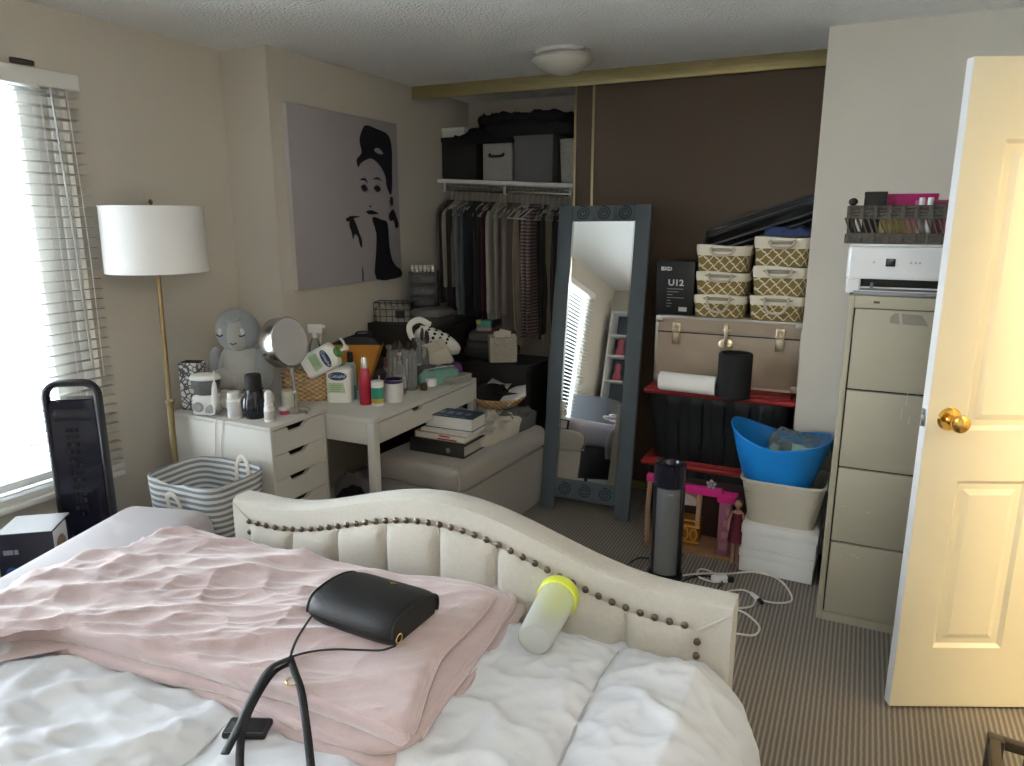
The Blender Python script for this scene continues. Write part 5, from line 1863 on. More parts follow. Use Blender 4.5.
for q in range(6):
    a = -W_ / 2 + .022 + q * .025
    x_, y_ = -2.47 + a * math.cos(.45) + .05 * math.sin(.45), 3.86 + a * math.sin(.45) - .05 * math.cos(.45)
    t = thing('lipstick', 'white capped lipstick standing in a row on the clear drawer tower', 'lipstick', (x_, y_, CHZ + H_ + .004), 0, 'lipsticks on the drawer tower')
    part('base', G().lathe([(0, 0), (.008, 0), (.008, .018), (0, .018)], 12), CHROME, t)
    part('cap', G().lathe([(.0085, .018), (.0085, .038), (.0075, .04), (0, .04)], 12), WHP, t)

# dark hamper with folded clothes beside the chest
H2 = .765
hp2 = thing('storage_hamper', 'black fabric hamper in the closet mouth under the folded clothes', 'hamper', (-1.93, 3.91, 0))
part('body', rbasket(.46, .34, H2, .94, 8), MBLK, hp2)
part('lid', G().box((0, 0, H2 - .002), (.44, .32, .02), bev=.006), MBLK, hp2)
ZH = H2 + .0165
bx = thing('woven_box', 'beige woven box of papers standing on the black hamper', 'box', (-1.895, 3.80, ZH), .55)
part('body', rbasket(.17, .14, .145, .97, 9, .006), mat('beige_weave', (.42, .38, .31), .85, var=.2, scale=60, bump=.8, bscale=120), bx)
for q, (dx, dy, ry_) in enumerate(((-.03, .01, .25), (.02, -.01, -.2), (.05, .02, -.5))):
    solo('paper_slip', G().box((0, 0, .085), (.07, .003, .16)), CRM if q < 2 else DARKC, ('cream paper slip sticking out of the beige woven box, at its left', 'cream paper slip sticking out of the beige woven box, at its middle', 'dark strip leaning out of the beige woven box to the right')[q], 'paper', (-1.895 + dx, 3.80 + dy, ZH + .02), 0, None, (0, ry_, .5))
for q, (dx, dy, dz, w_, d_, h_, c, lab) in enumerate(((-.10, .06, 0, .13, .13, .05, (.035, .033, .036), 'folded charcoal sweater, bottom of the pile on the hamper'), (-.11, .07, .052, .12, .12, .045, (.055, .052, .055), 'folded grey sweater in the middle of the pile on the hamper'), (-.10, .06, .10, .115, .11, .04, (.10, .095, .09), 'folded pale grey top, uppermost of the pile on the hamper'))):
    g = G().cushion([(-w_, -d_), (w_, -d_), (w_, d_), (-w_, d_)], 0, h_, .025, 12, lambda x, y, q=q: .008 * ridge(x, y, 12, q))
    solo('folded_sweater', g, mat('fold_%d' % q, c, .95, var=.2), lab, 'clothes', (-1.95 + dx, 3.91 + dy, ZH + dz), .1 * q)
gp = at(479, 304, Y=3.88)
t = thing('tissue_pack', 'green and white pack on top of the folded clothes under the hanging dresses', 'pack', (gp.x, 3.95, ZH + .148), .3)
part('carton', G().b2((-.045, -.03, 0), (.045, .03, .065), bev=.004), mat('pack_green', (.05, .26, .20), .5), t)
part('printed_band', G().b2((-.0455, -.0305, 0), (.0455, .0305, .02)), mat('pack_pink', (.42, .22, .24), .5), t)
part('printed_corner', G().b2((-.0455, -.0305, .042), (-.02, .0305, .0655)), mat('pack_yellow', (.42, .40, .06), .5), t)
# folded clothes lying on the chest between organiser and shoe
for q, (x, y, dz, w_, d_, h_, c, lab) in enumerate(((-2.28, 3.64, 0, .085, .12, .05, (.05, .048, .05), 'dark folded cardigan on the chest edge behind the clog'), (-2.28, 3.65, .052, .08, .11, .035, (.13, .12, .125), 'grey folded scarf on top of the dark cardigan on the chest'))):
    g = G().cushion([(-w_, -d_), (w_, -d_), (w_, d_), (-w_, d_)], 0, h_, .025, 12, lambda x_, y_, q=q: .008 * ridge(x_, y_, 14, q + 3))
    solo(('folded_cardigan', 'folded_scarf')[q], g, mat('chest_fold_%d' % q, c, .95, var=.2), lab, 'clothes', (x, y, CHZ + dz))
# ------------------------------------------------------------------ the stack in front of the brown doors
TOTE = mat('black_tote_plastic', (0.009, 0.011, 0.013), 0.42, var=0.1)
REDL = mat('red_lid_plastic', (0.30, 0.016, 0.016), 0.42, var=0.06)


def tote(label, x0, x1, y0, d_, z0, h_):
    w_ = x1 - x0
    t = thing('storage_tote', label, 'storage tote', ((x0 + x1) / 2, y0 + d_ / 2, z0), 0, 'black totes with red lids')
    hb_ = h_ - .03

    def fn(u, v):
        a = 2 * PI * u
        c, s_ = math.cos(a), math.sin(a)
        p = 9.0
        q = (abs(c) ** p + abs(s_) ** p) ** (-1 / p)
        k_ = .86 + .09 * v
        x = w_ / 2 * k_ * q * c
        y = d_ / 2 * k_ * q * s_
        rib = 0.0
        if abs(s_) * q > .97:
            rib = .010 * (1 if math.sin(x / w_ * 2 * PI * 6.5 + .6) > -.1 else 0)
            y += math.copysign(rib, s_) * min(1, (1 - v) * 12) * min(1, v * 20)
        return (x, y, hb_ * v)
    part('body', G().grid(fn, 220, 14, cu=True).box((0, 0, .004), (w_ * .82, d_ * .82, .008)), TOTE, t, ang=25)
    g = G()
    g.box((0, 0, hb_ + .004), (w_, d_, .028), bev=.011, seg=3)
    g.box((0, 0, hb_ + .022), (w_ * .93, d_ * .88, .016), bev=.006)
    lid_ = part('lid', g, REDL, t)
    for q in range(4):
        part('lid_rib', G().box((-w_ * .36 + q * w_ * .24, -d_ * .455, hb_ + .019), (.085, .016, .009), bev=.003), REDL, lid_)
    return hb_ + .030


TX0, TX1, TY0, TD = -.985, -.236, 3.63, .455
LZ = tote('lower black storage tote with a red lid behind the dollhouse', TX0 + .0, TX1 - .03, TY0, TD, 0, .362)
LZ2 = tote('upper black storage tote with a red lid under the tan trunk', TX0, TX1, TY0, TD, LZ + .002, .392)
ZL = LZ + .002 + LZ2
# trunk
TAN = mat('tan_vinyl', (0.42, 0.335, 0.255), 0.6, var=0.10, scale=6, bump=0.15, bscale=300)
STEEL = mat('steel_trim', (0.50, 0.49, 0.46), 0.35, 0.9, var=0.1)
AGED = mat('aged_brass_latch', (0.62, 0.54, 0.40), 0.28, 0.9, var=0.2)
RX0, RX1, RY0, RD = -.965, -.243, 3.775, .315
rw, rh = RX1 - RX0, .352
tk_ = thing('footlocker', 'tan vinyl storage trunk with metal latches on the upper tote', 'trunk', ((RX0 + RX1) / 2, RY0 + RD / 2, ZL))
zl_ = rh * .765
part('body', G().b2((-rw / 2, -RD / 2, 0), (rw / 2, RD / 2, zl_ - .002), bev=.004), TAN, tk_)
ld = part('lid', G().b2((-rw / 2, -RD / 2, zl_ + .002), (rw / 2, RD / 2, rh), bev=.005), TAN, tk_)
f = -RD / 2
g = G()
for x in (-rw / 2, rw / 2):
    g.b2((x - .007, f - .002, .0), (x + .007, f + .012, rh), bev=.001)
g.b2((-rw / 2, f - .002, rh - .010), (rw / 2, f + .012, rh + .002), bev=.001).b2((-rw / 2, f - .002, -.0), (rw / 2, f + .01, .010), bev=.001)
g.b2((-rw / 2 - .002, f, rh - .010), (-rw / 2 + .004, RD / 2, rh + .002)).b2((rw / 2 - .004, f, rh - .010), (rw / 2 + .002, RD / 2, rh + .002))
part('edge_trim', g, STEEL, tk_)
part('seam_strip', G().b2((-rw / 2, f - .0015, zl_ - .003), (rw / 2, f + .002, zl_ + .003)), mat('seam_dark', (.05, .045, .04), .6), tk_)
for sx_ in (-1, 1):
    for z in (0, rh):
        s_ = 1 if z == 0 else -1
        part('corner_cap', G().b2((sx_ * rw / 2 - sx_ * .034, f - .005, z), (sx_ * (rw / 2 + .004), f + .03, z + s_ * .034), bev=.005), STEEL, tk_)
for x in (-rw * .355, rw * .36):
    lt = part('latch', G().b2((x - .021, f - .007, zl_ - .065), (x + .021, f, zl_ + .05), bev=.008).cyl((x - .019, f - .012, zl_), (x + .019, f - .012, zl_), .007, 10), AGED, tk_)
    part('latch_lever', G().b2((x - .012, f - .018, zl_ - .055), (x + .012, f - .006, zl_ + .002), bev=.004).lathe([(.012, 0), (.015, .004), (.010, .008), (0, .008)], 16, Tr(x, f - .006, zl_ + .028, rx=PI / 2)), AGED, lt)
lk = part('lock_plate', G().lathe([(.034, 0), (.034, .004), (.028, .007), (0, .008)], 24, Tr(0, f, zl_ - .05, rx=PI / 2), sx=1.1).b2((-.030, f - .008, zl_ - .075), (.030, f, zl_ - .045), bev=.004), AGED, tk_)
part('hasp', G().b2((-.009, f - .016, zl_ - .06), (.009, f - .004, zl_ + .055), bev=.004).b2((-.022, f - .006, zl_ + .02), (.022, f, zl_ + .028), bev=.002), AGED, lk)
for sx_ in (-1, 0, 1):
    part('rivet', G().ball((sx_ * .017, f - .002, zl_ + (.058 if sx_ == 0 else .030)), (.006, .003, .006), 10), AGED, ld)

# speaker and paper roll on the tote lid
p = at(733, 397, Z=ZL)
k = mpp(p)
r = 16.3 * k
h = ztop((p.x, p.y), 353) - ZL
p.y = min(p.y, RY0 - r - .003)
sp_ = thing('cylinder_speaker', 'matte black cylinder speaker standing on the red lid before the trunk', 'speaker', (p.x, p.y, ZL))
part('body', G().lathe([(0, 0), (r * .96, 0), (r, .005), (r, h - .006), (r * .95, h), (r * .8, h), (r * .78, h - .006), (0, h - .007)], 36), mat('speaker_mesh', (.014, .014, .015), .75, bump=.4, bscale=700), sp_)
part('base_ring', G().lathe([(r * .99, .002), (r * 1.015, .004), (r * 1.015, .012), (r * .99, .014)], 36), BLK, sp_)
a = at(660, 383, Y=p.y)
b_ = at(716, 392, Y=p.y - .01)
rr = .0475
pr_ = thing('paper_roll', 'white paper towel roll lying on the red lid before the trunk', 'paper roll', ((a.x + b_.x) / 2, p.y, ZL + rr), rot=(0, PI / 2, math.radians(-3)))
Lr = b_.x - a.x
part('paper', G().lathe([(.018, -Lr / 2), (rr, -Lr / 2), (rr, Lr / 2), (.018, Lr / 2), (.018, -Lr / 2)], 32), mat('paper_white', (.88, .87, .84), .9, bump=.2, bscale=120), pr_)
part('cardboard_core', G().lathe([(.0165, -Lr / 2 + .002), (.018, -Lr / 2 + .002), (.018, Lr / 2 - .002), (.0165, Lr / 2 - .002)], 24), mat('cardboard', (.36, .26, .16), .9), pr_)

# black printed box on the trunk
ZT = ZL + rh + .0025
a, b_ = at(655, 262, Y=3.82), at(693, 262, Y=3.82)
hB = ztop((a.x, 3.82), 261) - ZT
ub = thing('printed_box', 'tall black box with white print at the left end of the trunk', 'box', ((a.x + b_.x) / 2 + .012, 3.82, ZT), .0)
w_ = b_.x - a.x
part('carton', G().b2((-w_ / 2, 0, 0), (w_ / 2, .16, hB), bev=.002), mat('satin_black_card', (.012, .012, .013), .35), ub)
for s, (x, z, sz, bo) in {'BXD': (-w_ * .24, hB * .86, .026, .0012), 'U12': (.005, hB * .60, .044, .0014)}.items():
    text('lettering', s, sz, PRW, ub, Tr(x, -.0008, z) @ F0, bold=bo, sx=1.1)
g = G()
for q, (x, l_) in enumerate(((-.05, .085), (-.05, .06), (-.05, .03), (-.05, .09), (-.05, .02), (-.05, .028), (-.05, .022))):
    z = hB * (.48 - .055 * q)
    g.b2((x + .01, -.0012, z), (x + .01 + l_, 0, z + .004))
part('printed_text', g, mat('print_grey', (.28, .28, .28), .5), ub)
part('bar_code', G().b2((.025, -.0014, hB * .07), (.068, 0, hB * .15)), PRW, ub)

# trellis-pattern fabric baskets
TREL = mat('olive_trellis_canvas', (.2, .16, .06), .9)
nt, b = nodes_of(TREL)
tc, s3 = sepxyz(nt)
uu = math_node(nt, 'ADD', s3.outputs['X'], s3.outputs['Y'])
P_ = .054


def band(expr):
    fr = math_node(nt, 'FRACT', expr)
    d = math_node(nt, 'ABSOLUTE', math_node(nt, 'SUBTRACT', fr, .5))
    return math_node(nt, 'LESS_THAN', d, .075)


wig = math_node(nt, 'MULTIPLY', math_node(nt, 'SINE', math_node(nt, 'MULTIPLY', uu, 4 * PI / P_)), .05)
e1 = math_node(nt, 'ADD', math_node(nt, 'DIVIDE', math_node(nt, 'ADD', uu, s3.outputs['Z']), P_), wig)
e2 = math_node(nt, 'SUBTRACT', math_node(nt, 'DIVIDE', math_node(nt, 'SUBTRACT', uu, s3.outputs['Z']), P_), wig)
lat = math_node(nt, 'MAXIMUM', band(e1), band(e2))
nt.links.new(mixcol(nt, lat, (.27, .195, .065), (.80, .71, .52)), b.inputs['Base Color'])
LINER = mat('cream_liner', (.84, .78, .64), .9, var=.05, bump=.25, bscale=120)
ROPE = mat('cream_rope', (.62, .56, .46), .9, bump=.6, bscale=160)
zcol = {0: [(321.5, 295), (294.8, 272), (272, 245)], 1: [(323.5, 296), (296, 266.5), (266.5, 237)]}
names = [['lowest basket of the left stack on the trunk, rope handle hanging', 'middle basket of the left stack on the trunk', 'top basket of the left stack beneath the black trays'],
         ['lowest basket of the right stack on the trunk, rope handle hanging', 'middle basket of the right stack on the trunk', 'top basket of the right stack by the wall corner']]
for s in (0, 1):
    z0 = ZT
    for i in range(3):
        YB_ = 3.80
        xs_ = ((-.795, -.522), (-.512, -.243))[s]
        w_ = xs_[1] - xs_[0]
        xm = sum(xs_) / 2 + (-.004, .004, .0)[i]
        z1 = ztop((xm, YB_), zcol[s][i][1] + .0)
        h_ = z1 - z0
        t = thing('fabric_basket', 'trellis fabric ' + names[s][i], 'basket', (xm, YB_ + .135, z0), (.02, -.02, .03)[i], 'trellis fabric baskets')
        part('canvas_body', rbasket(w_ * .97, .25, h_ * .72, .93, 7, .006), TREL, t)
        flare = 1.0 + (.03 if i == 2 else 0)

        def lin(u, v, w_=w_, h_=h_, flare=flare):
            a_ = 2 * PI * u
            c, s_ = math.cos(a_), math.sin(a_)
            q = (abs(c) ** 7 + abs(s_) ** 7) ** (-1 / 7)
            k_ = .985 + (.025 * flare) * math.sin(v * PI * .9)
            return (w_ / 2 * .985 * k_ * q * c * flare ** v, .1265 * k_ * q * s_ * flare ** v, h_ * (.60 + .385 * v) + .004 * math.sin(a_ * 3 + i) * v)
        part('folded_liner', G().grid(lin, 56, 8, cu=True), LINER, t)
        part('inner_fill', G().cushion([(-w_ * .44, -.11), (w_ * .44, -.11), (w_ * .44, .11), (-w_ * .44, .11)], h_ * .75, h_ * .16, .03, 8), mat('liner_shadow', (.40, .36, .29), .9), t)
        zz0 = h_ * .80
        drop = .055 if i == 0 else .022
        y_ = -.134
        part('rope_handle', G().tube(spline([(-w_ * .20, y_ + .006, zz0 + .012), (-w_ * .21, y_ - .008, zz0), (-w_ * .12, y_ - .016, zz0 - drop), (w_ * .12, y_ - .016, zz0 - drop), (w_ * .21, y_ - .008, zz0), (w_ * .20, y_ + .006, zz0 + .012)], 8), .0065, 8), ROPE, t)
        z0 = z1 + .001
    if s == 0:
        ZBL = z0
    else:
        ZBR = z0
# two nested black trays leaning on the doors
for q, (dz, lab) in enumerate(((0, 'front black oven tray tilted up to the right on the baskets'), (.035, 'rear black oven tray nested behind the front one on the baskets'))):
    t = thing('oven_tray', lab, 'tray', (-.50, 3.945 + dz * .9, ZBL + .085 + dz), rot=(math.radians(24), math.radians(-19), math.radians(0)), group='black oven trays')
    W_, D_ = .60, .24

    def fn(u, v, W_=W_, D_=D_):
        a_ = 2 * PI * u
        c, s_ = math.cos(a_), math.sin(a_)
        qq = (abs(c) ** 6 + abs(s_) ** 6) ** (-1 / 6)
        r_ = [0.001, .80, .90, .95, 1.0, 1.0][int(v * 5 + .001)]
        z_ = [-.028, -.028, -.024, -.002, 0, .003][int(v * 5 + .001)]
        return (W_ / 2 * (r_ if r_ < .5 else 1 - (1 - r_) * .5) * qq * c, D_ / 2 * r_ * qq * s_, z_)
    o = part('pan', G().grid(fn, 48, 5, cu=True), mat('black_enamel', (.008, .008, .010), .3, coat=.3), t)
    sm = o.modifiers.new('thickness', 'SOLIDIFY')
    sm.thickness = .003
    part('rim', G().tube([fn(k_ / 48, 1.0) for k_ in range(48)], .005, 6, True), mat('rim_grey', (.11, .11, .12), .35), t)
p = at(790, 231, Y=3.86)
g = G().cushion([(-.10, -.05), (.11, -.055), (.115, .05), (-.09, .055)], 0, .035, .03, 14, lambda x, y: .018 * ridge(x, y, 14, 2))
solo('blue_cloth_bag', g, mat('blue_print_cloth', (.035, .06, .16), .8, var=.7, scale=50), 'blue patterned cloth bag tucked under the trays on the right baskets', 'bag', (p.x, 3.87, ZBR + .001), .05)

# ------------------------------------------------------------------ white boxes, woven basket, blue tub
WBX0, WBX1, WBY0 = -.398, -.068, 3.262
z = 0
for q in range(2):
    t = thing('shoe_box', ('lower white cardboard box on the carpet beside the filing cabinet', 'upper white cardboard box under the cream woven basket')[q], 'box', ((WBX0 + WBX1) / 2, WBY0 + .17, z), -.03 + .03 * q, 'white cardboard boxes')
    part('body', G().b2((-.160, -.165, 0), (.160, .165, .10), bev=.003), mat('white_card', (.74, .745, .75), .6), t)
    part('lid', G().b2((-.164, -.169, .075), (.164, .169, .117), bev=.003), mat('white_card', (.74, .745, .75), .6), t)
    z += .1175
WEAV = mat('cream_weave', (.50, .455, .375), .8)
nt, b = nodes_of(WEAV)
tc, s3 = sepxyz(nt)
c1_ = math_node(nt, 'SINE', math_node(nt, 'MULTIPLY', math_node(nt, 'ADD', s3.outputs['X'], s3.outputs['Y']), 2 * PI / .012))
c2_ = math_node(nt, 'SINE', math_node(nt, 'MULTIPLY', s3.outputs['Z'], 2 * PI / .012))
wv2 = math_node(nt, 'MULTIPLY_ADD', math_node(nt, 'MULTIPLY', c1_, c2_), .5, .5)
nt.links.new(mixcol(nt, wv2, (.46, .42, .34), (.72, .66, .56)), b.inputs['Base Color'])
bpn = nt.nodes.new('ShaderNodeBump')
bpn.inputs['Strength'].default_value = .7
bpn.inputs['Distance'].default_value = .004
nt.links.new(wv2, bpn.inputs['Height'])
nt.links.new(bpn.outputs[0], b.inputs['Normal'])
ZW = z
wb_ = thing('woven_basket', 'cream woven plastic basket on the white boxes', 'basket', (-.238, WBY0 + .165, ZW), -.02)
hW = .205
part('body', rbasket(.365, .30, hW, .80, 6, .006), WEAV, wb_)
f_ = lambda u: (.185 * math.cos(2 * PI * u), .15 * math.sin(2 * PI * u))
g = G()
pts = []
for q in range(60):
    a_ = 2 * PI * q / 60
    c, s_ = math.cos(a_), math.sin(a_)
    qq = (abs(c) ** 6 + abs(s_) ** 6) ** (-1 / 6)
    pts.append((.1825 * qq * c, .15 * qq * s_, hW))
part('rim', G().tube(pts, .008, 8, True), mat('cream_plastic_rim', (.55, .51, .43), .6), wb_)
BLUE = mat('bright_blue_plastic', (0.008, 0.21, 0.62), 0.38, var=0.03, sub=0.0)
tb = thing('blue_tub', 'bright blue flexible tub with dipped rim sitting in the woven basket', 'tub', (-.272, WBY0 + .165, ZW + .15), -.06)
def tubf(ins):
    def fn(u, v):
        a_ = 2 * PI * u
        c, s_ = math.cos(a_), math.sin(a_)
        p_ = 2.6
        qq = (abs(c) ** p_ + abs(s_) ** p_) ** (-1 / p_)
        rx_ = .135 + .085 * v ** .8 - ins
        ry_ = .115 + .055 * v ** .8 - ins
        topz = .245 + (.055 if c < 0 else .020) * (abs(c) ** 2.0) - .03 * (1 - abs(c))
        return (rx_ * qq * c, ry_ * qq * s_, topz * v + (ins if v < .05 else 0))
    return fn
part('wall', G().grid(tubf(0), 64, 16, cu=True).grid(tubf(.004), 64, 16, cu=True), BLUE, tb, ang=60)
part('bottom', G().lathe([(0, .004), (.133, .004), (.133, .001), (0, .001)], 40, sy=.86), BLUE, tb)
part('rim', G().tube([tubf(.002)(q / 72, 1.0) for q in range(72)], .0045, 8, True), BLUE, tb)
g = G().cushion([(-.11, -.09), (.11, -.09), (.14, .09), (-.08, .10)], 0, .03, .03, 26, lambda x, y: .035 * ridge(x, y, 13, 3) + .02 * nz(x, y, 12, 1))
solo('plastic_packaging', g, glass_mat('teal_film', (.80, .95, .94), .08, .10), 'crumpled clear plastic packaging filling the blue tub', 'plastic wrap', (-.20, WBY0 + .17, ZW + .15 + .195), 0, ang=20)

# ------------------------------------------------------------------ dollhouse and tower heater
PINK = mat('hot_pink_plastic', (0.62, 0.02, 0.22), 0.4, var=0.05)
MAUVE = mat('mauve_plastic', (0.27, 0.10, 0.16), 0.45, var=0.1)
DBRN = mat('dollhouse_wood_print', (0.30, 0.16, 0.085), 0.6, var=0.4, scale=20)
a, b_ = at(644, 560, Y=3.335), at(737, 566, Y=3.335)
dh = thing('dollhouse', 'pink and brown plastic dollhouse between the tower heater and white boxes', 'dollhouse', ((a.x + b_.x) / 2 - .0, 3.335, 0), 0)
dwid = (b_.x - a.x) * 1.03
dx0, dx1 = -dwid / 2, dwid / 2
dtop = ztop((dh.location.x, 3.335), 484)
D0, D1 = 0, .22
part('floor_plate', G().b2((dx0, D0, 0), (dx1, D1, .018), bev=.004), DBRN, dh)
part('back_panel', G().b2((dx0 + .01, D1 - .012, .018), (dx1 - .01, D1, dtop - .05)), mat('dollhouse_dark', (.035, .016, .014), .6), dh)
part('post', G().tube([(dx0 + .014, D0 + .012, .018), (dx0 + .010, D0 + .012, .2), (dx0 + .018, D0 + .012, dtop - .02)], .012, 8), mat('pale_wood_plastic', (.45, .27, .17), .5), dh, 'pale wood coloured post')
part('post', G().tube([(dx0 + .255, D0 + .03, .14), (dx0 + .262, D0 + .03, dtop - .03)], .012, 8), mat('pale_wood_plastic', (.45, .27, .17), .5), dh, 'pale wood coloured post')
part('column', G().b2((dx1 - .11, D0 + .01, .018), (dx1 - .055, D0 + .07, dtop - .06), bev=.008), MAUVE, dh)
g = G()
for q in range(5):
    g.b2((dx1 - .10 + q * .008, D0 + .006, .05 + .06 * q), (dx1 - .06, D0 + .011, .085 + .06 * q), bev=.003)
part('column_relief', g, mat('mauve_pale', (.36, .17, .20), .5), dh)
bm_ = part('roof_beam', G().b2((dx0, D0, dtop - .025), (dx0 + .05, D0 + .04, dtop + .012), bev=.005).b2((dx0 + .05, D0, dtop - .052), (dx1 - .10, D0 + .035, dtop - .012), bev=.005).b2((dx1 - .12, D0, dtop - .075), (dx1 - .03, D0 + .06, dtop - .03), bev=.005), PINK, dh)
fl_ = []
for q in range(5):
    a_ = 2 * PI * q / 5 + .3
    fl_.append(a_)
g = G()
for a_ in fl_:
    g.ball((dx1 - .15 + .016 * math.cos(a_), D0 - .004, dtop + .012 + .016 * math.sin(a_)), (.009, .004, .009), 8)
g.ball((dx1 - .15, D0 - .006, dtop + .012), (.006, .004, .006), 8)
part('flower_ornament', g, mat('ornament_grey', (.35, .32, .33), .5), bm_)
part('awning', G().prism([(dx0 + .09, .265), (dx0 + .13, .305), (dx0 + .19, .315), (dx0 + .25, .275), (dx0 + .25, .245), (dx0 + .09, .235)], -.10, -.02, XZ, .006), mat('dollhouse_cream', (.55, .42, .36), .5), dh)
part('sign', G().prism([(dx0 + .175 + .040 * math.cos(2 * PI * q / 20), .268 + .020 * math.sin(2 * PI * q / 20)) for q in range(20)], -.018, -.012, XZ), mat('sign_pale', (.55, .50, .52), .4), dh)
AMB = glass_mat('amber_plastic', (.85, .45, .10), .15, .35)
g = G()
g.b2((dx0 + .06, .02, .03), (dx0 + .26, .16, .15), bev=.012)
part('amber_pool', g, AMB, dh)
g = G()
for q in range(5):
    x = dx0 + .075 + q * .042
    g.tube([(x + .016 * math.cos(2 * PI * j / 12), .012, .10 + .030 * math.sin(2 * PI * j / 12)) for j in range(12)], .004, 6, True)
for zz_ in (.06, .14, .17):
    g.tube([(dx0 + .05, .012, zz_), (dx0 + .27, .012, zz_)], .005, 6)
part('lattice_railing', g, mat('amber_rail', (.50, .24, .05), .4), dh)
# doll by the column
dl = thing('fashion_doll', 'small doll in a dark red dress standing at the dollhouse corner', 'doll', (dh.location.x + dx1 - .02, 3.325, 0))
SKIN = mat('doll_skin', (.42, .25, .18), .5)
g = G()
g.tube([(-.012, 0, .0), (-.011, 0, .10), (-.008, 0, .19)], [.006, .008, .012], 8)
g.tube([(.012, 0, .0), (.011, 0, .10), (.008, 0, .19)], [.006, .008, .012], 8)
g.lathe([(.0, .17), (.020, .18), (.014, .22), (.022, .265), (.008, .275), (.007, .285), (.016, .295), (.018, .31), (.012, .325), (0, .328)], 14)
g.tube([(-.022, 0, .262), (-.034, -.006, .22), (-.036, -.014, .17)], [.006, .005, .004], 8).tube([(.022, 0, .262), (.034, -.006, .22), (.036, -.014, .17)], [.006, .005, .004], 8)
part('body', g, SKIN, dl)
part('dress', G().lathe([(.040, .12), (.030, .17), (.017, .22), (.024, .26), (.020, .262)], 18), mat('dark_red_dress', (.12, .012, .03), .7), dl)
part('hair', G().ball((0, .006, .313), (.021, .020, .022), 12).tube([(0, .018, .31), (0, .026, .27), (0, .024, .23)], [.016, .015, .006], 8), mat('doll_hair', (.04, .018, .012), .6), dl)

p = at(664, 577, Z=0)
k = mpp(p)
r = 15.2 * k
ht = ztop((p.x, p.y), 464)
tw = thing('tower_heater', 'black tower heater with a grey front panel standing on the carpet before the dollhouse', 'heater', (p.x, p.y + .02, 0), .35)
part('base', G().lathe([(0, 0), (r * 1.12, 0), (r * 1.12, .014), (r * .9, .022), (0, .022)], 32), BLK, tw)
part('body', G().lathe([(r * .90, .02), (r, .03), (r, ht - .10), (0, ht - .10)], 36), BLK, tw)
part('top_ring', G().lathe([(r, ht - .10), (r * 1.02, ht - .03), (r * .98, ht), (r * .80, ht - .005), (r * .62, ht - .05), (0, ht - .06)], 36), GBLK, tw)
fp_ = []
for q in range(13):
    a_ = -PI / 2 - .95 + 1.55 * q / 12
    fp_.append((r * 1.035 * math.cos(a_), r * 1.035 * math.sin(a_)))
for q in range(13)[::-1]:
    a_ = -PI / 2 - .95 + 1.55 * q / 12
    fp_.append((r * .95 * math.cos(a_), r * .95 * math.sin(a_)))
fr_ = part('front_panel', G().prism(fp_, .035, ht - .105), mat('gunmetal', (.19, .195, .205), .42, .4), tw)
part('control_display', G().b2((-.014, -r * 1.05, ht - .13), (.010, -r * 1.02, ht - .122)), mat('display_grey', (.3, .3, .3), .4), fr_)
part('rating_label', G().b2((r * .72, -r * .72, ht * .62), (r * .74, -r * .30, ht * .80), Tr(0, 0, 0)), mat('label_dim', (.22, .22, .23), .5), tw)

# ------------------------------------------------------------------ cords on the carpet


def fl(x, y):
    q = at(620 + x / 5.12, 540 + y / 5.12, Z=.006)
    return (q.x, q.y, .006)


WC = mat('white_cable', (.62, .60, .55), .5)
def floor_cord(name, label, pts, m, r=.0042, group='cords on the carpet'):
    P = [(*fl(*q)[:2], .006 + .004 * (i % 2)) for i, q in enumerate(pts)]
    return solo(name, G().tube(spline(P, 8), r, 8), m, label, 'cord', (0, 0, 0), 0, group)


floor_cord('extension_cord', 'long white extension cord curving past the white boxes', [(200, 235), (250, 205), (330, 180), (440, 175), (560, 172), (680, 168), (780, 185), (840, 230), (878, 285), (870, 320), (800, 322), (720, 312)], WC)
floor_cord('extension_cord', 'white extension cord looping beside the headboard corner', [(520, 275), (580, 262), (640, 258), (690, 295), (680, 335), (620, 352), (560, 340), (540, 330)], WC)
floor_cord('extension_cord', 'white cord bowing over the carpet nearest the headboard end', [(590, 352), (650, 385), (705, 430), (712, 468), (680, 488), (600, 485), (540, 478)], WC)
floor_cord('extension_cord', 'small white cord loop at the foot of the tower heater', [(480, 215), (430, 205), (395, 180), (405, 155), (440, 152), (480, 175), (510, 200)], WC)
floor_cord('power_cord', 'black power cord running from the tower heater to the white socket block', [(150, 95), (100, 95), (60, 110), (35, 135)], BLK, .004)
floor_cord('power_cord', 'black power cord trailing behind the white socket block', [(300, 225), (370, 195), (450, 185), (520, 215), (500, 250), (470, 268)], BLK, .004)
q = fl(510, 208)
t = thing('socket_block', 'white extension socket with black plugs on the carpet', 'socket', (q[0], q[1], .0), .5)
part('housing', G().box((0, 0, .016), (.075, .034, .03), bev=.008), WHP, t)
part('plug', G().box((.045, -.012, .018), (.03, .026, .026), bev=.006), BLK, t)
q = fl(700, 305)
t = thing('cord_connector', 'white cord connector with a dark end on the carpet', 'connector', (q[0], q[1], 0), -.9)
part('housing', G().tube([(-.045, 0, .012), (.0, 0, .013), (.018, 0, .013)], [.008, .011, .011], 10), WHP, t)
part('plug', G().tube([(.018, 0, .013), (.04, 0, .013)], [.012, .010], 10), BLK, t)
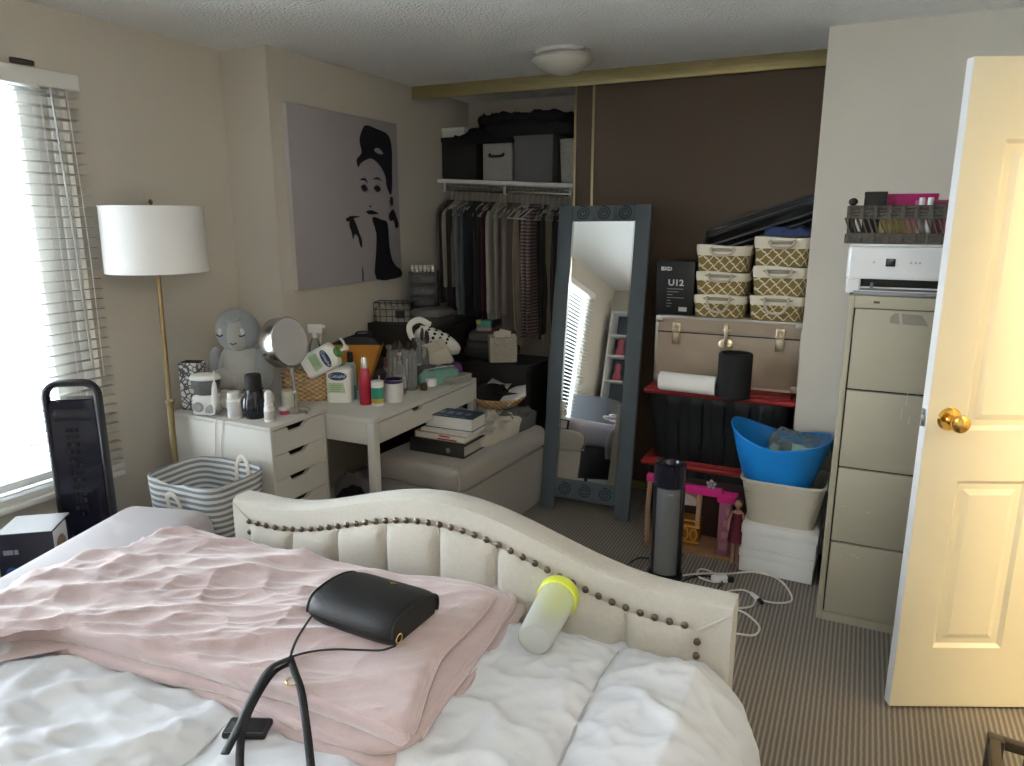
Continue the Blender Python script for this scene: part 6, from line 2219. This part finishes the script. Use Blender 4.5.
# ------------------------------------------------------------------ filing cabinet, printer, basket
CABM = mat('putty_enamel', (0.35, 0.322, 0.25), 0.42, var=0.05, scale=4)
CX, CW, CY, CD, CH = -.043, .385, 2.978, .60, 1.33
fc = thing('filing_cabinet', 'scuffed putty coloured four drawer filing cabinet beside the open door', 'filing cabinet', (CX, CY, 0))
g = G()
g.b2((0, .0, 0), (.022, CD, CH), bev=.002).b2((CW - .022, 0, 0), (CW, CD, CH), bev=.002)
g.b2((.022, 0, CH - .045), (CW - .022, CD, CH), bev=.002).b2((.022, 0, 0), (CW - .022, CD, .035), bev=.002).b2((.022, CD - .02, .035), (CW - .022, CD, CH - .045))
part('carcass', g, CABM, fc)
dz_ = (CH - .045 - .035) / 4
for q in range(4):
    z0 = .035 + q * dz_
    d_ = part('drawer', G().b2((.026, .004, z0 + .0035), (CW - .026, .05, z0 + dz_ - .0035), bev=.003).b2((.04, .05, z0 + .02), (CW - .04, CD - .04, z0 + dz_ - .06)), CABM, fc)
    part('label_holder', G().b2((CW * .76, -.002, z0 + dz_ * .70), (CW * .93, .005, z0 + dz_ * .80), bev=.002), STEEL, d_)
    part('pull_handle', G().b2((CW * .74, -.014, z0 + dz_ * .50), (CW * .92, .005, z0 + dz_ * .56), bev=.004), STEEL, d_)
part('drawer_gap', G().b2((.022, .02, .035), (CW - .022, .024, CH - .045)), GAP, fc)
part('maker_plate', G().b2((.085, -.0015, CH - .026), (.105, .001, CH - .018)), mat('plate_dark', (.06, .05, .04), .5), fc)
# tape remains and scratches
g = G().prism([(.145, CH - .075), (.158, CH - .058), (.170, CH - .058), (.176, CH - .098), (.146, CH - .095)], 0, .0012, Matrix(((1, 0, 0, 0), (0, 0, -1, .0035), (0, 1, 0, 0), (0, 0, 0, 1))))
g.prism([(.180, CH - .060), (.245, CH - .062), (.270, CH - .100), (.188, CH - .098)], 0, .0012, Matrix(((1, 0, 0, 0), (0, 0, -1, .0035), (0, 1, 0, 0), (0, 0, 0, 1))))
part('tape_residue', g, mat('tape_grey', (.215, .20, .165), .6), fc)
g = G()
for x, z, l_ in ((.23, .93, .05), (.218, .88, .04), (.245, .86, .03), (.10, .30, .02), (.06, .285, .012), (.12, .295, .015), (.05, .50, .015), (.14, .49, .012)):
    g.b2((x, .0028, z), (x + (.0022 if l_ > .022 else l_), .0042, z + (l_ if l_ > .022 else .003)), Matrix.Rotation(0.0, 4, 'Y'))
part('scratch_marks', g, mat('scratch_pale', (.50, .47, .40), .5), fc)

PRT = mat('printer_white', (0.66, 0.66, 0.67), 0.4, var=0.02)
pt = thing('printer', 'white inkjet printer on top of the filing cabinet', 'printer', (CX - .018, CY + .02, CH + .002))
PW, PD, PH = .40, .34, .178
part('body', G().b2((0, .004, .055), (PW - .045, PD, PH), bev=.014, seg=3), PRT, pt)
part('body_side', G().b2((PW - .045, .002, .05), (PW, PD, PH - .004), bev=.012, seg=3), mat('printer_grey', (.42, .42, .44), .4), pt)
part('lower_body', G().b2((.003, -.0, .006), (.052, PD, .060), bev=.006, seg=3).b2((.052, -.002, .006), (PW, PD, .030), bev=.004), PRT, pt)
part('output_slot', G().b2((.05, .010, .026), (PW - .05, .02, .072)), GAP, pt)
part('output_tray', G().b2((.052, -.012, .018), (PW - .02, .05, .026), bev=.003).b2((.085, -.014, .026), (.095, -.004, .046), bev=.002), mat('tray_smoke', (.11, .11, .12), .35), pt)
part('scanner_lid', G().b2((.004, .012, PH), (PW - .006, PD - .004, PH + .008), bev=.003), PRT, pt)
part('display', G().b2((.128, .001, .105), (.160, .006, .134), bev=.002), GBLK, pt)
g = G()
for x in (.09, .21, .225, .238):
    part('button', G().lathe([(0, 0), (.0042, 0), (.0042, .0008), (0, .0012)], 12, Tr(x, .0035, .12, rx=PI / 2)), mat('icon_grey', (.40, .40, .41), .5), pt)
part('paper_cassette', G().b2((.03, -.006, .0), (PW - .03, .10, .014), bev=.003), mat('cassette_grey', (.24, .24, .25), .45), pt)
part('foot', G().b2((.02, .02, -.002), (.05, .06, .002)), MBLK, pt)

# openwork wicker basket on the printer
ZPN = CH + .002 + PH + .009
BRW = mat('dark_brown_wicker', (.085, .075, .062), .7, var=.35, scale=60, bump=.6, bscale=120)
bw = thing('openwork_basket', 'dark brown openwork wicker basket on the printer', 'basket', (CX + .17, CY + .17, ZPN))
BW_, BD_, BH_ = .395, .28, .135
for nm_, z0, z1 in (('lower_band', 0, .034), ('upper_band', .088, BH_)):
    g = G()
    for q in range(4):
        z_a = z0 + (z1 - z0) * q / 4
        g.tube([(sx_ * (BW_ / 2), sy_ * (BD_ / 2), z_a + .006) for sx_, sy_ in ((-1, -1), (1, -1), (1, 1), (-1, 1))], .0068, 6, True)
    n_ = 9
    for q in range(n_ + 1):
        x = -BW_ / 2 + BW_ * q / n_
        for sy_ in (-1, 1):
            g.b2((x - .008, sy_ * BD_ / 2 - .0085, z0), (x + .008, sy_ * BD_ / 2 + .0085, z1), bev=.003)
    part(nm_, g, BRW, bw)
g = G()
for q in range(22):
    x = -BW_ / 2 + BW_ * q / 21
    for sy_ in (-1, 1):
        g.tube([(x + .012, sy_ * BD_ / 2, .03), (x - .012, sy_ * BD_ / 2, .092)], .0032, 6)
for q in range(15):
    y = -BD_ / 2 + BD_ * q / 14
    for sx_ in (-1, 1):
        g.tube([(sx_ * BW_ / 2, y + .01, .03), (sx_ * BW_ / 2, y - .01, .092)], .0032, 6)
part('openwork_canes', g, BRW, bw)
part('bottom', G().b2((-BW_ / 2, -BD_ / 2, 0), (BW_ / 2, BD_ / 2, .006)), BRW, bw)
# contents
bx_, by_ = CX + .17, CY + .17
for x, y, w_, d_, h_, c, nm_, lab in ((-.02, .04, .22, .12, .172, (.42, .015, .15), 'pink_box', 'hot pink box standing in the openwork basket'), (.10, -.04, .16, .09, .148, (.40, .12, .20), 'dusty_pink_box', 'dusty pink box at the right of the openwork basket'),
                                 (-.115, -.03, .075, .05, .18, (.012, .011, .012), 'black_pouch', 'black pouch sticking up at the left of the openwork basket'), (-.05, -.085, .09, .05, .09, (.34, .26, .05), 'yellow_packet', 'yellow packet seen through the basket canes'),
                                 (.03, -.085, .08, .05, .09, (.46, .17, .12), 'coral_packet', 'coral packet seen through the basket canes')):
    t = thing(nm_, lab, 'box' if 'box' in nm_ else 'packet', (bx_ + x, by_ + y, ZPN + .007), .03)
    m = mat('carton_' + nm_, c, .5, var=.15, scale=20)
    part('carton', G().b2((-w_ / 2, -d_ / 2, 0), (w_ / 2, d_ / 2, h_ - .012), bev=.004), m, t)
    part('lid', G().b2((-w_ / 2 - .001, -d_ / 2 - .001, h_ - .014), (w_ / 2 + .001, d_ / 2 + .001, h_), bev=.003), m, t)
for q, x in enumerate((.035, .062)):
    bottle('small_bottle', ('small clear bottle at the front right of the openwork basket, nearer the pouch', 'small white bottle at the front right of the openwork basket')[q], (bx_ + x, by_ - .115, ZPN + .007), [(0, 0), (.010, 0), (.010, .115), (.006, .125)], (mat('dim_clear', (.40, .33, .33), .3), WHP)[q], [('cap', [(.0095, .12), (.0095, .155), (0, .156)], WHP)])
t = thing('hair_brush', 'small black round knob of a hair tool at the basket left corner', 'hair tool', (bx_ - .18, by_ - .10, ZPN + .007), rot=(0, -.06, 0))
part('handle', G().tube([(0, 0, 0), (0, 0, .13)], .007, 8), MBLK, t)
part('head', G().ball((0, 0, .143), (.016, .012, .014), 12), MBLK, t)
# black bag hanging behind the door edge
g = G()


def bagf(u, v):
    a_ = 2 * PI * u
    w_ = .012 + .085 * v ** .8
    return (w_ * math.cos(a_) * (1 + .1 * nz(a_, v * 3, 1, 3)), .045 * math.sin(a_) * (.3 + .7 * v), -.22 * v)


hb_ = at(946, 190, Y=3.05)
bg = thing('black_tote_bag', 'black cloth bag slumped against the basket behind the door edge', 'bag', (.335, 3.02, ZPN + .16))
part('body', G().grid(bagf, 28, 14, cu=True), mat('black_canvas', (.010, .010, .011), .9, bump=.3), bg)
part('strap', G().tube(spline([(0, 0, 0), (.02, .02, .05), (.05, .03, .02), (.03, .02, -.05)], 6), .007, 8, flat=.4), mat('black_canvas', (.010, .010, .011), .9), bg)

# ------------------------------------------------------------------ the open door
DOORM = mat('cream_door_paint', (0.74, 0.68, 0.52), 0.42, var=0.02, scale=4)
ex, ey, ang_d = .217, 2.470, math.radians(25.0)
DW, DT, DHH = .80, .035, 2.03
dr_ = thing('room_door', 'cream four panel door standing open with a brass knob', 'door', (ex, ey, .012), ang_d)
dr_['kind'] = 'structure'
# local: x from the free edge towards the hinge, y 0 = face towards the camera, y = DT back face
nt_m = bpy.data.materials.new('embossed_door_grain')
def raised_panel(x0, x1, z0, z1):
    """sunk moulding ring and raised centre, one piece"""
    vs, fs = [], []
    rings = [(0, 0), (.012, .010), (.030, .0095), (.048, .003)]
    for d, y in rings:
        vs += [(x0 + d, y, z0 + d), (x1 - d, y, z0 + d), (x1 - d, y, z1 - d), (x0 + d, y, z1 - d)]
    for i in range(len(rings) - 1):
        for q in range(4):
            fs.append((i * 4 + q, i * 4 + (q + 1) % 4, (i + 1) * 4 + (q + 1) % 4, (i + 1) * 4 + q))
    fs.append(tuple(len(rings) * 4 - 4 + q for q in range(4)))
    return vs, fs


cols_ = ((.115, .338), (.462, .685))
rows_ = ((.22, .80), (.965, 1.815))
g = G()
xs_ = [0, .115, .338, .462, .685, DW]
zs_ = [0, .22, .80, .965, 1.815, DHH]
for i in range(5):
    for j in range(5):
        hole = i in (1, 3) and j in (1, 3)
        if not hole:
            g.add([(xs_[i], 0, zs_[j]), (xs_[i + 1], 0, zs_[j]), (xs_[i + 1], 0, zs_[j + 1]), (xs_[i], 0, zs_[j + 1])], [(0, 1, 2, 3)])
        g.add([(xs_[i], DT, zs_[j]), (xs_[i + 1], DT, zs_[j]), (xs_[i + 1], DT, zs_[j + 1]), (xs_[i], DT, zs_[j + 1])], [(3, 2, 1, 0)])
g.add([(0, 0, 0), (DW, 0, 0), (DW, DT, 0), (0, DT, 0)], [(0, 1, 2, 3)])
g.add([(0, 0, DHH), (DW, 0, DHH), (DW, DT, DHH), (0, DT, DHH)], [(3, 2, 1, 0)])
g.add([(DW, 0, 0), (DW, DT, 0), (DW, DT, DHH), (DW, 0, DHH)], [(0, 1, 2, 3)])
g.add([(0, 0, 0), (0, DT, 0), (0, DT, DHH), (0, 0, DHH)], [(3, 2, 1, 0)])
part('door_slab', g, DOORM, dr_)
part('door_edge', G().b2((-.0015, .001, .002), (.0, DT - .001, DHH - .002)), mat('door_edge_white', (.62, .62, .62), .5), dr_, 'white painted free edge')
for a_, b2x in cols_:
    for c_, d2x in rows_:
        g = G()
        g.add(*raised_panel(a_, b2x, c_, d2x))
        part('door_panel', g, DOORM, dr_, ang=15)
BRS = mat('polished_brass', (0.80, 0.50, 0.13), 0.14, 1.0, var=0.03)
kz, kx = 1.0, .066
kn = part('door_knob', G().lathe([(.0, 0), (.036, 0), (.036, .003), (.031, .009), (.016, .012), (.0125, .020), (.0115, .034), (.014, .040), (.024, .046), (.0275, .056), (.026, .066), (.018, .072), (.0, .0735)], 36, Tr(kx, 0, kz, rx=PI / 2)), BRS, dr_)
part('knob_rosette', G().lathe([(.0365, 0), (.0365, .002), (.034, .0035)], 36, Tr(kx, 0, kz, rx=PI / 2)), BRS, kn)
part('keyhole_button', G().lathe([(.004, .0735), (.004, .0765), (0, .0768)], 12, Tr(kx, 0, kz, rx=PI / 2)), AGED, kn)
part('latch_plate', G().b2((-.003, .006, kz - .028), (-.0012, DT - .006, kz + .028), bev=.0005), STEEL, dr_)
part('latch_bolt', G().b2((-.012, .012, kz - .009), (-.002, DT - .012, kz + .009), bev=.002), STEEL, dr_)
for z in (.20, 1.0, 1.80):
    part('hinge', G().cyl((DW + .004, DT, z - .045), (DW + .004, DT, z + .045), .006, 10).b2((DW - .002, .004, z - .045), (DW + .0015, DT, z + .045)), BRASS, dr_)

# ------------------------------------------------------------------ dark wood slatted stand at the door side
DKS = mat('espresso_wood', (0.060, 0.040, 0.024), 0.4, var=0.3, scale=20)
p = at(981, 733, Z=.42)
sx0, sy1 = p.x, p.y
SW, SD, SHt = .40, .30, .42
sd_ = thing('slatted_stand', 'dark wooden slatted stand on the carpet in front of the door', 'stand', (sx0 + SW / 2, sy1 - SD / 2 + .0, 0), -.10)
for sx_ in (-1, 1):
    for sy_ in (-1, 1):
        part('leg', G().box((sx_ * (SW / 2 - .017), sy_ * (SD / 2 - .017), SHt / 2), (.034, .034, SHt), bev=.003), DKS, sd_)
for sy_ in (-1, 1):
    part('rail', G().box((0, sy_ * (SD / 2 - .014), SHt - .012), (SW - .056, .022, .024), bev=.002), DKS, sd_)
    part('rail', G().box((0, sy_ * (SD / 2 - .014), .08), (SW - .056, .022, .024), bev=.002), DKS, sd_)
    for q in range(4):
        part('slat', G().box((-SW / 2 + .08 + q * .08, sy_ * (SD / 2 - .014), (SHt + .06) / 2), (.012, .010, SHt - .12), bev=.001), DKS, sd_)
for sx_ in (-1, 1):
    part('rail', G().box((sx_ * (SW / 2 - .014), 0, SHt - .012), (.022, SD - .056, .024), bev=.002), DKS, sd_)
    part('rail', G().box((sx_ * (SW / 2 - .014), 0, .08), (.022, SD - .056, .024), bev=.002), DKS, sd_)

# ------------------------------------------------------------------ leaning mirror
SLATE = mat('slate_blue_paint', (0.085, 0.108, 0.128), 0.5, var=0.10, scale=12, bump=0.12, bscale=90)
MW, MH_ = .520, 1.70
lean = math.atan2(.27, 1.68)
mr = thing('standing_mirror', 'tall slate blue framed mirror leaning before the closet opening', 'mirror', (-1.283, 3.565, 0), rot=(-lean, math.radians(-.5), math.radians(0)))
# local: x across, z up, y 0 = front
fw = .082
mz0, mz1 = .185, MH_ - .085
part('stile', G().b2((-MW / 2, 0, .0), (-MW / 2 + fw, .03, MH_), bev=.004), SLATE, mr)
part('stile', G().b2((MW / 2 - fw, 0, .0), (MW / 2, .03, MH_), bev=.004), SLATE, mr)
part('top_rail', G().b2((-MW / 2 + fw, .002, mz1), (MW / 2 - fw, .03, MH_ - .002), bev=.003), SLATE, mr)
part('bottom_rail', G().b2((-MW / 2 + fw, .002, .075), (MW / 2 - fw, .03, mz0), bev=.003), SLATE, mr)
part('mirror_glass', G().b2((-MW / 2 + fw, .010, mz0), (MW / 2 - fw, .014, mz1)), mat('silvered_glass', (.88, .90, .90), .008, 1.0, var=0), mr)
part('glass_bevel', G().b2((-MW / 2 + fw, .006, mz0), (-MW / 2 + fw + .008, .011, mz1)).b2((MW / 2 - fw - .008, .006, mz0), (MW / 2 - fw, .011, mz1)), mat('bevel_silver', (.6, .62, .63), .06, 1.0, var=0), mr)
part('back_board', G().b2((-MW / 2 + .02, .03, .08), (MW / 2 - .02, .036, MH_ - .03)), mat('board_brown', (.10, .07, .05), .8), mr)
CARV = mat('carving_dark', (0.022, 0.030, 0.038), 0.6)
for zc, n_ in ((mz1 + .042, 3), (.130, 3)):
    tw_ = (MW - 2 * fw) / 3
    for q in range(3):
        xc = -(MW / 2 - fw) + tw_ * (q + .5)
        tl = part('carved_tile', G().b2((xc - tw_ / 2 + .003, -.003, zc - .040), (xc + tw_ / 2 - .003, .004, zc + .040), bev=.003), SLATE, mr)
        sp = []
        for j in range(46):
            a_ = j / 45 * 4.6 * PI
            rr = .006 + .031 * j / 45
            sp.append((xc + rr * math.cos(a_) * 1.1, -.0035, zc + rr * math.sin(a_)))
        part('spiral_carving', G().tube(sp, .0036, 6), CARV, tl)
part('rear_strut', G().tube([(0, .034, 1.30), (0, .40, .0 + .062)], .012, 8), SLATE, mr)

# ------------------------------------------------------------------ ceiling light
ALAB = mat('alabaster_glass', (0.62, 0.585, 0.53), 0.35, var=0.12, scale=14, sub=0.0)
clp = at(563, 51, Z=HC)
cl = thing('ceiling_light', 'flush alabaster glass dome light on the popcorn ceiling', 'ceiling light', (clp.x, clp.y, HC))
part('ceiling_pan', G().lathe([(0, 0), (.135, 0), (.138, -.010), (.12, -.022), (0, -.022)], 36), WHITE, cl)
part('glass_dome', G().lathe([(.128, -.020), (.150, -.030), (.156, -.042), (.140, -.062), (.10, -.088), (.05, -.106), (0, -.112)], 44), ALAB, cl)
for q in range(3):
    a_ = 2 * PI * q / 3 + 3.6
    part('thumb_screw', G().lathe([(.004, 0), (.004, .02), (.010, .022), (.010, .028), (0, .029)], 10, Tr(.142 * math.cos(a_), .142 * math.sin(a_), -.016) @ Tr(ry=PI / 2, rz=0)), CHROME, cl)

# ------------------------------------------------------------------ canvas picture: generic black and lilac figure
CANV = mat('lilac_canvas', (0.40, 0.37, 0.395), 0.85, var=0.03, scale=6, bump=0.2, bscale=700)
PY0, PY1, PZ0, PZ1, PD_ = 2.905, 3.845, 1.245, 2.165, .032
cp_ = thing('canvas_picture', 'large lilac canvas print of a dark haired woman in a black dress', 'picture', (XP + .001, PY0, PZ0))
pw_, ph_ = PY1 - PY0, PZ1 - PZ0
part('canvas', G().b2((0, 0, 0), (PD_, pw_, ph_), bev=.003), CANV, cp_)
part('canvas_edge', G().b2((.001, -.001, .002), (PD_ - .002, .0, ph_ - .002)), mat('canvas_side', (.50, .49, .47), .8), cp_, 'pale canvas side')
INK = mat('print_ink', (0.010, 0.010, 0.020), 0.7, var=0.1)
MP = Matrix(((0, 0, 1, PD_), (1, 0, 0, 0), (0, 1, 0, 0), (0, 0, 0, 1)))


def ink(name, pts, closed=True, smooth=4, z=.0012, m=INK):
    P = [(x * pw_, y * ph_, 0) for x, y in pts]
    O = spline(P, smooth, True) if smooth else [Vector(q) for q in P]
    return part(name, G().prism([(q.x, q.y) for q in O], 0, z, MP), m, cp_)


ink('hair', [(.60, .72), (.58, .70), (.57, .745), (.62, .79), (.605, .86), (.64, .93), (.68, .955), (.78, .945), (.90, .92), (.935, .84), (.93, .70), (.925, .60), (.905, .545), (.865, .60), (.855, .66), (.80, .725), (.72, .76), (.65, .745)])
ink('hair_highlight', [(.745, .815), (.79, .83), (.84, .80), (.79, .795)], m=CANV, z=.0018)
ink('eye', [(.60, .585), (.635, .60), (.665, .575), (.63, .56)])
ink('eye', [(.73, .585), (.77, .60), (.80, .578), (.765, .56)])
ink('eyebrow', [(.59, .625), (.64, .64), (.67, .61), (.64, .625)])
ink('eyebrow', [(.72, .635), (.77, .65), (.815, .63), (.77, .638)])
ink('nose_mark', [(.675, .47), (.695, .475), (.69, .462)])
ink('lips', [(.64, .435), (.68, .445), (.72, .44), (.77, .425), (.72, .42), (.67, .42)])
ink('earring', [(.905, .53), (.925, .53), (.93, .49), (.91, .475), (.895, .50)])
ink('dress', [(.70, .40), (.80, .385), (.86, .36), (.87, .22), (.90, .12), (.955, .07), (1.0 - .012, .055), (1.0 - .012, .008), (.72, .008), (.725, .18), (.735, .30)], smooth=3)
ink('shoulder_shade', [(.88, .42), (.93, .45), (.965, .40), (.985, .35), (.95, .33), (.93, .38), (.89, .38)])
ink('hand_shade', [(.47, .36), (.50, .40), (.53, .37), (.56, .31), (.585, .26), (.58, .215), (.56, .24), (.55, .28), (.52, .30), (.50, .27), (.49, .31)])
ink('hand_shade', [(.44, .39), (.46, .40), (.50, .41), (.58, .405), (.52, .395), (.46, .375)])
ink('arm_line', [(.572, .008), (.582, .008), (.585, .06), (.578, .10), (.574, .06)])

# small dark vent slot above the blind
solo('wall_hook', G().b2((0, 0, 0), (.012, .09, .02), bev=.004), mat('hook_dark', (.05, .045, .04), .5), 'small dark bracket on the wall above the window blind', 'bracket', (XL, 1.80, 2.178))

# ------------------------------------------------------------------ behind the camera: what the mirror sees
bs = thing('bookshelf', 'white open bookshelf by the far corner, seen in the mirror', 'bookshelf', (-2.55, YF + .02, 0))
W_, D_, H_ = .62, .28, 2.08
g = G()
g.b2((-W_ / 2, 0, 0), (-W_ / 2 + .02, D_, H_)).b2((W_ / 2 - .02, 0, 0), (W_ / 2, D_, H_))
part('side_panels', g, WHITE, bs)
part('back_panel', G().b2((-W_ / 2 + .02, 0, 0), (W_ / 2 - .02, .008, H_)), mat('shelf_back_slate', (.12, .14, .17), .7), bs)
for z in (.04, .42, .80, 1.18, 1.50, 1.76, H_ - .02):
    part('shelf', G().b2((-W_ / 2 + .02, .008, z), (W_ / 2 - .02, D_, z + .02)), WHITE, bs)
for q in range(6):
    z = (1.52, 1.20)[q // 3]
    x = -2.72 + .14 * (q % 3)
    g = G().lathe([(.05, 0), (.055, .06), (.03, .12), (.04, .17), (.035, .22), (0, .235)], 16)
    solo('soft_toy', g, mat('toy_%d' % (q % 3), ((.45, .10, .14), (.10, .06, .06), (.42, .30, .30))[q % 3], .9), 'soft toy %s on the %s shelf of the bookcase, seen in the mirror' % (('at the left', 'in the middle', 'at the right')[q % 3], ('upper', 'lower')[q // 3]), 'soft toy', (x, YF + .17, z), 0, 'soft toys on the bookcase')
dd = thing('dresser', 'dark slate dresser under the window behind the camera', 'dresser', (XL + .26, -.82, 0))
part('carcass', G().b2((-.23, -.38, .04), (.20, .38, .92), bev=.004), mat('slate_dark', (.045, .05, .06), .5), dd)
for q in range(4):
    dq = part('drawer', G().b2((.20, -.37, .06 + q * .212), (.218, .37, .26 + q * .212), bev=.003), mat('slate_dark', (.045, .05, .06), .5), dd)
    part('knob', G().ball((.23, 0, .16 + q * .212), .014, 10), STEEL, dq)
for q in range(3):
    g = G().cushion([(-.24, -.30), (.24, -.30), (.24, .30), (-.24, .30)], 0, .13, .06, 14, lambda x, y, q=q: .02 * nz(x, y, 5, q))
    solo('folded_duvet', g, mat('duvet_%d' % q, ((.62, .62, .63), (.70, .70, .70), (.34, .31, .29))[q], .9), ('white folded duvet at the bottom of the pile seen in the mirror', 'white folded duvet in the middle of the pile seen in the mirror', 'taupe blanket on top of the pile seen in the mirror')[q], 'duvet', (-2.40, .10, .002 + q * .155), .05 * q)
# added uplighter, unseen behind the camera, invented to brighten ceiling and room
ut = thing('added_uplighter', 'added torchiere giving fill light, unseen behind the camera', 'floor lamp', (0.45, -0.75, 0))
part('base', G().lathe([(0, 0), (.14, 0), (.14, .02), (.02, .035), (.012, .06)], 28), BLK, ut)
part('pole', G().cyl((0, 0, .03), (0, 0, 1.68), .012, 12), BLK, ut)
part('lamp_bowl', G().lathe([(.012, 1.67), (.06, 1.69), (.13, 1.75), (.16, 1.81), (.156, 1.81), (.125, 1.756), (.05, 1.70), (0, 1.695)], 32), BLK, ut)
# hall lamp that lights the open door
hlm = thing('hall_ceiling_lamp', 'round hall ceiling lamp beyond the doorway', 'ceiling light', (hl.location.x, hl.location.y, HC))
part('ceiling_pan', G().lathe([(0, 0), (.12, 0), (.12, -.02), (0, -.02)], 28), WHITE, hlm)
